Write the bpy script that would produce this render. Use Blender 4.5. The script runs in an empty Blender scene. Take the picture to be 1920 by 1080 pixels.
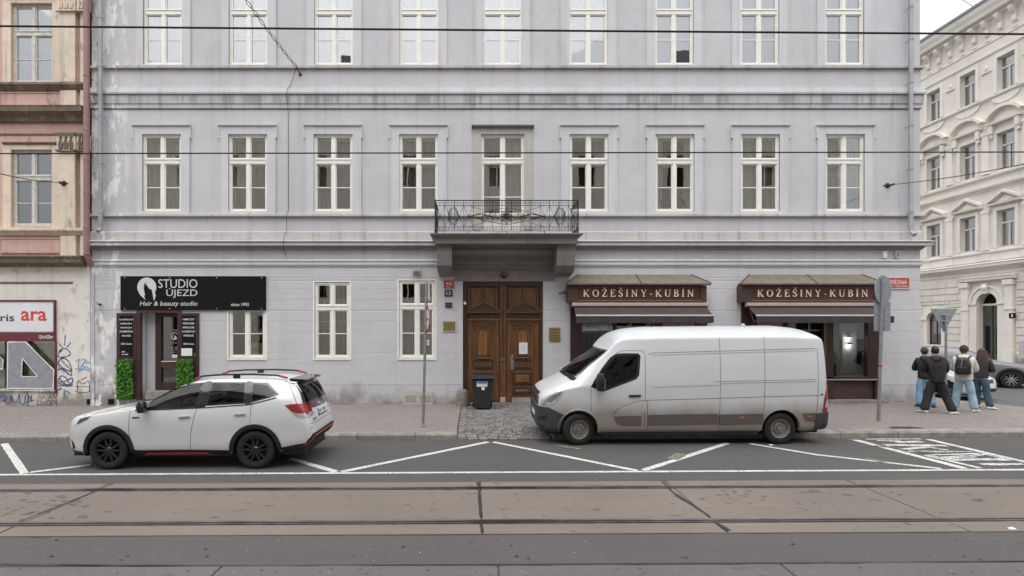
import bpy, bmesh, math, random
from mathutils import Vector, Matrix, geometry
from mathutils.bvhtree import BVHTree
random.seed(7)
sc = bpy.context.scene
# ---------------------------------------------------------------- camera
F, CX, CY, H = 1000.0, 890.0, 612.0, 2.57
cd = bpy.data.cameras.new('camera'); cam = bpy.data.objects.new('camera', cd)
sc.collection.objects.link(cam)
cd.sensor_width = 36; cd.sensor_fit = 'HORIZONTAL'; cd.lens = F / 1920 * 36
cd.shift_x = (960 - CX) / 1920; cd.shift_y = (CY - 540) / 1920
cd.clip_end = 2000; cd.clip_start = .05
cam.location = (0, 0, H); cam.rotation_euler = (math.radians(90), 0, 0)
sc.camera = cam
# ---------------------------------------------------------------- sky, sun, exposure
SUN_EL, SUN_AZ = math.radians(62), math.radians(198)
w = bpy.data.worlds.new('World'); sc.world = w; w.use_nodes = True
nt = w.node_tree; nt.nodes.clear()
sky = nt.nodes.new('ShaderNodeTexSky'); sky.sky_type = 'NISHITA'; sky.sun_disc = False
sky.sun_elevation = SUN_EL; sky.sun_rotation = SUN_AZ
sky.dust_density = 6; sky.air_density = 1.0; sky.ozone_density = 1.0
hsv = nt.nodes.new('ShaderNodeHueSaturation'); hsv.inputs['Saturation'].default_value = .10
mixs = nt.nodes.new('ShaderNodeMix'); mixs.data_type = 'RGBA'
mixs.inputs[0].default_value = .72; mixs.inputs[7].default_value = (9.3, 9.5, 9.9, 1)   # overcast cloud sheet evens the sky out
bg = nt.nodes.new('ShaderNodeBackground'); bg.inputs[1].default_value = .128
wo = nt.nodes.new('ShaderNodeOutputWorld')
nt.links.new(sky.outputs[0], hsv.inputs['Color']); nt.links.new(hsv.outputs[0], mixs.inputs[6])
tc = nt.nodes.new('ShaderNodeTexCoord'); sx = nt.nodes.new('ShaderNodeSeparateXYZ'); nt.links.new(tc.outputs['Generated'], sx.inputs[0])
gm = nt.nodes.new('ShaderNodeMapRange'); gm.inputs[1].default_value = 0; gm.inputs[2].default_value = 1; gm.inputs[3].default_value = .50; gm.inputs[4].default_value = 1.85   # overcast sky: the zenith is three times as bright as the horizon
pw = nt.nodes.new('ShaderNodeMath'); pw.operation = 'POWER'; pw.use_clamp = True; pw.inputs[1].default_value = 1.45; nt.links.new(sx.outputs[2], pw.inputs[0]); nt.links.new(pw.outputs[0], gm.inputs[0]); vm = nt.nodes.new('ShaderNodeVectorMath'); vm.operation = 'SCALE'
nt.links.new(mixs.outputs[2], vm.inputs[0]); nt.links.new(gm.outputs[0], vm.inputs['Scale']); nt.links.new(vm.outputs[0], bg.inputs[0]); nt.links.new(bg.outputs[0], wo.inputs[0])
sl = bpy.data.lights.new('sun', 'SUN'); sl.energy = .5; sl.angle = math.radians(80); sl.color = (1, .97, .93)
so = bpy.data.objects.new('sun', sl); sc.collection.objects.link(so)
sd = Vector((math.sin(SUN_AZ) * math.cos(SUN_EL), math.cos(SUN_AZ) * math.cos(SUN_EL), math.sin(SUN_EL)))
so.rotation_euler = sd.to_track_quat('Z', 'Y').to_euler(); so.location = (0, 0, 40)
sc.view_settings.view_transform = 'Standard'; sc.view_settings.look = 'None'
sc.view_settings.exposure = 0.60; sc.view_settings.gamma = 1; sc.view_settings.use_curve_mapping = False
sc.cycles.max_bounces = 8; sc.cycles.transparent_max_bounces = 16
sc.cycles.use_denoising = True
# ---------------------------------------------------------------- helpers
GS = .005
W = 16.7
def gz(x): return GS * x
def X(px, D): return (px - CX) * D / F
def Z(py, D): return H + (CY - py) * D / F
def wx(px): return X(px, W)
def wz(py): return Z(py, W)
def gp(px, py, h=0.0):
    D = (H - h) * F / ((py - CY) + GS * (px - CX)); return X(px, D), D
WL = {}
def link(o): sc.collection.objects.link(o); return o
def tag(o, label=None, cat=None, group=None, kind=None):
    if label: o['label'] = label
    if cat: o['category'] = cat
    if group: o['group'] = group
    if kind: o['kind'] = kind
    return o
def thing(name, label, cat, loc=(0, 0, 0), group=None, kind=None):
    o = link(bpy.data.objects.new(name, None)); o.location = loc; o.empty_display_size = .2
    WL[o.name] = Vector(loc)
    return tag(o, label, cat, group, kind)
def place(name, me, mat, parent, world):
    o = link(bpy.data.objects.new(name, me))
    wv = Vector(world); WL[o.name] = wv
    if mat and not me.materials: me.materials.append(mat)
    if parent is not None:
        o.parent = parent; o.location = wv - WL[parent.name]
    else: o.location = wv
    return o
class MB:
    def __init__(s, tf=None): s.v = []; s.f = []; s.tf = tf
    def add(s, vs, fs):
        n = len(s.v); s.v += [Vector(s.tf(*p)) if s.tf else Vector(p) for p in vs]
        s.f += [tuple(i + n for i in f) for f in fs]; return s
    def box(s, x0, x1, y0, y1, z0, z1):
        return s.add([(x0,y0,z0),(x1,y0,z0),(x1,y1,z0),(x0,y1,z0),(x0,y0,z1),(x1,y0,z1),(x1,y1,z1),(x0,y1,z1)],
                     [(0,3,2,1),(4,5,6,7),(0,1,5,4),(1,2,6,5),(2,3,7,6),(3,0,4,7)])
    def prism(s, pts, y0, y1):          # outline in x-z, pushed along y
        a = sum(pts[i][0]*pts[(i+1)%len(pts)][1]-pts[(i+1)%len(pts)][0]*pts[i][1] for i in range(len(pts)))
        if a < 0: pts = pts[::-1]
        n = len(pts)
        return s.add([(x,y0,z) for x,z in pts]+[(x,y1,z) for x,z in pts],
              [tuple(range(n)), tuple(range(2*n-1,n-1,-1))]+[(i,i+n,(i+1)%n+n,(i+1)%n) for i in range(n)])
    def run(s, prof, x0, x1):           # outline in y-z, pushed along x
        n = len(prof)
        a = sum(prof[i][0]*prof[(i+1)%n][1]-prof[(i+1)%n][0]*prof[i][1] for i in range(n))
        if a < 0: prof = prof[::-1]
        return s.add([(x0,y,z) for y,z in prof]+[(x1,y,z) for y,z in prof],
              [tuple(range(n-1,-1,-1)), tuple(range(n,2*n))]+[(i,(i+1)%n,(i+1)%n+n,i+n) for i in range(n)])
    def plan(s, pts, z0, z1, slope=False):   # outline in x-y, pushed up
        n = len(pts); a = sum(pts[i][0]*pts[(i+1)%n][1]-pts[(i+1)%n][0]*pts[i][1] for i in range(n))
        if a < 0: pts = pts[::-1]
        g = gz if slope else (lambda x: 0)
        return s.add([(x,y,z0+g(x)) for x,y in pts]+[(x,y,z1+g(x)) for x,y in pts],
              [tuple(range(n-1,-1,-1)), tuple(range(n,2*n))]+[(i,(i+1)%n,(i+1)%n+n,i+n) for i in range(n)])
    def tube(s, pts, r, n=6, closed=False, cap=True):
        pts = [Vector(p) for p in pts]; m = len(pts); rr = r if isinstance(r,(list,tuple)) else [r]*m
        vs = []; up0 = None
        for i,p in enumerate(pts):
            if closed: d = pts[(i+1)%m]-pts[i-1]
            else: d = pts[min(i+1,m-1)]-pts[max(i-1,0)]
            d.normalize() if d.length else None
            if up0 is None: up0 = Vector((0,0,1)) if abs(d.z) < .9 else Vector((1,0,0))
            a = up0 - d*up0.dot(d)
            if a.length < 1e-4: a = Vector((0,1,0)) - d*d.y
            a.normalize(); up0 = a; b = d.cross(a)
            for k in range(n):
                t = 2*math.pi*k/n; vs.append(p + a*(rr[i]*math.cos(t)) + b*(rr[i]*math.sin(t)))
        fs = []
        for i in range(m if closed else m-1):
            j = (i+1)%m
            for k in range(n): fs.append((i*n+k, i*n+(k+1)%n, j*n+(k+1)%n, j*n+k))
        if cap and not closed: fs += [tuple(range(n-1,-1,-1)), tuple(range((m-1)*n, m*n))]
        return s.add(vs, fs)
    def lathe(s, prof, c, axis='z', n=16, cap=True):   # prof: (radius, height along axis)
        vs = []
        for r,h in prof:
            for k in range(n):
                t = 2*math.pi*k/n; a,b = r*math.cos(t), r*math.sin(t)
                vs.append({'z':(c[0]+a,c[1]+b,c[2]+h),'y':(c[0]+b,c[1]+h,c[2]+a),'x':(c[0]+h,c[1]+a,c[2]+b)}[axis])
        m = len(prof); fs = [(i*n+k,i*n+(k+1)%n,(i+1)*n+(k+1)%n,(i+1)*n+k) for i in range(m-1) for k in range(n)]
        if cap and prof[0][0] > 1e-5: fs.append(tuple(range(n-1,-1,-1)))
        if cap and prof[-1][0] > 1e-5: fs.append(tuple(range((m-1)*n,m*n)))
        return s.add(vs, fs)
    def grid(s, fn, nu, nv):
        return s.add([fn(i/nu, j/nv) for j in range(nv+1) for i in range(nu+1)],
              [(j*(nu+1)+i, j*(nu+1)+i+1, (j+1)*(nu+1)+i+1, (j+1)*(nu+1)+i) for j in range(nv) for i in range(nu)])
    def mesh(s, name, smooth=False, centre=True, fix=False):
        c = Vector((0,0,0))
        if centre and s.v:
            lo = Vector((min(v[i] for v in s.v) for i in range(3))); hi = Vector((max(v[i] for v in s.v) for i in range(3)))
            c = (lo+hi)/2
        me = bpy.data.meshes.new(name); me.from_pydata([v-c for v in s.v], [], s.f)
        if fix or smooth:
            bm = bmesh.new(); bm.from_mesh(me)
            if fix: bmesh.ops.recalc_face_normals(bm, faces=bm.faces)
            if smooth:
                for f in bm.faces: f.smooth = True
                for e in bm.edges:
                    if len(e.link_faces) == 2 and e.calc_face_angle(0) > math.radians(38): e.smooth = False
            bm.to_mesh(me); bm.free()
        return me, c
    def build(s, name, mat, parent=None, smooth=False, bevel=0, fix=False, label=None, kind=None):
        me, c = s.mesh(name, smooth, True, fix)
        o = place(name, me, mat, parent, c)
        if bevel:
            b = o.modifiers.new('bevel','BEVEL'); b.width = bevel; b.segments = 2; b.limit_method = 'ANGLE'; b.angle_limit = .6
        return tag(o, label, kind=kind)
def bx(name, mat, parent, x0, x1, y0, y1, z0, z1, bevel=0, **k):
    return MB().box(x0,x1,y0,y1,z0,z1).build(name, mat, parent, bevel=bevel, **k)
def copy_tree(o, parent=None):
    c = link(o.copy()); WL[c.name] = WL.get(o.name, Vector()).copy()
    if parent is not None: c.parent = parent
    for ch in o.children: copy_tree(ch, c)
    return c
def shift(root, d):
    root.location = root.location + Vector(d)
    def up(o):
        WL[o.name] = WL[o.name] + Vector(d)
        for ch in o.children: up(ch)
    up(root)
def text(name, s, x, z, y, h, mat, parent, width=None, align='CENTER', bold=0.0, depth=.004, tf=None):
    cu = bpy.data.curves.new(name, 'FONT'); cu.body = s; cu.size = 1; cu.align_x = align; cu.align_y = 'CENTER'
    cu.extrude = .5; cu.offset = bold; cu.resolution_u = 3
    o = link(bpy.data.objects.new(name+'_t', cu)); dg = bpy.context.evaluated_depsgraph_get()
    me = bpy.data.meshes.new_from_object(o.evaluated_get(dg)); bpy.data.objects.remove(o); bpy.data.curves.remove(cu)
    xs = [v.co.x for v in me.vertices]; ys = [v.co.y for v in me.vertices]
    if not xs: return None
    cy = (min(ys)+max(ys))/2; sz = h/max(1e-6, max(ys)-min(ys)); sx = sz
    if width: sx = width/(max(xs)-min(xs))
    x0 = {'CENTER': (min(xs)+max(xs))/2, 'LEFT': min(xs), 'RIGHT': max(xs)}[align]
    for v in me.vertices:
        a, b, c = v.co; v.co = ((a-x0)*sx, -(c-.0)*depth, (b-cy)*sz)
        if tf: v.co = Vector(tf(v.co)) 
    me.name = name
    return place(name, me, mat, parent, (x, y, z))
def rects(x0, x1, z0, z1, holes):
    xs = sorted({x0,x1,*[min(max(v,x0),x1) for h in holes for v in h[:2]]}); zs = sorted({z0,z1,*[min(max(v,z0),z1) for h in holes for v in h[2:4]]})
    for i in range(len(xs)-1):
        for j in range(len(zs)-1):
            cx, cz = (xs[i]+xs[i+1])/2, (zs[j]+zs[j+1])/2
            if not any(h[0] < cx < h[1] and h[2] < cz < h[3] for h in holes): yield xs[i], xs[i+1], zs[j], zs[j+1]
def holed_wall(mb, x0, x1, z0, z1, holes, y, depth):
    for a,b,c,d in rects(x0,x1,z0,z1,holes): mb.add([(a,y,c),(b,y,c),(b,y,d),(a,y,d)], [(0,1,2,3)])
    for a,b,c,d in [h[:4] for h in holes]:
        e = y+depth
        mb.add([(a,y,c),(b,y,c),(b,y,d),(a,y,d),(a,e,c),(b,e,c),(b,e,d),(a,e,d)], [(0,4,5,1),(1,5,6,2),(2,6,7,3),(3,7,4,0)])
    return mb
# ---------------------------------------------------------------- materials
MC = {}
def nodes(name):
    m = bpy.data.materials.new(name); m.use_nodes = True; t = m.node_tree
    b = t.nodes['Principled BSDF']; return m, t, b
def nn(t, k, **kw):
    n = t.nodes.new(k)
    for a, v in kw.items():
        if a.startswith('i_'): n.inputs[int(a[2:]) if a[2:].isdigit() else a[2:].replace('_',' ')].default_value = v
        else: setattr(n, a, v)
    return n
def pos(t, scale=(1,1,1)):
    g = nn(t, 'ShaderNodeNewGeometry'); mp = nn(t, 'ShaderNodeMapping'); mp.inputs['Scale'].default_value = scale
    t.links.new(g.outputs['Position'], mp.inputs[0]); return mp.outputs[0]
def noise(t, vec, scale, detail=4, rough=.55):
    n = nn(t, 'ShaderNodeTexNoise'); n.inputs['Scale'].default_value = scale; n.inputs['Detail'].default_value = detail
    n.inputs['Roughness'].default_value = rough; t.links.new(vec, n.inputs['Vector']); return n.outputs[0]
def ramp(t, fac, a, b, ca=0.0, cb=1.0):
    n = nn(t, 'ShaderNodeMapRange'); n.inputs[1].default_value = a; n.inputs[2].default_value = b
    n.inputs[3].default_value = ca; n.inputs[4].default_value = cb; t.links.new(fac, n.inputs[0]); return n.outputs[0]
def mixc(t, fac, a, b, mode='MIX'):
    n = nn(t, 'ShaderNodeMix', data_type='RGBA', blend_type=mode)
    for sock, v in ((0, fac), (6, a), (7, b)):
        if isinstance(v, (int, float)): n.inputs[sock].default_value = v
        elif isinstance(v, (tuple, list)): n.inputs[sock].default_value = (*v[:3], 1)
        else: t.links.new(v, n.inputs[sock])
    return n.outputs[2]
def mth(t, op, a, b=None):
    n = nn(t, 'ShaderNodeMath', operation=op)
    for i, v in enumerate((a, b)):
        if v is None: continue
        if isinstance(v, (int, float)): n.inputs[i].default_value = v
        else: t.links.new(v, n.inputs[i])
    return n.outputs[0]
def sep(t, vec):
    n = nn(t, 'ShaderNodeSeparateXYZ'); t.links.new(vec, n.inputs[0]); return n.outputs
def bump(t, b, h, strength=.3, dist=.01):
    n = nn(t, 'ShaderNodeBump'); n.inputs['Strength'].default_value = strength; n.inputs['Distance'].default_value = dist
    t.links.new(h, n.inputs['Height']); t.links.new(n.outputs[0], b.inputs['Normal'])
def mul(c, k): return tuple(min(1, v*k) for v in c[:3])
def M(name, col, rough=.6, metal=0, var=.12, scale=4, bmp=0, bscale=60, bdist=.004, coat=0, spec=.5, obj=False, rnd=0):
    if name in MC: return MC[name]
    m, t, b = nodes(name); p = pos(t)
    n1 = noise(t, p, scale, 5); c = mixc(t, ramp(t, n1, .3, .7), mul(col, 1-var), mul(col, 1+var))
    if rnd:
        oi = nn(t, 'ShaderNodeObjectInfo'); c = mixc(t, 1.0, c, mixc(t, oi.outputs['Random'], mul((1,1,1), 1-rnd), (1,1,1)), 'MULTIPLY')
    t.links.new(c, b.inputs['Base Color'])
    b.inputs['Roughness'].default_value = rough; b.inputs['Metallic'].default_value = metal
    b.inputs['Specular IOR Level'].default_value = spec; b.inputs['Coat Weight'].default_value = coat; b.inputs['Coat Roughness'].default_value = .05
    if bmp: bump(t, b, noise(t, p, bscale, 4), bmp, bdist)
    MC[name] = m; return m
def glass(name, tint, refl=.12, rough=.02, body=None, wob=.0):
    if name in MC: return MC[name]
    m = bpy.data.materials.new(name); m.use_nodes = True; t = m.node_tree; t.nodes.clear()
    out = nn(t, 'ShaderNodeOutputMaterial'); tr = nn(t, 'ShaderNodeBsdfTransparent'); tr.inputs[0].default_value = (*tint, 1)
    gl = nn(t, 'ShaderNodeBsdfGlossy'); gl.inputs['Roughness'].default_value = rough
    fr = nn(t, 'ShaderNodeLayerWeight'); fr.inputs[0].default_value = .25
    f = mth(t, 'ADD', mth(t, 'MULTIPLY', fr.outputs['Fresnel'], .8), refl); mx = nn(t, 'ShaderNodeMixShader')
    if wob:
        bn = nn(t, 'ShaderNodeBump'); bn.inputs['Strength'].default_value = wob; bn.inputs['Distance'].default_value = .05
        t.links.new(noise(t, pos(t), 2.2, 1), bn.inputs['Height']); t.links.new(bn.outputs[0], gl.inputs['Normal'])
    t.links.new(f, mx.inputs[0]); t.links.new(tr.outputs[0], mx.inputs[1]); t.links.new(gl.outputs[0], mx.inputs[2])
    t.links.new(mx.outputs[0], out.inputs[0]); MC[name] = m; return m
# ================================================================ ground
def wear_mat(name, col, var=.2, grain=.25, spots=0.0, streak=True, spotcol=(.03,.03,.032), rough=.8, rnd=0):
    m, t, b = nodes(name); p = pos(t)
    c = mixc(t, ramp(t, noise(t, p, .45, 4), .3, .7), mul(col, 1-var), mul(col, 1+var))
    if streak: c = mixc(t, ramp(t, noise(t, pos(t, (.12, 2.2, 1)), 1.6, 5), .35, .75, 0, .55), c, mul(col, .72))
    g = noise(t, p, 160, 2, .7); c = mixc(t, grain, c, mixc(t, ramp(t, g, .3, .7), mul(col, .35), mul(col, 1.9)))
    if spots:
        s = ramp(t, noise(t, pos(t, (.7, 1.6, 1)), 5.5, 4), .64, .70, 0, spots); c = mixc(t, s, c, spotcol)
    lt = ramp(t, noise(t, p, 19, 2), .71, .75, 0, .55); c = mixc(t, lt, c, mul(col, 2.2))
    if rnd:
        oi = nn(t, 'ShaderNodeObjectInfo'); c = mixc(t, 1.0, c, mixc(t, oi.outputs['Random'], mul((1,1,1), 1-rnd), (1,1,1)), 'MULTIPLY')
    t.links.new(c, b.inputs['Base Color']); b.inputs['Roughness'].default_value = rough
    bump(t, b, g, .35, .006); return m
def mosaic_mat(name, c1, c2, joint, w_, h_, rot=0.0, mort=.012):
    m, t, b = nodes(name); g = nn(t, 'ShaderNodeNewGeometry'); mp = nn(t, 'ShaderNodeMapping'); mp.inputs['Rotation'].default_value = (0,0,rot)
    t.links.new(g.outputs['Position'], mp.inputs[0])
    wob = nn(t, 'ShaderNodeVectorMath', operation='MULTIPLY_ADD'); nz = nn(t, 'ShaderNodeTexNoise'); nz.inputs['Scale'].default_value = 9
    t.links.new(mp.outputs[0], nz.inputs['Vector']); t.links.new(nz.outputs['Color'], wob.inputs[0]); wob.inputs[1].default_value = (.035,.035,0); t.links.new(mp.outputs[0], wob.inputs[2])
    br = nn(t, 'ShaderNodeTexBrick'); t.links.new(wob.outputs[0], br.inputs['Vector'])
    br.inputs['Scale'].default_value = 1; br.inputs['Brick Width'].default_value = w_; br.inputs['Row Height'].default_value = h_
    br.inputs['Mortar Size'].default_value = mort; br.inputs['Mortar Smooth'].default_value = .4; br.inputs['Bias'].default_value = -.1
    br.inputs['Color1'].default_value = (*c1,1); br.inputs['Color2'].default_value = (*c2,1); br.inputs['Mortar'].default_value = (*joint,1)
    c = mixc(t, ramp(t, noise(t, pos(t), .9, 4), .3, .7, .0, .5), br.outputs['Color'], mul(c1, .7))
    c = mixc(t, ramp(t, noise(t, pos(t), 30, 2), .3, .7, 0, .3), c, mul(c2, 1.25))
    t.links.new(c, b.inputs['Base Color']); b.inputs['Roughness'].default_value = .75
    inv = mth(t, 'SUBTRACT', 1.0, br.outputs['Fac']); bump(t, b, inv, .8, .012); return m
m_asph = wear_mat('asphalt', (.073,.068,.066), .16, .22, .25)
m_asph2 = wear_mat('asphalt_worn', (.084,.077,.073), .14, .25, .2)
m_slab = wear_mat('track_concrete', (.186,.155,.129), .16, .20, .75, rnd=.12)
m_slab2 = wear_mat('track_concrete_grey', (.118,.110,.104), .14, .25, .4, rnd=.1)
m_side = mosaic_mat('mosaic_paving', (.345,.302,.275), (.215,.19,.175), (.085,.075,.068), .105, .085, .70, .016)
m_sett = M('granite_sett', (.21,.198,.185), .8, var=.25, scale=14, bmp=.6, bscale=40, bdist=.008, rnd=.45)
m_kerb = M('granite_kerb', (.27,.245,.22), .8, var=.3, scale=5, bmp=.5, bscale=70, bdist=.006, rnd=.25)
m_dark = M('joint_earth', (.035,.032,.030), .9, var=.3, scale=20)
m_tar = M('tar', (.025,.023,.024), .55, var=.3, scale=20)
m_steel = M('rail_steel', (.42,.40,.41), .28, 1, .3, 3)
def paint_mat(name, col, thr):
    m, t, b = nodes(name); p = pos(t)
    c = mixc(t, ramp(t, noise(t, p, 5, 5), .3, .7), mul(col, .8), mul(col, 1.1))
    worn = ramp(t, noise(t, pos(t), 26, 5, .7), thr, thr+.08); c = mixc(t, worn, c, (.10,.096,.094))
    t.links.new(c, b.inputs['Base Color']); b.inputs['Roughness'].default_value = .7; return m
m_paint = paint_mat('road_paint', (.60,.59,.56), .545)
m_paint_w = paint_mat('worn_road_paint', (.60,.59,.56), .50)
m_paint_y = paint_mat('old_yellow_paint', (.34,.33,.17), .43)
m_side_st = mosaic_mat('street_cobble', (.135,.132,.132), (.10,.098,.10), (.05,.048,.047), .16, .13, .5, .02)

road = MB().add([(x,y,gz(x)) for x,y in ((-150,-60),(200,-60),(200,250),(-150,250))], [(0,1,2,3)]).build('road', m_asph); tag(road, kind='structure')
def sheet(name, mat, pts, h, parent=None, kind=None):
    return MB().plan(pts, h-.03, h, True).build(name, mat, parent, kind=kind)
# worn asphalt lane between the tracks
sheet('lane_surface', m_asph2, [(-40,5.76),(40,5.76),(40,6.57),(-40,6.57)], .004, None, 'structure')
track = thing('tram_track', None, None, (0,7.7,0), kind='structure')
jx = [-24.1,-18.05,-11.98,-5.95,.09,3.13,6.12,9.1,12.1,15.1,21.1,27.1]
for a,b in zip(jx, jx[1:]):
    for y0,y1 in ((8.525,8.78),(7.065,8.365),(6.58,6.905)):
        k = .012; sk = random.uniform(-.02,.02)
        MB().plan([(a+k,y0),(b-k,y0),(b-k+sk,y1),(a+k,y1)], -.05, .012, True).build('slab', m_slab, track, bevel=.006)
for yc in (8.445, 6.985):
    mb = MB(); y0,y1 = yc-.07, yc+.07
    for p0,p1,z in ((y0,y0+.02,.004),(y0+.024,y0+.048,.016),(y0+.088,y1,.016)):
        mb.add([(x,y,zz+gz(x)) for x in (-30,30) for y,zz in ((p0,z-.06),(p1,z-.06),(p1,z),(p0,z))], [(0,1,5,4),(1,2,6,5),(2,3,7,6),(3,0,4,7),(0,3,2,1),(4,5,6,7)])
    mb.build('rail', m_steel, track)
    MB().add([(x,y,.003+gz(x)) for x,y in ((-30,y0+.048),(30,y0+.048),(30,y0+.088),(-30,y0+.088))], [(0,1,2,3)]).build('rail_groove', m_tar, track)
    MB().add([(x,y,.0055+gz(x)) for x,y in ((-30,y0-.03),(30,y0-.03),(30,y0),(-30,y0))], [(0,1,2,3)]).build('tar_seal', m_tar, track)
near = thing('near_tram_track', None, None, (0,4.6,0), kind='structure')
nx = [-14.9,-11.8,-8.8,-5.75,-2.74,.22,3.24,6.2,9.2,12.2]
for a,b in zip(nx, nx[1:]):
    MB().plan([(a+.012,3.2),(b-.012,3.2),(b-.012+.03,5.72),(a+.012+.03,5.72)], -.05, .012, True).build('slab', m_slab2, near, bevel=.006)
def ribbon(pts, wd, h, wob=0, seed=1):
    rnd = random.Random(seed); pts = [Vector((p[0],p[1],0)) for p in pts]; out = []
    for a,b in zip(pts, pts[1:]):
        n = max(1, int((b-a).length/.25)); out += [a.lerp(b, i/n) for i in range(n)]
    out.append(pts[-1]); L = []; R = []
    for i,p in enumerate(out):
        d = (out[min(i+1,len(out)-1)]-out[max(i-1,0)]).normalized(); q = Vector((-d.y,d.x,0))
        k = wd/2*(1+rnd.uniform(-wob,wob)); L.append(p+q*k); R.append(p-q*k*(1+rnd.uniform(-wob,wob)))
    mb = MB(); n = len(out)
    return mb.add([(v.x,v.y,h+gz(v.x)) for v in L+R], [(i,n+i,n+i+1,i+1) for i in range(n-1)])
def line_px(name, pts, wd, mat, parent, h=.005, wob=.12, seed=1):
    return ribbon([gp(*p) for p in pts], wd, h, wob, seed).build(name, mat, parent)
def seam_px(pts, wd, parent, seed=3): return line_px('tar_seal', pts, wd*.72, m_tar, parent, .016, .5, seed)
seam_px([(1240,903),(1262,925),(1330,970)], .07, track, 4); seam_px([(1340,980),(1368,997)], .06, track, 5)
seam_px([(897,906),(902,970)], .06, track, 6); seam_px([(903,985),(905,1000)], .05, track, 7)
seam_px([(205,908),(165,928),(35,981)], .035, track, 8); seam_px([(0,1060),(395,1063),(930,1062),(1460,1059),(1920,1054)], .03, near, 9)
ribbon([(-30,8.79),(30,8.79)], .02, .0062, .6, 5).build('tar_seal', m_tar, track)
ribbon([(-30,6.572),(30,6.572)], .02, .0062, .6, 6).build('tar_seal', m_tar, track)
PL = 'painted_line'
ribbon([(-25,9.375),(25,9.375)], .095, .005, .1, 11).build(PL, m_paint, road)
for i,(pts,wd) in enumerate([([(8,832),(46,888)],.125),([(56,886),(170,872)],.12),([(545,860),(630,885)],.13),([(640,885),(915,829)],.13),([(925,829),(1195,883)],.12),
        ([(1207,882),(1365,831)],.13),([(1405,832),(1532,853),(1765,879)],.11),([(1603,825),(1810,879)],.17),([(1740,824),(1920,866),(2000,883)],.16),([(1735,854),(1838,878)],.12)]):
    line_px(PL, pts, wd, m_paint, road, .005, .06, 20+i)
z5 = lambda a,b: (1560+a*.1875, 800+b*.1875)
for i,(pts,wd) in enumerate([([(330,128),(890,126)],.12),([(450,142),(690,147)],.14),([(640,160),(900,152)],.2),([(520,187),(1140,192)],.24),([(690,232),(960,207)],.17),([(960,205),(1160,240)],.16),([(760,247),(1400,254)],.1),
        ([(950,288),(1480,272)],.12),([(960,285),(1180,345)],.16),([(1080,318),(1400,300)],.22),([(1180,335),(1790,328)],.22),([(1300,310),(1560,275)],.14),([(1560,290),(1900,350)],.09),([(1490,381),(1920,378)],.2)]):
    line_px('painted_letter', [z5(*p) for p in pts], wd*.72, m_paint_w, road, .0085, .2, 50+i)
for i,(pts,wd) in enumerate([([(1040,835),(1090,843)],.09),([(1260,862),(1280,852)],.22),([(1620,859),(1660,867)],.14),([(1640,836),(1760,852)],.13),([(1700,848),(1790,850)],.08),([(1590,826),(1610,822)],.06)]):
    line_px('painted_line', pts, wd, m_paint_y, road, .0105, .6, 80+i)
ribbon([gp(1165,869),gp(1165,886)], .05, .0066, .5, 3)
def blots(name, lst, mat, parent, h, seed):
    rnd = random.Random(seed); mb = MB()
    for k,(px,py,r) in enumerate(lst):
        x,y = gp(px,py); n = 9; ra = [r*rnd.uniform(.55,1.1) for _ in range(n)]
        vs = [(x+ra[i]*1.25*math.cos(i*6.283/n), y+ra[i]*math.sin(i*6.283/n)) for i in range(n)]
        mb.add([(a,b,h+.0003*(k%5)+gz(a)) for a,b in vs], [tuple(range(n))])
    return tag(mb.build(name, mat, parent), kind='stuff')
m_oil = M('oil_stain', (.085,.074,.066), .75, var=.35, scale=14)
rs = random.Random(3)
blots('oil_stains', [(rs.uniform(5,165),rs.uniform(923,978),rs.uniform(.015,.06)) for _ in range(46)]+[(rs.uniform(1310,1600),rs.uniform(921,950),rs.uniform(.012,.05)) for _ in range(22)]+[(1526,923,.10),(1590,930,.07),(1835,940,.08),(1702,984,.05)]+[(rs.uniform(0,1920),rs.uniform(920,975),rs.uniform(.01,.03)) for _ in range(40)], m_oil, track, .0128, 4)
blots('gum_spots', [(rs.uniform(0,1920),rs.choice((rs.uniform(835,880),rs.uniform(1008,1055),rs.uniform(1066,1079))),rs.uniform(.006,.022)) for _ in range(130)], M('gum_spot',(.040,.038,.037),.7,var=.4,scale=9), road, .0125, 5)
blots('light_specks', [(rs.uniform(0,1920),rs.choice((rs.uniform(835,880),rs.uniform(1008,1055),rs.uniform(1066,1079))),rs.uniform(.004,.010)) for _ in range(150)], M('light_speck',(.34,.32,.30),.8,var=.3,scale=9), road, .0125, 6)
# ---- pavement, kerb, driveway
KY = 12.07; PH = .14
pave = MB().plan([(-60,KY+.28),(-.42,KY+.28),(-.42,16.9),(-60,16.9)], -.1, PH, True)
pave.plan([(1.78,KY+.28),(17.4,KY+.28),(15.3,17.2),(15.3,60),(13.6,60),(13.6,16.9),(1.78,16.9)], -.1, PH, True)
pave = pave.build('pavement', m_side); tag(pave, kind='structure')
kerb = thing('kerb', None, None, (0,KY,0), kind='structure')
ks = [-30.]
while ks[-1] < -11: ks.append(ks[-1]+random.uniform(1.2,1.6))
ks[-1] = -10.6; ks += [-9.22,-7.8,-6.5,-5.2,-3.95,-2.68,-1.35,-.40]
def kerbstone(a, b, h=PH):
    mb = MB(); k = .006; y0 = KY+random.uniform(-.006,.006)
    prof = [(y0,-.1),(y0+.015,h-.035),(y0+.05,h+.006),(y0+.285,h+.008),(y0+.285,-.1)]
    n = len(prof); mb.add([(x,y,z+gz(x)) for x in (a+k,b-k) for y,z in prof], [tuple(range(n)), tuple(range(2*n-1,n-1,-1))]+[(i,(i+1)%n+0,(i+1)%n+n,i+n)[::-1] for i in range(n)])
    mb.build('kerbstone', m_kerb, kerb, fix=True)
for a,b in zip(ks, ks[1:]): kerbstone(a,b)
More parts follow.
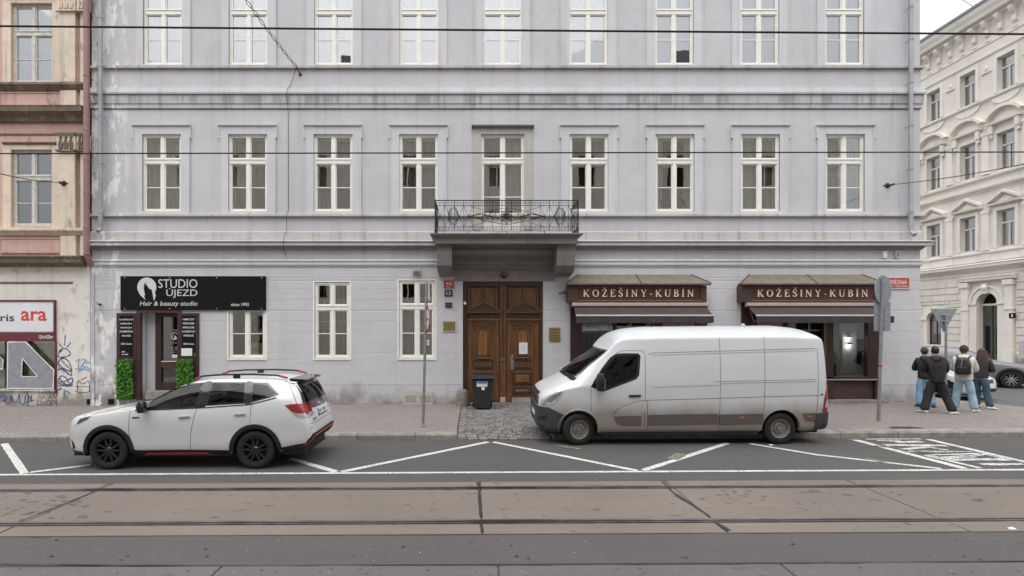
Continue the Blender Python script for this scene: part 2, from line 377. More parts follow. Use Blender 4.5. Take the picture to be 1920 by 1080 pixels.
ks = [1.78,3.1,4.4,5.7,7.0,8.3,9.6,10.98,12.1,13.4,14.7,16,17.4]
for a,b in zip(ks, ks[1:]): kerbstone(a,b)
drive = MB().add([(x,y,h+gz(x)) for x,y,h in ((-.42,KY-.02,.0),(1.78,KY-.02,.0),(1.78,17.1,.115),(-.42,17.1,.115))], [(0,1,2,3)]).build('driveway', m_dark); tag(drive, kind='structure')
WL[drive.name] = Vector(drive.location)
y = KY; row = 0; count = 0
while y < 16.6:
    big = row < 6
    d = random.uniform(.15,.18) if big else random.uniform(.145,.175)
    x = -.41 - random.uniform(0,.05)
    while x < 1.76 and count < 300:
        l = random.uniform(.17,.27) if big else random.uniform(.17,.26); x1 = min(x+l, 1.78)
        g = .012 if big else .006
        h = .028 + (y-KY)/4.6*.112 + random.uniform(-.006,.006); ch = .014
        a0,b0,a1,b1 = max(x,-.42)+g, x1-g, y+g, min(y+d,16.68)-g
        j = lambda: random.uniform(-.006,.006)
        if b0-a0 > .05:
            t4 = [(a0+ch+j(),a1+ch+j()),(b0-ch+j(),a1+ch+j()),(b0-ch+j(),b1-ch+j()),(a0+ch+j(),b1-ch+j())]; b4 = [(a0,a1),(b0,a1),(b0,b1),(a0,b1)]
            mb = MB().add([(p,q,h-.05+gz(p)) for p,q in b4]+[(p,q,h-.012+gz(p)) for p,q in b4]+[(p,q,h+gz(p)) for p,q in t4],
                [(0,1,5,4),(1,2,6,5),(2,3,7,6),(3,0,4,7),(4,5,9,8),(5,6,10,9),(6,7,11,10),(7,4,8,11),(8,9,10,11)])
            mb.build('sett', m_sett, drive); count += 1
        x = x1
    y += d; row += 1
# side street beyond the corner
sheet('side_street', m_side_st, [(17.7,12.4),(60,12.4),(60,90),(15.45,90),(15.45,17.3)], .012, None, 'structure')
sheet('far_pavement', m_side, [(29.2,14),(31.2,14),(31.2,90),(29.2,90)], .13, None, 'structure')
line_px('painted_line', [(1880,766),(1935,772)], .35, m_paint, road, .02, .2, 9)
m_iron = M('cast_iron', (.06,.058,.056), .6, .6, .3, 12, .4, 50)
dx, dy = gp(1700,803,.14)
cover = MB().plan([(dx+.38*math.cos(a*.4), dy+.2*math.sin(a*.4)) for a in range(16)], .12, .146, True).build('drain_cover', m_iron)
tag(cover, 'small dark iron drain cover set in the pavement near the right kerb', 'drain cover')
# ================================================================ grey building
def stucco(name, col, dirt=.25, base_dirt=True, peel=False, streak=.35, dcol=(.20,.165,.14), rough=.85, rnd=0, zb=.2, fine=.0):
    m, t, b = nodes(name); p = pos(t); s = sep(t, p)
    c = mixc(t, ramp(t, noise(t, p, .55, 5), .3, .7), mul(col, .93), mul(col, 1.05))
    c = mixc(t, ramp(t, noise(t, p, 3.5, 6, .65), .42, .75, 0, dirt), c, mul(col, .74))
    st = ramp(t, noise(t, pos(t, (3.2, 1, .16)), 1.5, 5, .6), .53, .70, 0, streak)
    c = mixc(t, st, c, mixc(t, .5, dcol, mul(col, .7)))
    if base_dirt:
        nz = mth(t, 'ADD', s['Z'], mth(t, 'MULTIPLY', noise(t, pos(t,(1,1,.7)), 1.7, 6, .65), -1.9))
        c = mixc(t, ramp(t, nz, zb-.50, zb-1.05, 0, .85), c, (.19,.165,.14))
    if name == 'stained_frieze':
        k = ramp(t, noise(t, pos(t, (1.0,0,.05)), 1.7, 5, .62), .51, .545, 0, .62); k = mth(t, 'MULTIPLY', k, ramp(t, s['Z'], 9.45, 9.60)); c = mixc(t, k, c, (.25,.225,.225))
    if name in ('pink_stucco','cream_stucco','sooty_cornice','pale_plaster'):
        k = ramp(t, noise(t, pos(t, (1,1,.8)), 2.4, 7, .68), .56, .60, 0, .55); c = mixc(t, k, c, (.52,.46,.39) if name != 'sooty_cornice' else (.40,.33,.25))
        k = ramp(t, noise(t, pos(t, (1,1,.55)), 3.7, 7, .7), .59, .68, 0, .8 if name == 'sooty_cornice' else .5); c = mixc(t, k, c, (.10,.08,.062))
    if peel:
        k = mth(t, 'MULTIPLY', ramp(t, noise(t, pos(t, (1.3,1,.45)), 2.1, 7, .66), .535, .56), ramp(t, s['X'], -10.7, -11.2))
        c = mixc(t, k, c, (.74,.725,.70))
        k2 = mth(t, 'MULTIPLY', ramp(t, noise(t, pos(t, (1.3,1,.6)), 3.1, 6, .6), .58, .63), ramp(t, s['X'], -11.4, -11.8))
        c = mixc(t, k2, c, (.34,.30,.29))
    if rnd:
        oi = nn(t, 'ShaderNodeObjectInfo'); c = mixc(t, 1.0, c, mixc(t, oi.outputs['Random'], mul((1,1,1), 1-rnd), (1,1,1)), 'MULTIPLY')
    t.links.new(c, b.inputs['Base Color']); b.inputs['Roughness'].default_value = rough
    bump(t, b, noise(t, p, 45, 5, .6), .25, .008); return m
LAV = (.525,.52,.54)
m_wall = stucco('grey_stucco', LAV, .36, True, True, .22)
m_block = stucco('grey_block', (.55,.545,.565), .25, True, True, .15, rnd=.035)
m_trim = stucco('light_trim', (.575,.57,.59), .22, False, True, .3)
m_trim_d = stucco('dirty_trim', (.50,.475,.46), .6, False, True, .75, (.16,.13,.115))
m_frieze = stucco('stained_frieze', (.47,.465,.49), .5, False, True, .9, (.13,.10,.095))
m_beige = stucco('beige_surround', (.47,.44,.40), .4, False, False, .4)
m_soot_shade = stucco('soot_and_shade_stucco', (.26,.235,.225), .5, False, False, .6, (.12,.10,.09))  # dark tone: soot on the cavetto, painted shade plus soot under the balcony
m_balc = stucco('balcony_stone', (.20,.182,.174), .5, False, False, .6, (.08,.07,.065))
m_frame = M('window_paint', (.80,.78,.72), .45, var=.06, scale=5)
m_frame_o = M('weathered_window_paint', (.55,.53,.49), .7, var=.2, scale=9)
m_glass = glass('window_glass', (.93,.94,.92), .20, .01, wob=.02)
m_glass_hi = glass('upper_window_glass', (.80,.82,.85), .27, .012, wob=.025)
m_glass_dirty = glass('dusty_glass', (.62,.65,.66), .20, .10)
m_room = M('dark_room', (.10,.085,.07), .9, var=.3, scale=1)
def curtain_mat(name, col):
    m, t, b = nodes(name); c = mixc(t, ramp(t, noise(t, pos(t, (9,9,.4)), 2, 3), .3, .7), mul(col, .72), col)
    t.links.new(c, b.inputs['Base Color']); b.inputs['Roughness'].default_value = .9; return m
m_curt = curtain_mat('sheer_curtain', (.68,.69,.63)); m_curt_d = curtain_mat('drawn_curtain', (.42,.43,.38)); m_curt_w = curtain_mat('white_curtain', (.80,.81,.84))
m_blind = M('white_blind', (.74,.75,.76), .7, var=.03)
m_leaf = M('green_leaf', (.055,.125,.03), .5, var=.45, scale=30, rnd=.35)
m_brass = M('brass', (.40,.31,.13), .35, .9, .25, 14)
m_black = M('black_plastic', (.010,.010,.011), .5, var=.2, scale=6)
m_zinc = M('zinc_pipe', (.34,.345,.36), .55, .2, .15, 3)
m_zinc_d = M('galvanised_steel', (.30,.315,.33), .5, .6, .2, 6)

GB = (0, W, .1)
grey = thing('grey_building', 'grey lavender three storey building with brown gate, balcony and shopfronts behind the parked cars', 'building', GB)
XL, XR = wx(172), wx(1725)
wins2 = [304,465,625,785,None,1104,1265,1425,1584]; wins3 = [305.5,466,626,785.5,942.5,1103,1264,1424,1583]
WF = 73*.0167; WH = 145*.0167
holes = []
for c in wins2:
    if c: holes.append((wx(c)-WF/2, wx(c)+WF/2, wz(397), wz(252)))
holes.append((wx(902), wx(983), wz(432), wz(252)))
for c in wins3: holes.append((wx(c)-WF/2, wx(c)+WF/2, wz(122), wz(122)+2.62))
SD = (wx(264), wx(337), wz(760), wz(586)); SW = (wx(429), wx(498), wz(672), wz(529))
G3 = (wx(590), wx(656), wz(672), wz(529)); G4 = (wx(748), wx(816), wz(672), wz(526))
GATE = (wx(868), wx(1018.5), wz(765), wz(527))
S1 = (wx(1072), wx(1318), wz(752), wz(530)); S2 = (wx(1396), wx(1642), wz(752), wz(530))
holes += [SD, SW, G3, G4, GATE, S1, S2]
TOP = 14.6
mb = holed_wall(MB(), XL, XR, -.3, TOP, holes, W, .34)
mb.add([(XR,W,-.3),(XR,W+14,-.3),(XR,W+14,TOP),(XR,W,TOP)], [(0,1,2,3)])
mb.add([(XL,W,-.3),(XL,W+14,-.3),(XL,W+14,TOP),(XL,W,TOP)], [(3,2,1,0)])
mb.add([(XL,W+14,-.3),(XR,W+14,-.3),(XR,W+14,TOP),(XL,W+14,TOP)], [(0,3,2,1)])
mb.build('wall', m_wall, grey)
# ashlar blocks of the ground floor, joints recessed
block_holes = [(h[0]-e, h[1]+e, h[2]-.03, h[3]+f) for h,e,f in ((SD,.06,.04),(SW,.04,.02),(G3,.045,.05),(G4,.06,.1),(GATE,.02,.03),(S1,.07,.9),(S2,.07,.9))]
z = wz(721.5); r = 0
while z < wz(502):
    zt = min(z+.334, wz(501)); x = XL + random.uniform(.3,1.2); xs = [XL]
    while x < XR-.5: xs.append(x); x += random.choice((1.5,2.0,2.6,3.2))
    xs.append(XR)
    for a,b in zip(xs, xs[1:]):
        for p,q,c,d in rects(a,b,z,zt,block_holes):
            if q-p < .06 or d-c < .05: continue
            if abs(c-z) > 1e-4 or abs(d-zt) > 1e-4: k0 = .0
            g = .0025; pr = .0045+random.uniform(0,.0025)
            mb = MB().add([(p+g,W,c+g),(q-g,W,c+g),(q-g,W,d-g),(p+g,W,d-g),(p+g+.006,W-pr,c+g+.006),(q-g-.006,W-pr,c+g+.006),(q-g-.006,W-pr,d-g-.006),(p+g+.006,W-pr,d-g-.006)],
                [(0,1,5,4),(1,2,6,5),(2,3,7,6),(3,0,4,7),(4,5,6,7)])
            mb.build('ashlar_block', m_block, grey)
    z = zt; r += 1
    if zt >= wz(501)-1e-4: break
bx('quoin_post', m_frieze, grey, XL-.02, XL+.1, W-.03, W, -.2, wz(500))
# horizontal mouldings
def band(name, mat, prof, x0=XL, x1=XR, side=True, left=0.0):
    """prof: list of (projection, z) from bottom to top"""
    mx = max(p for p,_ in prof); mb = MB()
    poly = [(W+.05, prof[0][1])] + [(W-p, z) for p,z in prof] + [(W+.05, prof[-1][1])]
    n = len(poly)
    def endx(y): return x1 + (max(0, W-y) if side else 0)
    vs = [(x0-left,y,z) for y,z in poly] + [(endx(y),y,z) for y,z in poly]
    fs = [(i,(i+1)%n,n+(i+1)%n,n+i) for i in range(n)] + [tuple(range(n-1,-1,-1)), tuple(range(n,2*n))]
    mb.add(vs, fs)
    if side:
        vs = [(endx(y) if y < W else x1-.05, y, z) for y,z in poly] + [(endx(y) if y < W else x1-.05, W+14, z) for y,z in poly]
        mb.add(vs, [(i,(i+1)%n,n+(i+1)%n,n+i) for i in range(n)])
    return mb.build(name, mat, grey, fix=True)
band('string_course', m_trim, [(.0,wz(500)),(.04,wz(499.5)),(.04,wz(498.2)),(.0,wz(498.2)),(.0,wz(497)),(.055,wz(497)),(.055,wz(492)),(.01,wz(492)),(.01,wz(490.5)),(.07,wz(490.5)),(.07,wz(488.5)),(.0,wz(486))])
band('cornice', m_trim, [(.05,wz(463.5)),(.06,wz(462.2)),(.235,wz(462)),(.245,wz(457)),(.20,wz(456.2)),(.20,wz(455.4)),(.285,wz(455.2)),(.285,wz(453.8)),(.05,wz(451))], left=.06)
band('cavetto', m_soot_shade, [(.0,wz(469.5)),(.03,wz(468.5)),(.07,wz(466)),(.10,wz(463.6))], left=.02)
band('plinth_band', m_trim_d, [(.02,wz(452.6)),(.02,wz(451.8)),(.065,wz(451.6)),(.065,wz(436)),(.03,wz(434))])
band('sill_course', m_trim_d, [(.0,wz(409.5)),(.03,wz(408.8)),(.03,wz(407.8)),(.0,wz(407.8)),(.0,wz(406.6)),(.10,wz(406.6)),(.10,wz(402.6)),(.02,wz(401))])
band('stained_frieze', m_frieze, [(.012,wz(205.6)),(.0,wz(204.6)),(.0,wz(203.8)),(.045,wz(203.8)),(.045,wz(196.3)),(.01,wz(196.3)),(.01,wz(195.5)),(.065,wz(195.5)),(.07,wz(179.7)),(.0,wz(179.5))])
band('cornice', m_trim, [(.0,wz(179.4)),(.0,wz(178.7)),(.11,wz(178.6)),(.125,wz(175.6)),(.10,wz(175)),(.085,wz(166.5)),(.03,wz(165))])
band('sill_course', m_trim_d, [(.0,wz(132)),(.03,wz(131.4)),(.03,wz(130.6)),(.0,wz(130.6)),(.0,wz(129.5)),(.09,wz(129.5)),(.095,wz(125)),(.02,wz(123.6))])
band('roof_cornice', m_trim, [(.0,TOP-.3),(.15,TOP-.2),(.35,TOP),(.4,TOP+.15),(.0,TOP+.25)])
m_roof = M('slate_roof', (.09,.075,.07), .8, var=.25, scale=6)
MB().add([(XL,W-.3,TOP+.2),(XR+.3,W-.3,TOP+.2),(XR-3,W+7,TOP+3.6),(XL,W+7,TOP+3.6),(XR+.3,W+14.3,TOP+.2),(XL,W+14.3,TOP+.2)], [(0,1,2,3),(1,4,2),(4,5,3,2),(0,3,5)]).build('roof', m_roof, grey)
bx('interior', m_room, grey, XL+.1, XR-.1, W+1.3, W+1.5, 0, TOP-.1)
for zz in (wz(480), wz(160)): bx('floor_slab', m_room, grey, XL+.1, XR-.1, W+.35, W+1.3, zz, zz+.2)

# ---- windows: frame (a part of the building) with panes as sub-parts; meshes shared
MS = {}
def shared(key, fn):
    if key not in MS: MS[key] = fn()
    return MS[key]
def win_meshes(w_, h_, tr, mun, wide=.075):
    """w,h frame size; tr transom height fraction from the top, mun: glazing bar in lower sashes"""
    f = wide*.8; mb = MB(); hw = w_/2; hh = h_/2; y0,y1 = 0,.09
    mb.box(-hw,hw,y0,y1,-hh,-hh+f).box(-hw,hw,y0,y1,hh-f,hh).box(-hw,-hw+f,y0,y1,-hh+f,hh-f).box(hw-f,hw,y0,y1,-hh+f,hh-f)
    panes = []
    zt = hh - h_*tr
    if tr: mb.box(-hw+f,hw-f,y0-.012,y1,zt-.075,zt+.075); mb.box(-hw+f,hw-f,y0-.03,y0-.012,zt+.045,zt+.07)
    segs = [(-hh+f, zt-.075), (zt+.075, hh-f)] if tr else [(-hh+f,hh-f)]
    for k,(a,b) in enumerate(segs):
        mb.box(-.05,.05,y0-.006,y1,a,b)
        for sx in (-1,1):
            xa,xb = (.05,hw-f) if sx > 0 else (-hw+f,-.05); s = .035
            ya = y0+.02
            mb.box(xa,xa+s,ya,y1,a,b).box(xb-s,xb,ya,y1,a,b).box(xa+s,xb-s,ya,y1,a,a+s*1.2).box(xa+s,xb-s,ya,y1,b-s,b)
            if mun and k == 0:
                zm = a+(b-a)*.49; mb.box(xa+s,xb-s,ya+.01,y1,zm-.014,zm+.014); panes += [(xa+s,xb-s,a+s*1.2,zm-.014),(xa+s,xb-s,zm+.014,b-s)]
            else: panes.append((xa+s,xb-s,a+s*1.2,b-s))
    fm, fc = mb.mesh('window', False, False)
    pm = []
    for xa,xb,za,zb in panes:
        me, c = MB().box(xa,xb,.045,.051,za,zb).mesh('pane'); pm.append((me,c))
    return fm, pm
def window(parent, cx, zc, w_, h_, y, fmat, gmat, tr=.345, mun=True, name='window', label=None, key=None):
    fm, pm = shared(('win',round(w_,2),round(h_,2),tr,mun,fmat.name), lambda: win_meshes(w_, h_, tr, mun))
    o = place(name, fm, fmat, parent, (cx, y, zc)); tag(o, label)
    key = ('p',gmat.name)
    for i,(me,c) in enumerate(pm):
        mm = shared((me.name,gmat.name), lambda: me.copy() if me.materials else me)
        place('pane', mm, gmat, o, (cx+c.x, y+c.y, zc+c.z))
    return o
def curtain(parent, x0, x1, z0, z1, y, mat, amp=.03, folds=9, name='curtain'):
    ph = random.uniform(0,6)
    def fn(u,v): return (x0+(x1-x0)*u, y+amp*math.sin(u*folds*2*math.pi+ph)*(.5+.5*(1-v)) , z0+(z1-z0)*v)
    return MB().grid(fn, folds*6, 2).build(name, mat, parent, smooth=True)
def win_meshes_cached(w_, h_): return shared(('inner',w_,h_), lambda: win_meshes(w_, h_, .345, True, .06)[0])
def sur_mesh(w_, h_, lo):
    mb = MB(); a = w_/2; o = a+.27; b = h_/2; y0,y1 = -.035,.02
    mb.box(-o,-a,y0,y1,-b-lo,b+.0).box(a,o,y0,y1,-b-lo,b+.0).box(-o,o,y0,y1,b+.0,b+.225)
    if lo > 0: mb.box(-a,a,y0,y1,-b-lo,-b)
    for sx in (-1,1): mb.box(min(sx*o,sx*(o-.035)),max(sx*o,sx*(o-.035)),y0-.012,y0,-b-lo,b+.19)
    return mb.mesh('surround', False, False)[0]
def hood_mesh(w_, h_):
    mb = MB(); a = w_/2+.27; b = h_/2+.225
    mb.run([(-.035,b-.03),(-.036,b-.018),(.0,b-.018),(.0,b+.004),(-.05,b+.004),(-.05,b+.01),(-.075,b+.03),(-.09,b+.04),(-.09,b+.065),(-.02,b+.085),(.02,b+.085),(.02,b-.005)], -a-.035, a+.035)
    for sx in (-1,1):
        x0,x1 = sorted((sx*(a+.002), sx*(a+.035)))
        mb.box(x0,x1,-.06,.0,b-.32,b-.008); mb.box(x0-.004,x1+.004,-.08,.0,b-.36,b-.32)
    return mb.mesh('hood_moulding', False, False)[0]
surm = sur_mesh(WF, WH, .08); hoodm = hood_mesh(WF, WH); surm3 = sur_mesh(WF, 2.62, .04)
cm = [m_curt, m_curt_d, m_curt_d, m_curt_d, m_curt_d, None, m_curt, m_curt, m_curt]
for i,c in enumerate(wins2):
    if c is None: continue
    cx, zc = wx(c), (wz(397)+wz(252))/2
    o = window(grey, cx, zc, WF, WH, W+.035, m_frame, m_glass)
    ifm = place('inner_frame', win_meshes_cached(WF,WH), m_frame, o, (cx+.012, W+.17, zc-.01)); ifm.scale = (.92,1,.95)
    place('surround', surm, m_trim, o, (cx, W, zc)); place('hood_moulding', hoodm, m_trim, o, (cx, W, zc))
    k = cm[i]
    if k:
        a = random.uniform(.0,.02)
        if i in (6,): curtain(o, cx-.55, cx-.30, zc-1.15, zc+1.15, W+.24, k, .03, 3); curtain(o, cx+.36, cx+.55, zc-1.15, zc+1.15, W+.24, k, .03, 3)
        elif i in (7,8): curtain(o, cx-.55, cx-.02-a, zc-1.15, zc+1.15, W+.25, m_curt, .03, 5); curtain(o, cx+.15, cx+.55, zc-1.15, zc+1.15, W+.27, m_curt_d, .02, 4)
        else: curtain(o, cx-.55, cx-.02-a, zc-1.15, zc+1.15, W+.26, k, .025, 6); curtain(o, cx+.03, cx+.55, zc-1.15, zc+1.15, W+.28, k, .03, 7)
    else:
        curtain(o, cx+.22, cx+.50, zc-1.15, zc+1.15, W+.30, curtain_mat('green_curtain', (.30,.34,.20)), .03, 3)
def leafy(name, cx, cy, cz, rx, ry, rz, n, size, mat, parent, label=None, kind=None):
    mb = MB()
    for _ in range(n):
        while True:
            p = Vector((random.uniform(-1,1),random.uniform(-1,1),random.uniform(-1,1)))
            if p.length < 1: break
        q = Vector((cx+p.x*rx, cy+p.y*ry, cz+p.z*rz)); d = Vector((random.gauss(0,1),random.gauss(0,1)-.5,random.gauss(0,1))).normalized()
        a = d.orthogonal().normalized(); b = d.cross(a); s = size*random.uniform(.6,1.2)
        mb.add([q-a*s, q-b*s*.4+d*s*.15, q+a*s, q+b*s*.4+d*s*.15], [(0,1,2,3)])
    return tag(mb.build(name, mat, parent), label, kind=kind)
for k,(c,rx) in enumerate(((1120,.2),(1253,.35),(1282,.25))):
    pl = thing('potted_plant', ['green potted plant on the sill of the window right of the balcony','bushy potted plant in the left half of the second window right of the balcony','flowering potted plant in the right half of the second window right of the balcony'][k], 'plant', (wx(c),W+.2,wz(392)))
    MB().lathe([(.06,0),(.09,.12),(.095,.13),(.08,.13)], (wx(c),W+.2,wz(393)), n=12).build('pot', M('terracotta',(.3,.12,.07),.8), pl)
    leafy('foliage', wx(c), W+.2, wz(392)+.25, rx*.6, .07, .17, 130, .055, m_leaf, pl)
    if k == 2: leafy('flower', wx(c), W+.17, wz(380)+.2, .06, .04, .06, 14, .03, M('pink_petal',(.6,.25,.3),.6), pl)
c3 = [0,0,1,1,1,1,2,1,1]
for i,c in enumerate(wins3):
    cx = wx(c); zc = wz(122)+1.31
    o = window(grey, cx, zc, WF, 2.62, W+.035, m_frame, m_glass_hi, tr=.36)
    place('surround', surm3, m_trim, o, (cx, W, zc))
    if c3[i] == 2:
        mb = MB()
        for q in range(48): mb.box(cx-.55,cx+.55,W+.16,W+.19,zc-1.25+q*.052,zc-1.25+q*.052+.044)
        mb.build('blind', m_blind, o)
    elif c3[i] == 1:
        curtain(o, cx-.56, cx-.05, zc-1.25, zc+1.25, W+.24, m_curt_w, .03, 7); curtain(o, cx+.03, cx+.56, zc-1.25, zc+1.25, W+.24, m_curt_w, .03, 6)
    else: curtain(o, cx-.56, cx+.56, zc-1.0, zc+1.25, W+.24, m_curt_w, .03, 13)
# balcony door window with beige surround
cx = (wx(902)+wx(983))/2; w_ = wx(983)-wx(902); zb, zt = wz(432), wz(252); zc = (zb+zt)/2; h_ = zt-zb
bd = window(grey, cx, zc, w_, h_, W+.04, m_frame, m_glass, tr=.275, name='balcony_door', label='taller balcony door window in a beige surround')
mb = MB(); o_ = w_/2+.24
mb.box(cx-o_,cx-w_/2,W-.04,W+.02,zb,zt).box(cx+w_/2,cx+o_,W-.04,W+.02,zb,zt).box(cx-o_,cx+o_,W-.04,W+.02,zt,zt+.17)
mb.build('surround', m_beige, bd)
MB().run([(W-.04,zt+.172),(W-.09,zt+.19),(W-.16,zt+.22),(W-.16,zt+.25),(W-.02,zt+.27),(W+.02,zt+.27),(W+.02,zt+.172)], cx-o_-.05, cx+o_+.05).build('hood_moulding', m_balc, bd)
curtain(bd, cx-w_/2+.06, cx-.03, zb, zt-.06, W+.26, m_curt_d, .03, 7); curtain(bd, cx+.03, cx+w_/2-.06, zb, zt-.06, W+.26, m_curt, .03, 7)
bx('bottom_panel', m_frame, bd, cx-w_/2+.07, cx+w_/2-.07, W+.03, W+.06, zb+.05, zb+.55)
# ground floor windows
for k,(h,mt,nm) in enumerate(((G3,m_curt_d,None),(G4,m_curt_d,None),(SW,None,'window half hidden behind the black studio sign'))):
    cx, zc, w_, h_ = (h[0]+h[1])/2, (h[2]+h[3])/2, h[1]-h[0], h[3]-h[2]
    o = window(grey, cx, zc, w_-.02, h_-.02, W+.02, m_frame, m_glass, tr=.335, label=nm)
    mb = MB(); a = w_/2
    mb.box(cx-a-.05,cx-a,W-.015,W+.02,h[2]-.05,h[3]+.03).box(cx+a,cx+a+.05,W-.015,W+.02,h[2]-.05,h[3]+.03).box(cx-a,cx+a,W-.03,W+.02,h[2]-.05,h[2]).box(cx-a,cx+a,W-.015,W+.02,h[3],h[3]+.03)
    mb.build('surround', m_frame, o)
    if mt:
        curtain(o, cx-a+.05, cx-.0, h[2]+.03, h[3]-.5, W+.25, m_curt_d, .02, 7); curtain(o, cx+.05, cx+a-.05, h[2]+.03, h[3]-.5, W+.25, m_curt_d, .02, 7)
        if k == 0:
            mb = MB()
            for q in range(7): mb.box(cx-a+.1+q*.15,cx-a+.11+q*.15,W+.15,W+.16,h[2]+.05,h[3]-.1)
            mb.box(cx-a+.05,cx+a-.05,W+.147,W+.163,h[2]+1.15,h[2]+1.17); mb.build('window_grille', m_frame, o)
# ---- balcony: slab, corbels, railing with scrollwork
BD = W-1.24; YB = BD; bxl, bxr = X(806,BD), X(1094,BD); zt = Z(437,BD)
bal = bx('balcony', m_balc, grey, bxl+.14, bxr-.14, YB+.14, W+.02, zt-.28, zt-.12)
mb = MB()
def slab_ring(o0, o1, z0, z1):
    mb.add([(bxl+o0,YB+o0,z0),(bxr-o0,YB+o0,z0),(bxr-o0,W,z0),(bxl+o0,W,z0),(bxl+o1,YB+o1,z1),(bxr-o1,YB+o1,z1),(bxr-o1,W,z1),(bxl+o1,W,z1)], [(0,3,2,1),(4,5,6,7),(0,1,5,4),(1,2,6,5),(2,3,7,6),(3,0,4,7)])
slab_ring(.16,.08,zt-.13,zt-.07); slab_ring(.07,.0,zt-.069,zt-.03); slab_ring(0,0,zt-.029,zt)
mb.build('slab_edge', m_balc, bal)
for a,b in ((820,848),(1043,1077)):
    xa,xb = X(a,YB+.45),X(b,YB+.45); zc = zt-.285
    MB().run([(YB+.3,zc),(YB+.3,zc-.30),(YB+.36,zc-.62),(YB+.55,zc-.78),(W-.05,zc-.86),(W+.05,zc-.86),(W+.05,zc)], xa, xb).build('corbel', m_balc, bal, bevel=.012)
    MB().box(xa-.03,xb+.03,YB+.26,W,zc+.0,zc+.06).build('corbel_cap', m_balc, bal)
bx('shade_soot_panel', m_soot_shade, bal, X(852,W),X(1040,W), W-.03, W-.0, wz(526.5), zt-.952); bx('corbel_frieze', m_balc, bal, bxl+.35, bxr-.35, W-.10, W-.0, zt-.95, zt-.75); bx('corbel_frieze', m_balc, bal, bxl+.35, bxr-.35, W-.18, W-.0, zt-.70, zt-.55)  # the panel's dark colour paints in the balcony's shade together with grime
m_wrought = M('wrought_iron', (.035,.032,.032), .6, .4, .3, 20)
rb, rt = zt+.02, Z(375,YB); rx0, rx1 = X(816,YB+.05), X(1084,YB+.05); ry = YB+.06; rm = (rx0+rx1)/2
mb = MB(); T = lambda pts, r=.009, n=5, cl=False: mb.tube(pts, r, n, cl)
b1, b2 = rb+.05, rb+.17; t2 = rt-.15
def spiral(cx, cz, r, turns, a0, sgn, n=18): return [(cx+r*(1-.8*i/n)*math.cos(a0+sgn*turns*6.283*i/n), cz+r*(1-.8*i/n)*math.sin(a0+sgn*turns*6.283*i/n)) for i in range(n+1)]
def face(side):  # maps (u along rail, z) into place
    if side == 'f': return lambda u,z: (u, ry, z)
    xx = rx0 if side == 'l' else rx1
    return lambda u,z: (xx, u, z)
def rail_face(side, u0, u1, fancy):
    g = face(side); L = u1-u0
    for z,r in ((rt,.016),(t2,.010),(b2,.010),(b1,.013)): T([g(u0,z),g(u1,z)], r)
    n = max(2, round(L/.28)); d = L/n
    for i in range(n+1):
        u = u0+i*d; T([g(u,b1),g(u,rt)], .007)
    k = max(3, round(L/.17)); e = L/k
    for i in range(k):
        uc = u0+(i+.5)*e
        for zc,hh in ((rt-.075,.055),((b1+b2)/2,.045)):
            for s in (-1,1): T([g(uc+s*.02+p[0]-uc if False else p[0],p[1]) for p in spiral(uc+s*.037,zc,.036,1.1,math.pi/2,-s,9)], .006, 4)
    # lattice between the bars
    for i in range(n):
        ua,ub = u0+i*d, u0+(i+1)*d
        if fancy and abs((ua+ub)/2-rm) < 1.0: continue
        T([g(ua,b2),g(ub,t2)], .005, 4); T([g(ub,b2),g(ua,t2)], .005, 4)
        um, zm = (ua+ub)/2, (b2+t2)/2
        for q in range(4):
            a = q*math.pi/2; T([g(um,zm),g(um+.05*math.cos(a),zm+.05*math.sin(a))], .006, 4)
    return g
g = rail_face('f', rx0, rx1, True); rail_face('l', ry, W-.02, False); rail_face('r', ry, W-.02, False)
for x in (rx0, rm-1.1, rm, rm+1.1, rx1): T([(x,ry,zt-.01),(x,ry,rb+.06)], .014)
for x in (rx0, rx1): T([(x,ry,zt-.01),(x,ry,rt+.03)], .02, 6)
rail = mb.build('railing', m_wrought, bal, smooth=True)
def orn(name, draw):
    global mb; mb = MB(); draw(); return mb.build(name, m_wrought, bal, smooth=True)
zm = (b2+t2)/2+.0
def lozenge():
    for s in (-1,1):
        T([g(rm+s*1.08,zm),g(rm+s*.62,zm+.13),g(rm+s*.05,zm+.24)], .008); T([g(rm+s*1.08,zm),g(rm+s*.62,zm-.13),g(rm+s*.05,zm-.24)], .008)
        T([g(rm+s*1.08,zm),g(rm+s*.75,zm+.07)], .014); T([g(rm+s*1.08,zm),g(rm+s*.75,zm-.07)], .014)
        T([g(rm+s*1.1,b2),g(rm+s*.6,zm-.16)], .006); T([g(rm+s*1.1,t2),g(rm+s*.6,zm+.16)], .006)
orn('lozenge', lozenge)
def rosette():
    for q in range(8):
        a = q*math.pi/4; L = .27 if q%2 == 0 else .22
        if q in (0,4): L = .18
        ca,sa = math.cos(a),math.sin(a); w2 = .05
        pts = [(rm+L*t*ca-w2*math.sin(t*math.pi)*k*sa, zm+L*t*sa+w2*math.sin(t*math.pi)*k*ca) for k in (1,) for t in (0,.2,.4,.6,.8,1)]
        pts2 = [(rm+L*t*ca+w2*math.sin(t*math.pi)*sa, zm+L*t*sa-w2*math.sin(t*math.pi)*ca) for t in (1,.8,.6,.4,.2,0)]
        T([g(*p) for p in pts+pts2], .011); T([g(rm,zm),g(rm+L*.8*ca,zm+L*.8*sa)], .012)
    mb.lathe([(.0,-.04),(.04,-.03),(.05,0),(.04,.02)], (rm,ry,zm), 'y', 10)
orn('rosette', rosette)
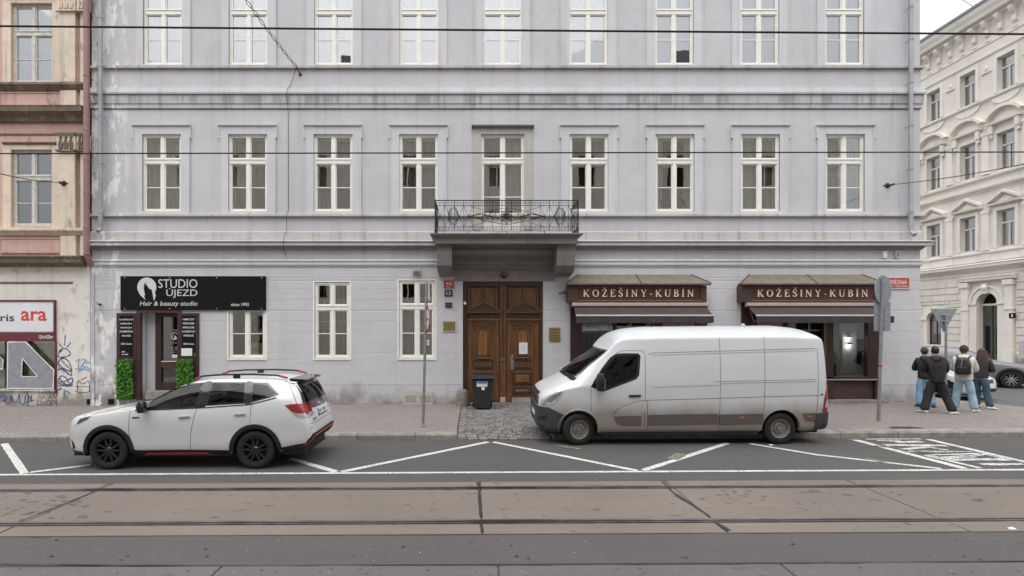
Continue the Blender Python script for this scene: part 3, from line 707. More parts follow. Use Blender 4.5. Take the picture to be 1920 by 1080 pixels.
def branches():
    for s in (-1,1):
        T([g(rm+s*.05,zm),g(rm+s*.3,zm-.03),g(rm+s*.55,zm+.02),g(rm+s*.72,zm+.06)], .016)
        for k in range(7):
            u = rm+s*(.22+.075*k); v = 1 if k%2 else -1
            T([g(p[0],p[1]) for p in spiral(u+s*.02,zm+v*.055,.05,.8,-v*math.pi/2,v*s,9)], .010)
orn('branch', branches)
def scrolls(c):
    def d():
        for sv in (-1,1):
            for s in (-1,1):
                T([g(*p) for p in spiral(c+s*.065,zm+sv*.075,.065,1.4,math.pi/2*sv,-s*sv)], .010)
                T([g(*p) for p in spiral(c+s*.055,zm+sv*.21,.05,1.2,-math.pi/2*sv,s*sv)], .010)
                T([g(c+s*.135,zm),g(c+s*.14,zm+sv*.12),g(c+s*.09,zm+sv*.17)], .011)
    return d
orn('scroll', scrolls(rm-1.56)); orn('scroll', scrolls(rm+1.56))

# ---- gate
def wood_mat(name, col, dark, vert=True, rough=.38):
    m, t, b = nodes(name); sc_ = (7,7,.7) if vert else (.7,7,7)
    c = mixc(t, ramp(t, noise(t, pos(t, sc_), 2.2, 6, .6), .3, .72), dark, col)
    c = mixc(t, ramp(t, noise(t, pos(t, tuple(v*5 for v in sc_)), 2.5, 3), .4, .7, 0, .5), c, mul(dark, .7))
    t.links.new(c, b.inputs['Base Color']); b.inputs['Roughness'].default_value = rough; b.inputs['Coat Weight'].default_value = .25; b.inputs['Coat Roughness'].default_value = .25
    bump(t, b, noise(t, pos(t, tuple(v*4 for v in sc_)), 3, 4), .2, .003); return m
m_oak = wood_mat('varnished_oak', (.235,.100,.032), (.062,.024,.010)); m_oak_l = wood_mat('oak_panel', (.30,.135,.040), (.13,.052,.018)); m_oak_d = wood_mat('dark_oak', (.085,.042,.022), (.035,.018,.010))
GY = W+.16
gx = lambda a: wx(850+a/3.857); gzz = lambda a: wz(500+a/3.857)
gate = MB().box(gx(75),gx(650),GY+.10,GY+.16,gzz(1000),gzz(100)).build('gate', m_oak_d, grey, label='tall carved two leaf wooden gate under the balcony')
def gp_(name, mat, a,b,c,d, p0, p1, bev=.006): return bx(name, mat, gate, gx(a), gx(b), GY+p0, GY+p1, gzz(d), gzz(c), bevel=bev)
gp_('gate_frame', m_oak_d, 75,98,97,985,-.02,.10); gp_('gate_frame', m_oak_d, 628,650,97,985,-.02,.10); gp_('gate_frame', m_oak_d, 98,628,97,138,-.02,.10)
gp_('centre_post', m_oak, 338,384,138,985,-.03,.10,.012); gp_('centre_post', m_oak_d, 352,370,160,650,-.05,-.031,.01)
for a,b,c,d,p in ((336,386,672,690,-.06),(340,382,700,742,-.05),(336,386,745,756,-.06),(343,379,760,858,-.045),(336,386,858,870,-.06),(342,380,872,945,-.045)): gp_('post_collar', m_oak, a,b,c,d,p,-.031)
bx('post_foot', M('pale_stone_foot',(.42,.38,.33),.8), gate, gx(340), gx(379), GY-.07, GY-.031, gzz(985), gzz(948), bevel=.01)
for side,o,(pa,pb) in ((0,0,(100,342)),(1,300,(382,645))):
    for a,b in ((120,205),(222,305)): gp_('top_panel', m_oak, a+o,b+o,150,300,.05,.10); 
    for a in (105,208,308): gp_('top_stile', m_oak, a+o,a+13+o,140,310,.02,.10)
    cxp = (pa+pb)/2
    ped = MB().prism([(gx(pa),gzz(326)),(gx(pb),gzz(326)),(gx(cxp),gzz(255))], GY-.03, GY+.10).build('pediment', m_oak_d, gate)
    mb = MB()
    for sx,ex in ((pa-4,cxp),(pb+4,cxp)):
        mb.prism([(gx(sx),gzz(330)),(gx(sx),gzz(318)),(gx(cxp),gzz(243)),(gx(cxp),gzz(258))], GY-.075, GY-.031)
    mb.prism([(gx(pa-4),gzz(334)),(gx(pb+4),gzz(334)),(gx(pb+4),gzz(324)),(gx(pa-4),gzz(324))], GY-.07, GY-.032); mb.build('pediment_moulding', m_oak, gate)
    mb = MB()
    for q in range(9):
        u = pa+30+q*(pb-pa-60)/8; mb.lathe([(.0,-.03),(.022,-.02),(.03,.0)], (gx(u),GY+.03,gzz(357+5*math.sin(q*2))), 'y', 7)
    mb.prism([(gx(cxp-20),gzz(318)),(gx(cxp+20),gzz(318)),(gx(cxp),gzz(285))], GY-.05, GY-.031); mb.build('carving', m_oak_d, gate)
    gp_('frieze_board', m_oak_d, pa+6,pb-6,340,376,.03,.10); gp_('cornice_rail', m_oak, pa,pb,377,390,-.03,.10)
    la,lb = (103,335) if side == 0 else (388,626)
    gp_('leaf_stile', m_oak, la,la+32,391,985,.02,.10); gp_('leaf_stile', m_oak, lb-32,lb,391,985,.02,.10)
    ia,ib = la+34,lb-34; pc = (ia+ib)/2-4
    gp_('leaf_rail', m_oak, ia,ib,391,412,.02,.10); gp_('leaf_field', m_oak, ia,ib,413,980,.05,.10)
    gp_('panel_head', m_oak_d, pc-70,pc+70,418,432,-.01,.05); 
    gp_('arch_surround', m_oak, pc-55,pc+55,438,650,.015,.05)
    arch = [(gx(pc-34),gzz(640)),(gx(pc+34),gzz(640))]+[(gx(pc+34*math.cos(t)),gzz(488)+.155*.9*math.sin(t)) for t in [i*math.pi/10 for i in range(11)]]
    MB().prism(arch, GY+.002, GY+.015).build('arch_panel', m_oak_l, gate)
    mb = MB(); pts = [(gx(pc-36),gzz(640))]+[(gx(pc+36*math.cos(math.pi-t)),gzz(488)+.155*.97*math.sin(t)) for t in [i*math.pi/10 for i in range(11)]]+[(gx(pc+36),gzz(640))]
    mb.tube([(x,GY+.004,z) for x,z in pts], .014, 6).build('arch_moulding', m_oak_d, gate)
    gp_('panel_sill', m_oak_d, pc-70,pc+70,655,672,-.02,.05)
    mb = MB(); fr = [(gx(u),GY+.045,gzz(v)) for u,v in ((ia+3,416),(ib-3,416),(ib-3,975),(ia+3,975))]; mb.tube(fr, .014, 6, True); mb.build('field_moulding', m_oak_l, gate, smooth=True)
    mb = MB(); mb.tube([(gx(pc-72),GY-.012,gzz(436)),(gx(pc-50),GY-.02,gzz(444)),(gx(pc-25),GY-.02,gzz(436)),(gx(pc),GY-.025,gzz(428)),(gx(pc+25),GY-.02,gzz(436)),(gx(pc+50),GY-.02,gzz(444)),(gx(pc+72),GY-.012,gzz(436))], .013, 6)
    mb.tube([(gx(pc-72),GY-.012,gzz(676)),(gx(pc-45),GY-.02,gzz(662)),(gx(pc+45),GY-.02,gzz(662)),(gx(pc+72),GY-.012,gzz(676))], .015, 6); mb.build('scroll_moulding', m_oak_l, gate, smooth=True)
    gp_('carved_panel', m_oak_d, pc-65,pc+65,706,740,.01,.05)
    mb = MB()
    for q in range(7): mb.lathe([(.0,-.025),(.02,-.015),(.03,.0)], (gx(pc-52+q*17),GY+.01,gzz(723)), 'y', 7)
    mb.build('carving', m_oak, gate)
    for c,d in ((765,858),(872,928)):
        gp_('raised_panel', m_oak_d, pc-72,pc+72,c,d,.015,.05,.012); gp_('raised_panel', m_oak_l, pc-50,pc+50,c+22,d-18,-.005,.015,.01)
bx('threshold', M('worn_pale_wood',(.30,.26,.24),.8,var=.2), gate, gx(425), gx(600), GY-.04, GY+.02, gzz(985), gzz(952), bevel=.008)
m_handle = M('worn_steel', (.35,.31,.26), .4, .8, .3, 25)
hd = bx('handle_plate', m_handle, gate, gx(416), gx(440), GY-.005, GY+.02, gzz(748), gzz(640), bevel=.006)
MB().tube([(gx(430),GY-.005,gzz(690)),(gx(430),GY-.06,gzz(690)),(gx(445),GY-.07,gzz(692))], .012, 8).build('handle', m_handle, gate)
bx('doorstep', m_kerb, grey, GATE[0], GATE[1], W-.02, GY+.05, .0, .165, bevel=.01)
m_white = M('white_paper', (.72,.72,.74), .7, var=.04); m_txt_d = M('dark_print', (.05,.05,.06), .6); m_txt_w = M('white_print', (.75,.75,.76), .5)
note = bx('paper_notice', m_white, None, gx(478), gx(540), GY-.012, GY-.004, gzz(633), gzz(550)); tag(note, 'white paper notice taped on the right leaf of the wooden gate', 'notice')
mb = MB()
for q in range(6): mb.box(gx(490),gx(528-3*(q%3)),GY-.0135,GY-.012,gzz(575+q*8),gzz(573+q*8))
WL[note.name] = Vector(note.location); mb.build('print', M('faint_print',(.4,.4,.42),.7), note)
# ================================================================ hair studio front
m_brown = M('dark_brown_paint', (.042,.020,.018), .4, var=.2, scale=8); m_brown_r = M('red_brown_paint', (.085,.032,.024), .35, var=.2, scale=8)
m_sign_bk = M('black_sign_vinyl', (.005,.0045,.005), .55, var=.1, spec=.2)
m_sil = M('silver_print', (.60,.60,.61), .5, var=.03)
sg = thing('shop_sign', 'long black sign reading STUDIO ÚJEZD Hair & beauty studio with white head logo', 'sign', (wx(364), W, wz(580)))
bx('board', m_sign_bk, sg, wx(228), wx(500), W-.06, W-.018, wz(582), wz(518), bevel=.004)
bx('back_strip', m_sil, sg, wx(226.8), wx(501), W-.030, W-.0175, wz(583.3), wz(516.8))
TY = W-.0625
text('lettering', 'STUDIO', wx(299), wz(532), TY, 16.5*.0167, m_sil, sg, 73*.0167, 'LEFT', .0)
text('lettering', 'ÚJEZD', wx(314), wz(549.5), TY, 19*.0167, m_sil, sg, 58*.0167, 'LEFT', .0)
text('lettering', 'Hair & beauty studio', wx(265), wz(570.5), TY, 11*.0167, m_sil, sg, 107*.0167, 'LEFT', .004, tf=lambda c: (c[0]+.18*c[2], c[1], c[2]))
text('lettering', 'since 1993', wx(435), wz(571), TY, 6*.0167, m_sil, sg, 33*.0167, 'LEFT', .012)
z7 = lambda a,b: (wx(200+a/4.153), wz(500+b/4.153))
def head_logo(name, mat, parent, cx, cz, s, y, mat2):
    o = []
    for i in range(25): 
        t = math.pi*(1.18 - 1.36*i/24); o.append((cx+.5*s*math.cos(t), cz+.08*s+.5*s*math.sin(t)))
    o += [(cx+.47*s,cz-.35*s),(cx+.40*s,cz-.62*s),(cx+.36*s,cz-.60*s),(cx+.33*s,cz-.40*s),(cx+.26*s,cz-.05*s),(cx+.1*s,cz+.0*s),(cx-.02*s,cz+.14*s),(cx-.14*s,cz+.30*s),(cx-.16*s,cz+.0*s),(cx-.10*s,cz-.30*s),(cx-.13*s,cz-.45*s),(cx-.05*s,cz-.60*s),(cx-.17*s,cz-.50*s),(cx-.35*s,cz-.33*s)]
    return MB().prism(o, y-.002, y).build(name, mat, parent)
head_logo('head_logo', m_sil, sg, *z7(322,172), 148/4.153*.0167, TY, m_sign_bk)
mb = MB().tube([(z7(312,125)[0],TY-.003,z7(312,125)[1]),(z7(322,150)[0],TY-.003,z7(322,150)[1]),(z7(348,188)[0],TY-.003,z7(348,188)[1])], .012, 4).build('hair_parting', m_sign_bk, sg)
for a in (236,320,408,492):
    for b in (521,579): MB().lathe([(.0,-.012),(.014,-.008),(.016,0)], (wx(a),W-.06,wz(b)), 'y', 8).build('screw', m_sil, sg)
sd_ = thing('studio_door', 'dark brown glazed studio door in a brown surround under the black sign', 'door', (wx(300), W+.3, wz(750)))
zd = lambda a,b: (wx(215+a/6.353), wz(580+b/6.353))
DYY = W+.30
def sb(name, mat, par, a,b,c,d, y0,y1, bev=.004, **k):
    x0,z1 = zd(a,c); x1,z0 = zd(b,d); return bx(name, mat, par, x0,x1,y0,y1,z0,z1, bevel=bev, **k)
sb('frame_head', m_brown_r, sd_, 270,797,14,42, W-.05, W+.1); sb('frame_jamb', m_brown, sd_, 270,318,42,1075, W-.05, W+.06); sb('frame_jamb', m_brown, sd_, 755,797,42,1075, W-.05, W+.30)
sb('reveal_panel', m_wall, sd_, 318,428,42,1070, W+.28,W+.30,0); 
sb('door_frame', m_brown, sd_, 428,500,42,985, DYY-.06,DYY+.04); sb('door_frame', m_brown, sd_, 500,755,42,92, DYY-.06,DYY+.04)
sb('door_rail', m_brown_r, sd_, 500,755,632,700, DYY-.05,DYY+.04); sb('door_rail', m_brown, sd_, 500,755,882,985, DYY-.05,DYY+.04)
sb('pane', m_glass, sd_, 500,755,92,632, DYY,DYY+.01,0); sb('pane', m_glass, sd_, 500,755,700,882, DYY,DYY+.01,0)
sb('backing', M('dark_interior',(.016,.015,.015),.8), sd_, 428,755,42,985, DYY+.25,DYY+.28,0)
sb('glass_bar', m_sil, sd_, 500,755,620,632, DYY-.055,DYY-.05,0)
x,z = zd(655,322); mb = MB().lathe([(.0,-.003),(.118,-.002),(.118,0)], (x,DYY-.004,z), 'y', 20).build('sticker', m_sil, sd_); 
head_logo('head_logo', m_sign_bk, sd_, x, z, .17, DYY-.009, None)
for s,a,b,h,wd in (('OTEVŘENO',648,403,.028,.25),('PO - PÁ',645,455,.04,.22),('9 - 19',645,482,.04,.17),('tel. 257 313 043',655,515,.02,.26)):
    x,z = zd(a,b); text('lettering', s, x, z, DYY-.004, h, m_txt_w, sd_, wd)
sb('paper_label', m_white, sd_, 618,685,545,582, DYY-.004,DYY-.001,0); sb('push_plate', m_white, sd_, 733,758,405,500, DYY-.07,DYY-.061,.002)
x,z = zd(748,640); MB().tube([(x,DYY-.05,z),(x,DYY-.11,z),(x-.1,DYY-.11,z)], .011, 8).build('handle', M('chrome',(.6,.6,.6),.15,1), sd_)
sb('step', m_kerb, sd_, 365,760,975,1075, W-.02,W+.5,.01)
def service_board(label, a,b, words, extra, plant_a, plant_b, pl_label):
    t = thing('service_board', label, 'sign', (zd((a+b)/2,1075)[0], W-.04, zd(a,1070)[1]), 'brown service boards beside the studio door')
    sb('frame', m_brown, t, a,b,45,1070, W-.055,W-.017,.006)
    sb('panel', m_sign_bk, t, a+42,b-38,75,560, W-.062,W-.055,.0)
    c = (a+b)/2+2
    for i,s in enumerate(words):
        x,z = zd(c, 120+48*i); text('lettering', s, x, z, W-.063, .062, m_txt_w, t, min(.062*.72*len(s), .43), bold=.01)
    for s,zz,al in extra:
        x,z = zd(c if al == 'CENTER' else a+62, zz); text('lettering', s, x, z, W-.063, .055, m_txt_w, t, .055*.62*len(s), al, .01)
    g = thing('green_wall_plant', pl_label, 'plant', (zd((plant_a+plant_b)/2,1040)[0], W-.1, zd(0,1050)[1]), 'green plant panels on the brown boards')
    x0,z1 = zd(plant_a,595); x1,z0 = zd(plant_b,1050)
    bx('backing', M('moss_backing',(.02,.05,.012),.9,var=.4,scale=30), g, x0,x1, W-.09,W-.056, z0,z1)
    m_art = M('bright_leaf', (.085,.265,.022), .5, var=.55, scale=26)
    mb = MB()
    for _ in range(900):
        q = Vector((random.uniform(x0-.03,x1+.03), W-.09-abs(random.gauss(0,.05)), random.uniform(z0,z1)))
        d = Vector((random.gauss(0,.6),-.7+random.gauss(0,.4),random.gauss(.1,.8))).normalized(); e = d.orthogonal().normalized(); e.rotate(Matrix.Rotation(random.uniform(0,6.3),3,d)); s = random.uniform(.03,.07)
        f = d.cross(e); mb.add([q-e*s, q+f*s*.35+d*s*.3, q+e*s*.9+d*s*.1, q-f*s*.35+d*s*.3], [(0,1,2),(0,2,3)])
    tag(mb.build('foliage', m_art, g), kind='stuff')
    return t
service_board('brown board left of the studio door with white list KADEŘNICTVÍ, PEDIKÚRA, MANIKÚRA', 35,270, ['KADEŘNICTVÍ','PEDIKÚRA','MANIKÚRA','KOSMETIKA','MASÁŽE'], [('CBD Centre',410,'CENTER'),('tel',502,'LEFT'),('e-mail',533,'LEFT')], 60,232, 'taller strip of bright green leaves on the board left of the studio door')
rb_ = service_board('brown board right of the studio door with white list HAIR CUT, PEDICURE, MANICURE', 772,1012, ['HAIR CUT','PEDICURE','MANICURE','COSMETICS','MASSAGE'], [('CBD Centre',410,'CENTER')], 785,948, 'strip of bright green leaves on the right studio board, partly behind the white car')
pn = sb('paper_notice', m_white, None, 808,936,463,553, W-.068,W-.063,0); tag(pn, 'white paper notice with pale print pinned on the right brown studio board', 'notice')
sb('door_lock', m_brass, rb_, 960,975,520,560, W-.07,W-.056,.002)
# window display behind the half hidden studio window
def cr(name, label, cat, a,b,c,d, y0,y1, mat, **k):
    o = bx(name, mat, None, wx(a),wx(b),y0,y1,wz(d),wz(c), **k); return tag(o, label, cat)
ps = thing('poster', 'cream poster with small head logo in the studio window', 'poster', (wx(481),W+.1,wz(670)))
bx('sheet', M('cream_paper',(.62,.55,.42),.7,var=.05), ps, wx(468.5),wx(494.5),W+.08,W+.085,wz(670.5),wz(643)); head_logo('head_logo', m_txt_d, ps, wx(477.5), wz(656.5), .085, W+.079, None)
text('lettering','STUDIO', wx(488), wz(655), W+.079, .03, MC['faint_print'], ps, .12); text('lettering','ÚJEZD', wx(488), wz(659), W+.079, .03, MC['faint_print'], ps, .10)
sh = thing('display_shelf', 'wooden shelf with hair products inside the studio window', 'shelf', (wx(452),W+.5,wz(668)))
for q in (598,622,640): bx('shelf_board', m_oak_d, sh, wx(437),wx(494),W+.45,W+.6,wz(q+1.5),wz(q))
for q in range(14): bx('jar', M(['jar_pink','jar_white','jar_amber'][q%3], [(.35,.2,.2),(.45,.45,.45),(.25,.14,.06)][q%3], .4), sh, wx(440+q*3.6),wx(442+q*3.6),W+.48,W+.52,wz([598,622,640][q%3])+.002,wz([598,622,640][q%3]-6-q%4))

# ================================================================ fur shop fronts
m_fascia = M('fascia_brown', (.060,.034,.028), .45, var=.15, scale=6); m_panel_r = M('fascia_panel', (.085,.026,.020), .35, var=.15, scale=5)
m_cream = M('cream_letter', (.78,.66,.54), .5, var=.04); m_sheet = M('weathered_canopy_sheet', (.165,.130,.102), .8, var=.2, scale=6, bmp=.2, bscale=8)
m_awn = M('awning_cloth', (.048,.035,.034), .85, var=.2, scale=5); m_cass = M('awning_cassette', (.45,.34,.29), .5, var=.08)
m_bar = M('awning_bar', (.62,.56,.55), .4, var=.06); m_shopglass = glass('shop_glass', (.85,.87,.86), .07, .01)
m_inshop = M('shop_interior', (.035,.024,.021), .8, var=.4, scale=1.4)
SER = {  # serif capitals: strokes (x0,y0,x1,y1,width) in a 1-high em; last value the advance
'K': ([(.15,0,.15,1,.15),(.72,.97,.22,.42,.065),(.30,.52,.74,.03,.15)], [.02,.28,0,.5,.85,1,.55,.85,0],.86),
'O': ('ring',.9), 'U': ('u',.84), 'B': ('b',.72),
'E': ([(.15,0,.15,1,.15),(.12,.965,.62,.965,.07),(.12,.035,.64,.035,.07),(.15,.52,.48,.52,.065),(.60,.97,.60,.78,.06),(.63,.03,.63,.24,.06),(.47,.62,.47,.42,.05)],[.02,.28,0,.02,.28,1],.7),
'Z': ([(.05,.965,.66,.965,.07),(.05,.035,.68,.035,.07),(.60,.95,.10,.05,.15),(.06,.97,.06,.78,.06),(.67,.03,.67,.24,.06)],[],.74),
'S': ('s',.62), 'I': ([(.15,0,.15,1,.15)],[.02,.28,0,.02,.28,1],.3),
'N': ([(.15,0,.15,1,.065),(.75,0,.75,1,.065),(.14,.97,.74,.03,.15)],[.02,.28,0,.0,.2,1,.64,.88,1],.9),
'Y': ([(.42,0,.42,.48,.15),(.12,.97,.42,.45,.14),(.72,.97,.42,.45,.06)],[.28,.56,0,.0,.26,1,.6,.84,1],.84),
'-': ([(.04,.36,.32,.36,.09)],[],.36)}
def serif_letter(ch, x, z, h, y, mat, parent):
    base = {'Ž':'Z','Š':'S','Í':'I'}.get(ch, ch); d = SER[base]; mb = MB(); y0,y1 = y-.03,y
    k = [0]
    def st(a,b,c,e,w_):
        k[0] += 1; o = .0006*k[0]
        v = Vector((c-a,e-b)); n = Vector((-v.y,v.x)).normalized()*w_/2
        mb.prism([(x+(p[0])*h, z+p[1]*h) for p in ((a-n.x,b-n.y),(c-n.x,e-n.y),(c+n.x,e+n.y),(a+n.x,b+n.y))], y0-o, y1)
    def arc(cx,cy,rx,ry,a0,a1,wf,n=14):
        for i in range(n):
            t0,t1 = a0+(a1-a0)*i/n, a0+(a1-a0)*(i+1.05)/n; w0,w1 = wf(t0),wf(t1); k[0] += 1; o = .0002*k[0]
            P = lambda t,s,w_: (x+(cx+(rx+s*w_/2)*math.cos(t))*h, z+(cy+(ry+s*min(w_,.09)/2)*math.sin(t))*h)
            mb.prism([P(t0,-1,w0),P(t0,1,w0),P(t1,1,w1),P(t1,-1,w1)], y0-o, y1)
    thick = lambda t: .06+.10*abs(math.cos(t))
    if d[0] == 'ring': arc(.44,.5,.37,.47,0,6.283,thick,22); adv = d[1]
    elif d[0] == 'u':
        st(.15,.3,.15,1,.15); st(.70,.3,.70,1,.065); arc(.425,.3,.275,.27,math.pi,2*math.pi,lambda t:.065+.085*max(0,-math.cos(t))); st(.02,.975,.28,.975,.05); st(.58,.975,.82,.975,.05); adv = d[1]
    elif d[0] == 'b':
        st(.15,0,.15,1,.15); arc(.30,.745,.24,.22,-1.57,1.57,thick,9); arc(.30,.275,.30,.24,-1.57,1.57,thick,9); st(.02,.97,.33,.97,.06); st(.02,.03,.33,.03,.06); st(.15,.515,.33,.515,.06); adv = d[1]
    elif d[0] == 's':
        arc(.30,.735,.215,.225,.5,math.pi*1.5-.3,lambda t:.07+.06*abs(math.cos(t)),10); arc(.30,.265,.225,.23,-math.pi+.5,math.pi/2+.25,lambda t:.07+.07*abs(math.cos(t)),10); st(.20,.585,.42,.43,.15)
        st(.51,.97,.51,.74,.05); st(.07,.03,.07,.28,.05); adv = d[1]
    else:
        for s_ in d[0]: st(*s_)
        q = d[1]
        for i in range(0,len(q),3): st(q[i], .975 if q[i+2] else .025, q[i+1], .975 if q[i+2] else .025, .05)
        adv = d[2]
    if ch in 'ŽŠ':
        c = .36 if ch == 'Ž' else .31; st(c-.17,1.28,c,1.10,.07); st(c+.17,1.28,c,1.10,.07)
    if ch == 'Í': st(.12,1.08,.26,1.28,.08)
    mb.build('letter', mat, parent); return adv*h
def serif_text(s, x0, x1, zb, h, y, mat, parent):
    adv = {c: (SER[{'Ž':'Z','Š':'S','Í':'I'}.get(c,c)][-1]) for c in s}
    tot = sum(adv[c] for c in s)*h; gap = ((x1-x0)-tot)/(len(s)-1); x = x0
    for c in s: x += serif_letter(c, x, zb, h, y, mat, parent)+gap
def fur_shop(label):
    t = thing('fur_shop', label, 'shop front', (wx(1197), W, wz(750)), 'brown fur shop fronts with striped letter boards')
    D = 16.24; xa,xb = X(1061,D),X(1334,D); xi,xj = wx(1085),wx(1296); ze = Z(531.2,D); zw_ = wz(515); Dm = (D)
    # canopy: two halves with a standing seam and hips
    xs_ = X(1203,D); xsb = wx(1192)
    for nm,p in (('canopy_sheet',[(xa,D,ze),(xs_,D,ze),(xsb,W,zw_),(xi,W,zw_)]),('canopy_sheet',[(xs_+.012,D,ze),(xb,D,ze),(xj,W,zw_),(xsb+.012,W,zw_)]),('canopy_hip',[(xa,D,ze),(xi,W,zw_),(xa+.1,W,ze)]),('canopy_hip',[(xb,D,ze),(xb-.1,W,ze),(xj,W,zw_)])):
        n = len(p); v = [Vector(q) for q in p]; dn = Vector((0,0,-.025))
        MB().add(v+[q+dn for q in v], [tuple(range(n)),tuple(range(2*n-1,n-1,-1))]+[(i,i+n,(i+1)%n+n,(i+1)%n) for i in range(n)]).build(nm, m_sheet, t, fix=True)
    for a,b in (((xa,D,ze),(xi,W,zw_)),((xs_,D,ze),(xsb,W,zw_)),((xb,D,ze),(xj,W,zw_))): MB().tube([Vector(a)+Vector((0,0,.008)),Vector(b)+Vector((0,0,.008))], .014, 6).build('canopy_seam', m_fascia, t)
    bx('canopy_edge', m_fascia, t, xa,xb, D-.005,D+.05, ze-.055,ze-.027, bevel=.006)
    D2 = 16.36; fa,fb = X(1064.5,D2),X(1325,D2); f0,f1 = Z(566.5,D2),ze-.056
    bx('fascia_box', m_fascia, t, fa,fb, D2+.05,W, f0,f1)
    pa,pb = X(1083,D2),X(1313.5,D2); q0,q1 = Z(564,D2),Z(536,D2)
    for a,b,c,d in ((fa,pa,f0,f1),(pb,fb,f0,f1),(pa,pb,f0,q0),(pa,pb,q1,f1)): bx('fascia_frame', m_fascia, t, a,b, D2,D2+.05, c,d)
    bx('fascia_panel', m_panel_r, t, pa,pb, D2+.03,D2+.049, q0,q1)
    bx('panel_ledge', MC.get('awning_bar') and M('ledge_tan',(.20,.13,.09),.5), t, pa,pb, D2-.005,D2+.03, q0-.0,q0+.022)
    serif_text('KOŽEŠINY-KUBÍN', X(1093.8,D2),X(1300.8,D2), Z(556.4,D2), 13.4*D2/1000, D2+.03, m_cream, t)
    # awning
    D3 = 16.3; bx('awning_cassette', m_cass, t, X(1073,D3),X(1330,D3), D3-.02,D3+.15, Z(574,D3),Z(567.5,D3), bevel=.012)
    bx('awning_hood', m_fascia, t, X(1073,D3),X(1328,D3), D3+.02,D3+.2, Z(576.5,D3),Z(574.2,D3))
    D4 = 15.82; a0,a1 = X(1076.5,D3),X(1327,D3); c0,c1 = X(1079.5,D4),X(1338,D4); z0,z1 = Z(576,D3),Z(591.5,D4)
    MB().grid(lambda u,v: (a0+(a1-a0)*u+(c0-a0+(c1-c0-a1+a0)*u)*v, D3+.02+(D4-D3-.02)*v, z0+(z1-z0)*v-.018*math.sin(v*math.pi)*(1+.4*math.sin(u*21))), 40, 8).build('awning_cloth', m_awn, t, smooth=True)
    bx('front_bar', m_bar, t, c0,c1, D4-.03,D4+.02, z1-.022,z1+.022, bevel=.008)
    MB().grid(lambda u,v: (c0+(c1-c0)*u, D4-.02+.012*math.sin(u*40)*v, z1-.02-v*(.19+.018*abs(math.sin(u*60)))), 120, 3).build('valance', m_awn, t, smooth=True)
    for xx in (c0+.12,c1-.12): MB().tube([(xx,D3+.1,z0-.1),(xx,D4+.3,z1-.22),(xx,D4,z1)], .018, 6).build('awning_arm', m_fascia, t)
    # window frame, stall riser
    Y0 = W-.02; wb = wz(711)
    for a,b,c,d in ((1069,1076,568,750),(1318,1325,568,750),(1076,1318,706,714),(1150,1156,568,706),(1222,1240,568,750),(1304,1318,568,706),(1076,1090,568,706)):
        bx('shop_post' if d-c > 20 else 'shop_sill', m_brown, t, wx(a),wx(b), Y0-.05,Y0+.08, wz(d),wz(c), bevel=.006)
    bx('sill_strip', M('pale_sill',(.34,.31,.29),.5), t, wx(1072),wx(1322), Y0-.09,Y0-.051, wz(712.2),wz(710.2))
    for a,b in ((1090,1150),(1156,1222),(1240,1304)): bx('pane', m_shopglass, t, wx(a),wx(b), Y0+.03,Y0+.038, wz(706),wz(570))
    bx('jamb_strip', m_oak_l, t, wx(1222)-.001,wx(1226), Y0-.056,Y0-.0505, wz(706),wz(600))
    for a,b in ((1076,1222),(1240,1318)): bx('stall_riser', m_fascia, t, wx(a),wx(b), Y0+.05,Y0+.09, wz(748),wz(714.2))
    bx('stone_step', m_kerb, t, wx(1068),wx(1334), W-.26,W+.1, .0,wz(748.5), bevel=.012)
    bx('back_wall', m_inshop, t, wx(1074),wx(1318), W+1.0,W+1.03, wz(745),wz(560))
    bx('display_floor', m_oak_d, t, wx(1076),wx(1318), Y0+.09,W+1.0, wz(708),wz(706.5))
    return t
f1 = fur_shop('brown fur shop front behind the cab of the white van, awning half open'); n0 = len(bpy.data.objects)
f2 = copy_tree(f1); shift(f2, (326*.0164,0,0)); f2['label'] = 'brown fur shop front near the building corner behind the round sign, lit lamp inside'
# things in the right-hand shop window
m_room_l = M('pale_room', (.33,.335,.325), .8, var=.15, scale=2)
nb = bx('display_wall', m_room_l, f2, wx(1574),wx(1636), W+.70,W+.73, wz(704.5),wz(585))
cu_ = thing('display_curtain', 'pale drapes hanging at the left of the lit shop window', 'curtain', (wx(1583),W+.45,wz(703)))
curtain(cu_, wx(1574),wx(1587), wz(704),wz(585), W+.40, m_curt, .03, 4, 'drape'); curtain(cu_, wx(1588),wx(1602), wz(704),wz(585), W+.55, M('beige_drape',(.33,.29,.235),.9), .02, 3, 'drape')
m_lit = bpy.data.materials.new('lamp_glow'); m_lit.use_nodes = True; b_ = m_lit.node_tree.nodes['Principled BSDF']; b_.inputs['Emission Color'].default_value = (1,.97,.9,1); b_.inputs['Emission Strength'].default_value = 6
for k,(a,b) in enumerate(((1619.5,632),(1620.5,646))):
    lp = thing('wall_lamp', ['upper','lower'][k]+' small lit spot lamp on the pale wall of the shop window', 'lamp', (wx(a),W+.69,wz(b)))
    MB().lathe([(.0,-.05),(.035,-.045),(.04,0)], (wx(a),W+.68,wz(b)), 'y', 12).build('lamp_body', m_black, lp)
    MB().box(wx(a)-.05,wx(a)+.08,W+.60,W+.63,wz(b)-.0,wz(b)+.03).build('lamp_head', m_black, lp)
    MB().lathe([(.0,-.012),(.03,-.01),(.035,0)], (wx(a)-.02,W+.64,wz(b)-.03), 'z', 10).build('bulb', m_lit, lp)
    l = bpy.data.lights.new('lamp', 'POINT'); l.energy = 2.2; l.shadow_soft_size = .03; l.color = (1,.97,.92); lo = link(bpy.data.objects.new('lamp', l)); lo.location = (wx(a)-.02,W+.62,wz(b)-.07)
pl = thing('potted_plant', 'small green plant at the foot of the drapes in the lit shop window', 'plant', (wx(1580),W+.3,wz(704)))
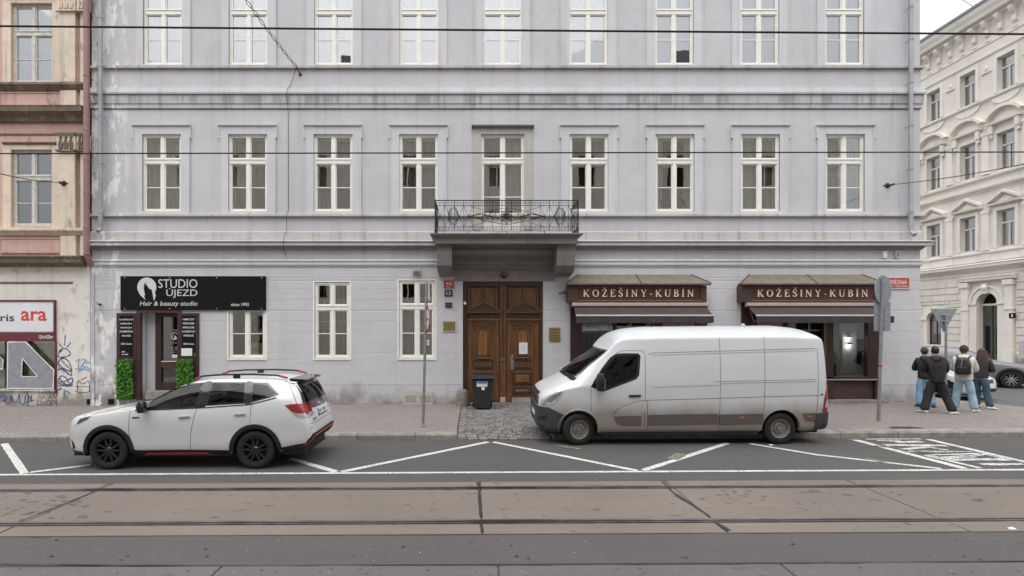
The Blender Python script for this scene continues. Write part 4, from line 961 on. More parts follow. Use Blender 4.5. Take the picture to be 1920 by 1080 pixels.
MB().lathe([(.05,0),(.08,.12),(.07,.12)], (wx(1580),W+.3,wz(705)), n=10).build('pot', MC['terracotta'], pl); leafy('foliage', wx(1580),W+.3,wz(692), .13,.08,.16, 120, .04, m_leaf, pl)
m_flow = M('white_blossom', (.55,.5,.45), .6, var=.2)
for k,(a,b,lb) in enumerate(((1096,612,'dried blossom branch hanging inside the left end of the shop window above the van'),(1118,640,'white orchid in the shop window above the van windscreen'),(1250,604,'pale blossom sprig in the shop window above the van roof'))):
    pl = thing('flower_arrangement', lb, 'flowers', (wx(a),W+.2,wz(b+12)))
    leafy('blossom', wx(a),W+.2,wz(b), .2,.06,.22, 46, .035, m_flow, pl); MB().tube([(wx(a)-.15,W+.22,wz(b+16)),(wx(a)-.05,W+.2,wz(b+6)),(wx(a)+.12,W+.2,wz(b-8))], .008, 5).build('stem', m_oak_d, pl)
pk = thing('flower_arrangement', 'pink flowers low in the shop window beside the van windscreen', 'flowers', (wx(1080),W+.15,wz(684))); leafy('blossom', wx(1081),W+.15,wz(674), .16,.05,.10, 50, .045, M('pink_blossom',(.6,.27,.25),.6), pk)
for k,a in enumerate((1140,1170,1270,1296)):
    mn = thing('fur_coat', ['grey fur coat on a stand in the left pane of the shop window','dark fur coat on a stand in the middle pane of the shop window','brown fur coat on a stand in the right pane of the shop window','pale fur coat at the right end of the shop window'][k], 'coat', (wx(a),W+.55,wz(706)))
    c = [(.30,.29,.27),(.05,.04,.035),(.09,.06,.04),(.28,.27,.25)][k]
    MB().lathe([(.26,0),(.24,.4),(.2,.7),(.22,1.0),(.16,1.25),(.07,1.36),(.06,1.5)], (wx(a),W+.55,wz(706)+.35), n=14).build('coat', M('fur_%d'%k, c, .95, var=.3, scale=20, bmp=.8, bscale=60), mn, smooth=True)
    MB().tube([(wx(a),W+.55,wz(706)),(wx(a),W+.55,wz(706)+.4)], .02, 6).build('stand', m_black, mn)
# ================================================================ pink building on the left
m_pink = stucco('pink_stucco', (.60,.39,.34), .5, False, False, .55, (.20,.13,.10)); m_crm = stucco('cream_stucco', (.70,.60,.475), .6, False, False, .6, (.22,.17,.12))
m_shopw = stucco('pale_plaster', (.74,.705,.655), .5, True, False, .4, (.30,.22,.15)); m_cor = stucco('sooty_cornice', (.20,.155,.115), .8, False, False, .7, (.035,.03,.025))
PX0, PX1 = -24.0, wx(169)
pk_b = thing('pink_building', 'weathered pink and cream building with peeling pilasters at the left edge', 'building', (-18, W, .1))
pcs = [61, 61-190, 61-380]
ph = []
for c in pcs:
    ph += [(wx(c-38.5),wx(c+38.5),wz(424),wz(282)), (wx(c-38),wx(c+38),wz(155),wz(8))]
SHW = (wx(-250), wx(104), wz(730), wz(640)); ph.append(SHW)
mb = MB()
for nm,z0,z1,mt in (('shop_wall',-.3,wz(500),m_shopw),('wall',wz(500),14.9,m_pink)):
    hs = [h for h in ph if h[2] >= z0-.01 and h[3] <= z1+.01]
    holed_wall(MB(), PX0, PX1, z0, z1, hs, W, .34).build(nm, mt, pk_b)
MB().add([(PX0,W,0),(PX0,W+14,0),(PX0,W+14,14.9),(PX0,W,14.9),(PX1,W+14,0),(PX1,W+14,14.9)], [(3,2,1,0),(1,2,5,4)]).build('rear_wall', m_pink, pk_b)
bx('parapet_roof', m_roof, pk_b, PX0, PX1, W-.3, W+14, 14.9, 15.2)
bx('interior', m_room, pk_b, PX0+.1, PX1-.1, W+1.2, W+1.3, 0, 14.8)
def prun(name, mat, prof, x1=PX1, x0=PX0): return MB().run([(W+.04,prof[0][1])]+[(W-p,z) for p,z in prof]+[(W+.04,prof[-1][1])], x0, x1).build(name, mat, pk_b, fix=True)
prun('cornice', m_cor, [(.0,wz(501)),(.08,wz(500)),(.12,wz(496)),(.30,wz(494)),(.32,wz(487)),(.38,wz(484)),(.38,wz(482)),(.03,wz(479))], wx(163))
prun('sill_course', m_crm, [(.06,wz(442)),(.12,wz(438)),(.2,wz(434)),(.2,wz(430)),(.06,wz(428))], wx(165))
prun('cornice', m_cor, [(.02,wz(231)),(.10,wz(230)),(.14,wz(222)),(.22,wz(219)),(.34,wz(216)),(.36,wz(209)),(.38,wz(206)),(.03,wz(203))], wx(168))
prun('sill_course', m_cor, [(.06,wz(172)),(.12,wz(168)),(.2,wz(163)),(.2,wz(159)),(.06,wz(157))], wx(168))
prun('string_course', m_cor, [(.0,wz(254)),(.035,wz(253)),(.035,wz(251)),(.0,wz(250))])
prun('shop_string', m_cor, [(.0,wz(532)),(.03,wz(531)),(.035,wz(529.4)),(.0,wz(528))], wx(137))
def pbx(name, mat, a,b,c,d, pr, bev=.008, par=None): return bx(name, mat, par or pk_b, wx(a),wx(b),W-pr,W+.01,wz(d),wz(c), bevel=bev)
for off in (0,-190):
    for z0,z1 in ((253,430),(-20,157)):
        pbx('pilaster', m_crm, 118+off,147+off,z0,z1,.14)
    for a,b in ((118,147),(155,168)) if off == 0 else ((118,147),):
        if a == 155: pbx('pilaster', m_crm, a,b,253,430,.10); pbx('pilaster', m_crm, a,b,-20,157,.10)
        for z0,z1 in ((443,481),(172,204)): pbx('pedestal', m_crm, a+off,b+off,z0,z1,.11)
        for zt_ in (256,-4):
            cap = pbx('capital', m_crm, a-3+off,b+3+off,zt_,zt_+28,.19)
            mb = MB()
            nq = 3 if b-a > 20 else 2
            for q in range(nq):
                xc = wx(a+(q+.5)*(b-a)/nq+off)
                zc_ = wz(zt_+27); mb.prism([(xc-.05,zc_),(xc-.07,zc_+.16),(xc-.03,zc_+.27),(xc,zc_+.33),(xc+.03,zc_+.27),(xc+.07,zc_+.16),(xc+.05,zc_)], W-.225, W-.19); mb.prism([(xc-.012,zc_),(xc,zc_+.3),(xc+.012,zc_)], W-.245, W-.2255); mb.lathe([(.0,-.05),(.03,-.03),(.045,.0)], (xc,W-.20,zc_+.36), 'y', 8)
            mb.box(wx(a-5+off),wx(b+5+off),W-.215,W-.10,wz(zt_+31),wz(zt_+28)); mb.box(wx(a-5+off),wx(b+5+off),W-.24,W-.10,wz(zt_+1),wz(zt_-3)); mb.build('capital_carving', m_cor if zt_ > 0 else m_crm, cap)
    for z0,z1 in ((446,475),(173,203)):
        xa,xb = 4+off,112+off; pnl = pbx('spandrel_panel', m_pink, xa,xb,z0+3,z1-3,.03)
        for p in ((xa-3,xb+3,z0,z0+2.8),(xa-3,xb+3,z1-2.8,z1),(xa-3,xa-.3,z0+2.8,z1-2.8),(xb+.3,xb+3,z0+2.8,z1-2.8)): pbx('panel_moulding', m_pink, *p, .05, .01)
for c in pcs:
    for z0,z1,w_,gm in ((282,424,76,m_glass_dirty),(8,155,76,m_glass_hi)):
        cx = wx(c); zc = (wz(z0)+wz(z1))/2; h_ = wz(z0)-wz(z1)
        o = window(pk_b, cx, zc, w_*.0167, h_, W+.05, m_frame_o, gm, tr=.36)
        for p in ((c-54,c-38.5,z0-10,z1+5),(c+38.5,c+54,z0-10,z1+5),(c-38.5,c+38.5,z0-10,z0-.5)): pbx('surround', m_crm, *p, .05, .012, o)
        MB().run([(W-.05,wz(z0-10)),(W-.10,wz(z0-11)),(W-.13,wz(z0-13)),(W+.0,wz(z0-15)),(W+.0,wz(z0-10))], wx(c-52),wx(c+52)).build('hood_moulding', m_cor, o, fix=True)
        bx('blind', M('grey_blind',(.44,.46,.47),.8,var=.1), o, cx-.58,cx+.58,W+.22,W+.23,zc-h_/2+.06,zc+h_/2-.06)
# shop sign, window, graffiti
m_maroon = M('maroon_paint', (.135,.022,.028), .5, var=.2, scale=6); m_signw = M('white_sign', (.70,.71,.73), .5, var=.06, scale=2); m_red = M('red_print', (.60,.055,.035), .5)
ss = thing('shop_sign', 'white shop sign with black ris and red ara lettering in a maroon frame', 'sign', (wx(40),W,wz(622)))
bx('board', m_signw, ss, wx(-150),wx(103),W-.05,W-.004,wz(622),wz(566))
for p in ((-150,106,562.5,565.8),(103.2,106,566,624)): bx('frame', m_maroon, ss, wx(p[0]),wx(p[1]),W-.07,W-.003,wz(p[3]),wz(p[2]))
text('lettering','ara', wx(42), wz(592.5), W-.052, 18.5*.0167, m_red, ss, 48*.0167, 'LEFT', .018); text('lettering','ris', wx(3.5), wz(596), W-.052, 13*.0167, m_txt_d, ss, 26*.0167, 'LEFT', .015); text('lettering','te', wx(-22), wz(597), W-.052, 12*.0167, m_txt_d, ss, 20*.0167, 'LEFT', .015)
sw = thing('shop_window', 'wide shop window with drawn net curtain and grey graffiti letter', 'shop window', (wx(40),W,wz(730)))
bx('fascia_strip', m_maroon, sw, wx(-250),wx(106),W-.05,W+.06,wz(640),wz(624.5)); bx('frame', m_maroon, sw, wx(104.2),wx(107),W-.04,W+.06,wz(738),wz(640.2)); bx('sill', m_shopw, sw, wx(-250),wx(104),W-.06,W+.06,wz(733),wz(729))
bx('pane', m_glass, sw, wx(-250),wx(104),W+.05,W+.056,wz(729),wz(640.2)); curtain(sw, wx(-120),wx(104), wz(728),wz(641), W+.085, M('net_curtain',(.66,.67,.56),.9,var=.2,scale=3), .025, 30)
bx('frame_bar', m_brown, sw, wx(7),wx(9),W+.04,W+.062,wz(729),wz(640.2))
zg = lambda a,b: (wx(a/4.5), wz(540+b/4.5))
def blob(name, pts, mat, parent, y, t=.003, px=zg): return MB().prism([px(*p) for p in pts], y-t, y).build(name, mat, parent)
m_gg = M('grey_spray_paint', (.27,.27,.30), .6, var=.15, scale=6); m_gw = M('white_spray_paint', (.68,.68,.68), .6, var=.08); m_gb = M('blue_marker', (.03,.075,.20), .6, var=.3, scale=14); m_gl = M('light_blue_spray', (.06,.27,.48), .6, var=.3, scale=14); m_gk = M('black_marker', (.03,.028,.03), .7, var=.3, scale=14)
def strokes(name, lines, r, mat, y, px=zg):
    mb = MB()
    for k,l in enumerate(lines):
        p = [px(*q) for q in l]
        o = []
        for i in range(len(p)-1):      # smooth the hand-drawn line
            p0,p1,p2,p3 = p[max(i-1,0)],p[i],p[i+1],p[min(i+2,len(p)-1)]
            for s in range(4):
                t = s/4; o.append(tuple(.5*(2*p1[j]+(p2[j]-p0[j])*t+(2*p0[j]-5*p1[j]+4*p2[j]-p3[j])*t*t+(3*p1[j]-p0[j]-3*p2[j]+p3[j])*t**3) for j in (0,1)))
        o.append(p[-1]); n = len(o); vs = []
        for i,q in enumerate(o):
            a,b = o[max(i-1,0)],o[min(i+1,n-1)]; d = Vector((b[0]-a[0],b[1]-a[1])); d = d.normalized() if d.length else Vector((1,0)); w_ = r*(1+.25*math.sin(i*1.7+k))
            vs += [(q[0]-d.y*w_,y-.0004*k,q[1]+d.x*w_),(q[0]+d.y*w_,y-.0004*k,q[1]-d.x*w_)]
        mb.add(vs, [(2*i,2*i+1,2*i+3,2*i+2) for i in range(n-1)])
    return mb.build(name, mat, None)
A = [(85,455),(235,455),(470,690),(465,845),(80,845)]; hole = [(205,590),(200,745),(335,745)]
mb = MB(); yy = W-.075
V = [zg(*p) for p in A+hole]; 
mb.add([(x,yy,z) for x,z in V], [(0,1,5),(1,2,7),(1,7,5),(2,3,7),(3,6,7),(3,4,6),(4,0,6),(0,5,6)])
gr1 = mb.build('graffiti', m_gg, None, label='big grey letter A outlined in white sprayed over the shop window'); tag(gr1, cat='graffiti'); WL[gr1.name] = Vector(gr1.location)
def outl(lines, r, mat, parent, y, px=zg):
    o = strokes('outline', lines, r, mat, y, px); o.parent = parent; o.location = Vector(o.location)-WL[parent.name]; return o
def closed(p): return [[p[i],p[(i+1)%len(p)]] for i in range(len(p))]
outl(closed(A), .018, m_gw, gr1, yy-.003); outl(closed(hole), .014, m_gw, gr1, yy-.003)
gr2 = blob('graffiti', [(-90,560),(-10,560),(45,620),(40,680),(-90,685)], m_gg, None, yy, .002); tag(gr2, 'cut off grey graffiti letter outlined in white at the left photo edge', 'graffiti'); WL[gr2.name] = Vector(gr2.location)
outl([[(-10,560),(45,605)],[(45,605),(40,682)],[(40,682),(-90,684)]], .016, m_gw, gr2, yy-.004)
yg = W-.004
tag(strokes('graffiti', [[(552,395),(545,485)],[(500,470),(525,500)],[(597,462),(565,500)],[(495,560),(510,520),(545,510),(575,525),(595,555),(560,580),(500,582),(490,565)],[(500,545),(530,520)],[(490,640),(510,600),(560,600),(590,640),(606,690),(590,700),(540,680),(500,650),(487,640)],
    [(520,610),(560,650),(600,690)],[(490,690),(540,680),(570,720),(605,735),(600,700)],[(490,780),(520,740),(560,760),(585,800),(610,800)],[(487,790),(540,790),(610,760),(612,800)],[(487,825),(615,825)],[(490,805),(560,815),(615,812)],[(545,855),(540,930)],[(560,865),(590,890)],[(485,865),(520,845)],[(500,760),(540,800),(570,830)],[(495,620),(520,590),(548,580)],[(500,670),(550,700),(600,740)]], .015, m_gb, yg),
    'tall dark blue graffiti tag with rays beside the shop window', 'graffiti')
tag(strokes('graffiti', [[(640,620),(670,600),(660,660),(690,700),(650,680),(635,685)],[(680,610),(720,600),(700,650),(730,690),(690,680)],[(720,640),(760,625),(775,660),(750,700),(725,680)],[(660,715),(700,640),(740,610)],[(690,700),(720,660),(770,700),(775,705)]], .011, m_gl, yg), 'light blue graffiti scribble on the pale wall', 'graffiti')
tag(strokes('graffiti', [[(655,870),(660,785),(700,810),(750,785),(755,870)],[(640,830),(765,835)],[(630,865),(690,885),(790,865)],[(685,775),(735,750)],[(655,795),(650,800)]], .010, m_gk, yg), 'black graffiti drawing like a small crown under the light blue scribble', 'graffiti')
tag(strokes('graffiti', [[(0,905),(40,900),(60,930),(35,950),(75,975),(95,905),(100,975)],[(95,905),(130,970),(165,900)],[(165,905),(170,970),(205,975),(215,905)],[(205,885),(235,870),(225,905)],[(230,905),(270,945),(215,970)],[(245,900),(235,990),(290,995)],[(270,905),(255,950),(295,945)],[(0,925),(30,915),(50,955),(20,950)]], .016, m_gb, W-.0655 if False else yg), 'blue graffiti tag low on the wall beneath the shop window', 'graffiti')
tag(strokes('graffiti', [[(310,870),(330,870),(330,925),(310,925)],[(350,880),(345,925),(365,925),(368,880),(350,880)],[(380,930),(385,870),(400,900),(415,865),(418,930)],[(430,880),(428,925),(445,925),(445,880),(430,880)],[(460,870),(462,930),(480,905)],[(480,930),(490,870)]], .007, m_gk, yg), 'thin black graffiti word upper line at the wall foot', 'graffiti')
tag(strokes('graffiti', [[(315,1020),(318,950),(345,955),(340,985),(318,985)],[(360,955),(358,1010),(378,1010),(382,955)],[(395,1020),(398,950),(425,955),(420,985),(398,985)],[(435,1020),(438,950),(462,955),(458,985),(438,985)],[(475,1010),(480,940),(468,955)],[(480,1015),(520,1010)]], .007, m_gk, yg), 'thin black graffiti word lower line at the wall foot', 'graffiti')
tag(strokes('graffiti', [[(340,405),(360,400),(365,425),(345,428)],[(370,400),(385,425),(400,400)],[(405,402),(425,400),(425,425),(405,425)],[(430,400),(450,425)],[(440,428),(460,405)],[(335,415),(460,412)]], .009, m_gw, W-.054), 'white scrawled tag on the maroon strip over the shop window', 'graffiti')
# rain pipes
def pipe(name, pts, r, mat, label, clips, foot=None):
    t = thing(name, label, 'drainpipe', pts[-1]); MB().tube(pts, r, 12).build('pipe', mat, t, smooth=True)
    for zc in clips:
        x = pts[0][0]; MB().lathe([(r+.012,-.025),(r+.014,0),(r+.012,.025)], (x,pts[0][1],zc), 'z', 12).build('clip', mat, t)
        MB().tube([(x,pts[0][1]+r,zc),(x,W,zc)], .012, 5).build('bracket', mat, t)
    return t
m_pipe_r = stucco('rusty_pink_pipe', (.34,.20,.19), .8, False, False, .7, (.16,.03,.025), .6)
xp = wx(174.5); pipe('drainpipe', [(xp,W-.28,14.6),(xp,W-.28,wz(470)),(xp,W-.24,wz(482)),(xp-.02,W-.12,wz(492)),(xp-.03,W-.06,wz(497))], .085, m_pipe_r, 'rusty pink rain pipe between the pink and the grey building', [wz(v) for v in (60,150,250,305,365,430,478)])
xp = wx(197); pipe('drainpipe', [(xp,W-.2,14.6),(xp,W-.2,wz(425)),(xp,W-.2,wz(431)),(xp,W-.32,wz(437))], .062, m_zinc, 'grey zinc rain pipe at the left end of the grey facade', [wz(v) for v in (40,130,220,310,400)])
xp = wx(1698); pipe('drainpipe', [(xp,W-.2,14.6),(xp,W-.2,wz(433)),(xp,W-.22,wz(438)),(xp,W-.34,wz(444))], .062, m_zinc, 'grey zinc rain pipe near the right corner of the grey facade', [wz(v) for v in (20,80,160,240,320,400)])
# ================================================================ cream building across the side street (facade looks left)
XRB = 31.0
tfr = lambda s,y,z: (XRB+y, -s, z)
RB = lambda: MB(tfr)
m_cr = stucco('cream_facade', (.69,.645,.575), .3, True, False, .2, (.30,.25,.19), zb=.5); m_cr2 = stucco('cream_trim', (.73,.69,.62), .25, False, False, .25, (.25,.21,.17)); m_cr3 = stucco('cream_block', (.68,.635,.56), .25, True, False, .2, rnd=.05, zb=.5)
m_gdoor = M('grey_green_door', (.055,.060,.050), .5, var=.15, scale=5)
cr_b = thing('cream_building', 'ornate cream four storey building across the side street at the right edge', 'building', (XRB, 30, .1))
cols = [-38.5,-36.0,-33.5,-31.1,-28.6,-26.1]
rows = [(7.24,9.41),(11.79,13.98),(16.47,18.46)]; ww = 1.06
S0, S1_ = -43.5, -15.0; EAVE = 21.95
hs = [(c-ww/2,c+ww/2,a,b) for c in cols for a,b in rows]
door = (-32.85,-31.55,.1,4.6); gws = [(-36.55,-35.45,1.35,3.55),(-39.1,-38.0,1.35,3.55),(-29.3,-28.2,1.35,3.55),(-26.8,-25.7,1.35,3.55)]
ghs = [door]+gws
holed_wall(RB(), S0, S1_, 5.8, EAVE, hs, 0, .38).build('wall', m_cr, cr_b)
wallg = holed_wall(RB(), S0, S1_, -.2, 5.8, ghs, 0, .4).build('ground_wall', m_cr, cr_b)
RB().add([(S0,0,-.2),(S0,12,-.2),(S0,12,EAVE),(S0,0,EAVE),(S1_,0,-.2),(S1_,12,-.2),(S1_,12,EAVE),(S1_,0,EAVE)], [(3,2,1,0),(4,5,6,7),(1,2,6,5)]).build('rear_wall', m_cr, cr_b)
RB().box(S0+.1,S1_-.1,1.2,1.3,0,EAVE-.1).build('interior', m_room, cr_b)
def rrun(name, mat, prof, a=S0, b=S1_): return RB().run([(.05,prof[0][1])]+[(-p,z) for p,z in prof]+[(.05,prof[-1][1])], a, b).build(name, mat, cr_b, fix=True)
rrun('string_course', m_cr2, [(.0,5.7),(.05,5.74),(.05,5.82),(.0,5.86)])
rrun('cornice', m_cr2, [(.0,5.98),(.08,6.0),(.12,6.1),(.36,6.16),(.38,6.32),(.42,6.36),(.05,6.46)])
rrun('sill_course', m_cr2, [(.05,6.5),(.08,6.52),(.08,6.98),(.16,7.0),(.17,7.09),(.0,7.14)])
rrun('cornice', m_cr2, [(.0,10.72),(.06,10.75),(.10,10.85),(.22,10.9),(.24,11.0),(.0,11.06)])
rrun('sill_course', m_cr2, [(.0,11.5),(.05,11.52),(.16,11.56),(.17,11.66),(.0,11.72)])
rrun('sill_course', m_cr2, [(.0,16.16),(.06,16.2),(.16,16.26),(.17,16.34),(.0,16.4)])
rrun('string_course', m_cr2, [(.0,18.85),(.08,18.9),(.09,19.0),(.0,19.05)])
rrun('frieze', m_cr2, [(.02,19.6),(.05,19.62),(.05,19.7),(.02,19.72)])
rrun('eave_cornice', m_cr2, [(.0,20.95),(.12,21.0),(.18,21.15),(.45,21.2),(.5,21.4),(.6,21.6),(.66,21.85),(.1,21.95)])
rrun('gutter', m_zinc_d, [(.2,21.96),(.70,21.86),(.74,21.98),(.72,22.06),(.3,22.12)])
RB().add([(S0,-.7,22.05),(S1_,-.7,22.05),(S1_,5,25),(S0,5,25),(S0,12,22),(S1_,12,22)], [(0,1,2,3),(3,2,5,4)]).build('roof', m_roof, cr_b)
m_wfr = M('grey_white_window', (.55,.54,.51), .5, var=.06); m_dk = glass('street_glass', (.55,.57,.6), .34, .02)
def rshare(key, fn):
    me, c = shared(key, fn); return me, c
def rput(name, key, fn, mat, parent, ds, dz):
    me, c = shared(key, fn); return place(name, me, mat, parent, (c.x, c.y-ds, c.z+dz))
def rwin(c, a, b, arched=False):
    h_ = b-a; hw = ww/2; k = round(h_,2)
    def fr():
        mb = RB(); y0,y1 = .20,.28
        mb.box(-hw,hw,y0,y1,0,.08).box(-hw,hw,y0,y1,h_-.08,h_).box(-hw,-hw+.08,y0,y1,.08,h_-.08).box(hw-.08,hw,y0,y1,.08,h_-.08).box(-hw+.08,hw-.08,y0-.03,y1,h_*.64,h_*.64+.1).box(-.05,.05,y0-.01,y1,.08,h_*.64)
        return mb.mesh('window')
    o = rput('window', ('rw',k), fr, m_wfr, cr_b, c, a)
    for i,(x0,x1,z0,z1) in enumerate(((-hw+.08,-.05,.08,h_*.64),(.05,hw-.08,.08,h_*.64),(-hw+.08,hw-.08,h_*.64+.1,h_-.08))):
        rput('pane', ('rp',k,i), lambda: RB().box(x0,x1,.24,.245,z0,z1).mesh('pane'), m_dk, o, c, a)
    rput('curtain', ('rc',k), lambda: RB().box(-hw+.05,-.08,.42,.44,.05,h_*.95).box(.16,hw-.05,.42,.44,.05,h_*.95).mesh('curtain'), m_curt, o, c, a)
    def sur():
        mb = RB(); e = .2
        mb.box(-hw-e,-hw,-.06,.02,-.0,h_+.02).box(hw,hw+e,-.06,.02,-.0,h_+.02).box(-hw-e,hw+e,-.06,.02,h_+.02,h_+.22); return mb.mesh('surround')
    rput('surround', ('rs',k), sur, m_cr2, o, c, a)
    return o
def gable(c, z, kind):
    if kind == 'tri':
        def f():
            mb = RB(); e = 1.0
            mb.run([(-.05,0),(-.24,.03),(-.26,.14),(.0,.16),(.02,0)], -e, e)
            for s in (-1,1): mb.prism([(s*e,.16),(s*e,.30),(0,.86),(0,.70)], -.26, .02)
            mb.prism([(-.55,.20),(.55,.20),(0,.52)], -.06, .02); return mb.mesh('pediment')
        return rput('pediment', 'tri', f, m_cr2, cr_b, c, z)
    def f():
        mb = RB(); e = 1.0
        mb.run([(-.05,0),(-.26,.03),(-.28,.14),(.0,.16),(.02,0)], -e, e)
        n = 12; P = lambda r,t: (r*1.07*math.sin(t), -.35+r*.98*math.cos(t)+.18)
        for i in range(n):
            t0,t1 = -1.05+2.1*i/n, -1.05+2.1*(i+1)/n; mb.prism([P(1.05,t0),P(1.22,t0),P(1.22,t1),P(1.05,t1)], -.30, .02)
        mb.prism([(-.7,.18)]+[(.78*math.sin(t)*1.0,.18+.38*math.cos(t)) for t in [-1.5+3*i/8 for i in range(9)]]+[(.7,.18)], -.02, .02)
        for s in (-1,1): mb.box(s*.78-.12,s*.78+.12,-.22,.02,-.5,0.0); mb.box(s*.78-.08,s*.78+.08,-.16,.02,-.75,-.5)
        return mb.mesh('arched_pediment')
    return rput('arched_pediment', 'arc', f, m_cr2, cr_b, c, z)
for c in cols:
    for i,(a,b) in enumerate(rows): rwin(c, a, b)
    gable(c, 9.75, 'tri'); gable(c, 14.55, 'arc')
    def apron():
        mb = RB(); mb.prism([(.85*math.cos(t),-.42*math.sin(t)) for t in [math.pi*i/10 for i in range(11)]], -.08, .02); return mb.mesh('apron')
    rput('apron', 'apron', apron, m_cr2, cr_b, c, 16.15)
for a,b in zip(cols, cols[1:]):
    m_ = (a+b)/2
    for z0,z1 in ((7.15,9.6),(11.75,14.3)):
        rput('pilaster', ('rpl',z0), lambda: RB().box(-.22,.22,-.10,.02,0,z1-z0).box(-.27,.27,-.13,.02,0,.25).box(-.27,.27,-.13,.02,z1-z0-.2,z1-z0).mesh('pilaster'), m_cr2, cr_b, m_, z0)
    rput('ornament', 'orn4', lambda: RB().box(-.30,.30,-.08,.02,0,.07).lathe([(.0,-.09),(.12,-.06),(.17,.02)], (0,0,.28), 'y', 10).mesh('ornament'), m_cr2, cr_b, m_, 17.9)
    rput('pedestal', 'ped4', lambda: RB().box(-.3,.3,-.12,-.082,6.55,6.95).mesh('pedestal'), m_cr2, cr_b, m_, 0)
u = S0+.5
while u < S1_-.4:
    rput('console', 'cons', lambda: RB().run([(.02,0),(-.10,0),(-.14,.12),(-.12,.4),(-.3,.62),(-.38,.8),(-.38,.9),(.02,.9)], -.13, .13).mesh('console'), m_cr2, cr_b, u, 20.08)
    rput('dentil', 'dent', lambda: RB().box(-.14,.14,-.07,.02,0,.10).mesh('dentil'), m_cr2, cr_b, u, 19.75); u += .83
# rusticated ground floor courses
z = 1.2; arch_h = [(-33.9,-30.5,0,5.75)]+[(g[0]-.35,g[1]+.35,g[2]-.2,g[3]+.45) for g in gws]
while z < 5.5:
    x = S0
    while x < S1_:
        x1 = min(x+random.uniform(1.3,2.2), S1_)
        for p,q,c,d in rects(x, x1, z, z+.40, arch_h):
            if q-p > .1 and d-c > .1: RB().box(p+.015,q-.015,-.055,.01,c+.04,d-.0).build('rustic_block', m_cr3, cr_b)
        x = x1
    z += .43
rrun('plinth', m_cr3, [(.10,-.2),(.10,1.0),(.04,1.1),(.0,1.15)], S0, -33.9); rrun('plinth', m_cr3, [(.10,-.2),(.10,1.0),(.04,1.1),(.0,1.15)], -30.5, S1_)
def arch_ring(mb, c, zs, r0, r1, y0, y1, n=12):
    for i in range(n):
        t0,t1 = math.pi*i/n, math.pi*(i+1)/n; mb.prism([(c+r*math.cos(t),zs+r*math.sin(t)) for r,t in ((r0,t0),(r1,t0),(r1,t1),(r0,t1))], y0, y1)
    return mb
def arch_fill(mb, a, b, zs, zt, y0, y1, n=14):   # spandrels between an arch and the rectangle around it
    c = (a+b)/2; r = (b-a)/2
    for i in range(n):
        t0,t1 = math.pi*i/n, math.pi*(i+1)/n; p,q = (c+r*math.cos(t0),zs+r*math.sin(t0)),(c+r*math.cos(t1),zs+r*math.sin(t1))
        mb.prism([p,(p[0],zt+.02),(q[0],zt+.02),q], y0, y1)
    return mb
c = -32.2; zs = 4.6-.65
dr = RB().box(door[0],door[1],.36,.42,.1,zs).build('door', m_gdoor, cr_b, label='grey green double door under a round arch')
arch_fill(RB(), door[0],door[1],zs,4.6,.0,.38).build('arch_spandrel', m_cr, cr_b)
arch_ring(RB(), c, zs, .66, 1.0, -.12, .0).build('archivolt', m_cr2, cr_b); arch_ring(RB(), c, zs, 1.0, 1.12, -.18, -.0).build('archivolt', m_cr2, cr_b)
RB().box(c-.14,c+.14,-.28,0,zs+.6,zs+1.2).lathe([(.0,-.1),(.14,-.06),(.18,.02)], (c,-.28,zs+.95), 'y', 10).build('keystone', m_cr2, cr_b)
for s in (-1,1):
    a,b = sorted((c+s*1.15, c+s*1.62)); RB().box(a,b,-.18,.0,1.2,5.3).box(a-.05,b+.05,-.24,0,.0,1.2).box(a-.06,b+.06,-.26,0,5.0,5.3).box(a-.04,b+.04,-.22,0,3.55,3.65).build('portal_pilaster', m_cr2, cr_b)
    a,b = sorted((c+s*.66, c+s*1.14)); RB().box(a,b,-.10,0,.1,zs-.06).box(a-.02,b+.0,-.16,0,zs-.06,zs+.04).build('portal_jamb', m_cr2, cr_b)
rrun('portal_lintel', m_cr2, [(.1,5.32),(.28,5.36),(.3,5.5),(.34,5.55),(.05,5.62)], -34.0, -30.4)
for s in (-1,1):
    a,b = sorted((c+s*.04, c+s*.62)); RB().box(a,b,.30,.36,.15,zs-.12).build('door_leaf', m_gdoor, dr)
    RB().box(a+.12,b-.12,.28,.30,3.0,3.6).build('door_panel', m_gdoor, dr); RB().box(a+.15,b-.15,.285,.30,.9,2.6).build('door_glass', m_sign_bk, dr)
RB().box(door[0],door[1],.26,.36,zs-.12,zs).build('transom', m_cr2, dr); RB().prism([(c+.64*math.cos(t),zs+.64*math.sin(t)) for t in [math.pi*i/12 for i in range(13)]], .36,.40).build('fanlight', m_sign_bk, dr)
for g in gws:
    gc = (g[0]+g[1])/2; gz_ = g[3]-.55
    arch_fill(RB(), g[0],g[1],gz_,g[3],.0,.3).build('arch_spandrel', m_cr, cr_b); mb = arch_ring(RB(), gc, gz_, .56, .95, -.06, .0, 7); mb.build('voussoir_arch', m_cr2, cr_b)
    o = RB().box(g[0],g[1],.2,.26,g[2],g[2]+.08).box(g[0],g[0]+.07,.2,.26,g[2]+.08,g[3]).box(g[1]-.07,g[1],.2,.26,g[2]+.08,g[3]).box(gc-.03,gc+.03,.2,.26,g[2]+.08,g[3]-.5).box(g[0]+.07,g[1]-.07,.19,.26,gz_-.03,gz_+.03).build('arched_window', m_brown, cr_b)
    RB().box(g[0]+.07,g[1]-.07,.23,.235,g[2]+.08,g[3]-.02).build('pane', m_dk, o); RB().box(g[0]+.1,gc-.1,.4,.42,g[2],g[3]-.1).build('curtain', m_curt, o)
    RB().box(g[0]-.08,g[1]+.08,-.12,.2,g[2]-.1,g[2]).build('sill', m_cr2, o)
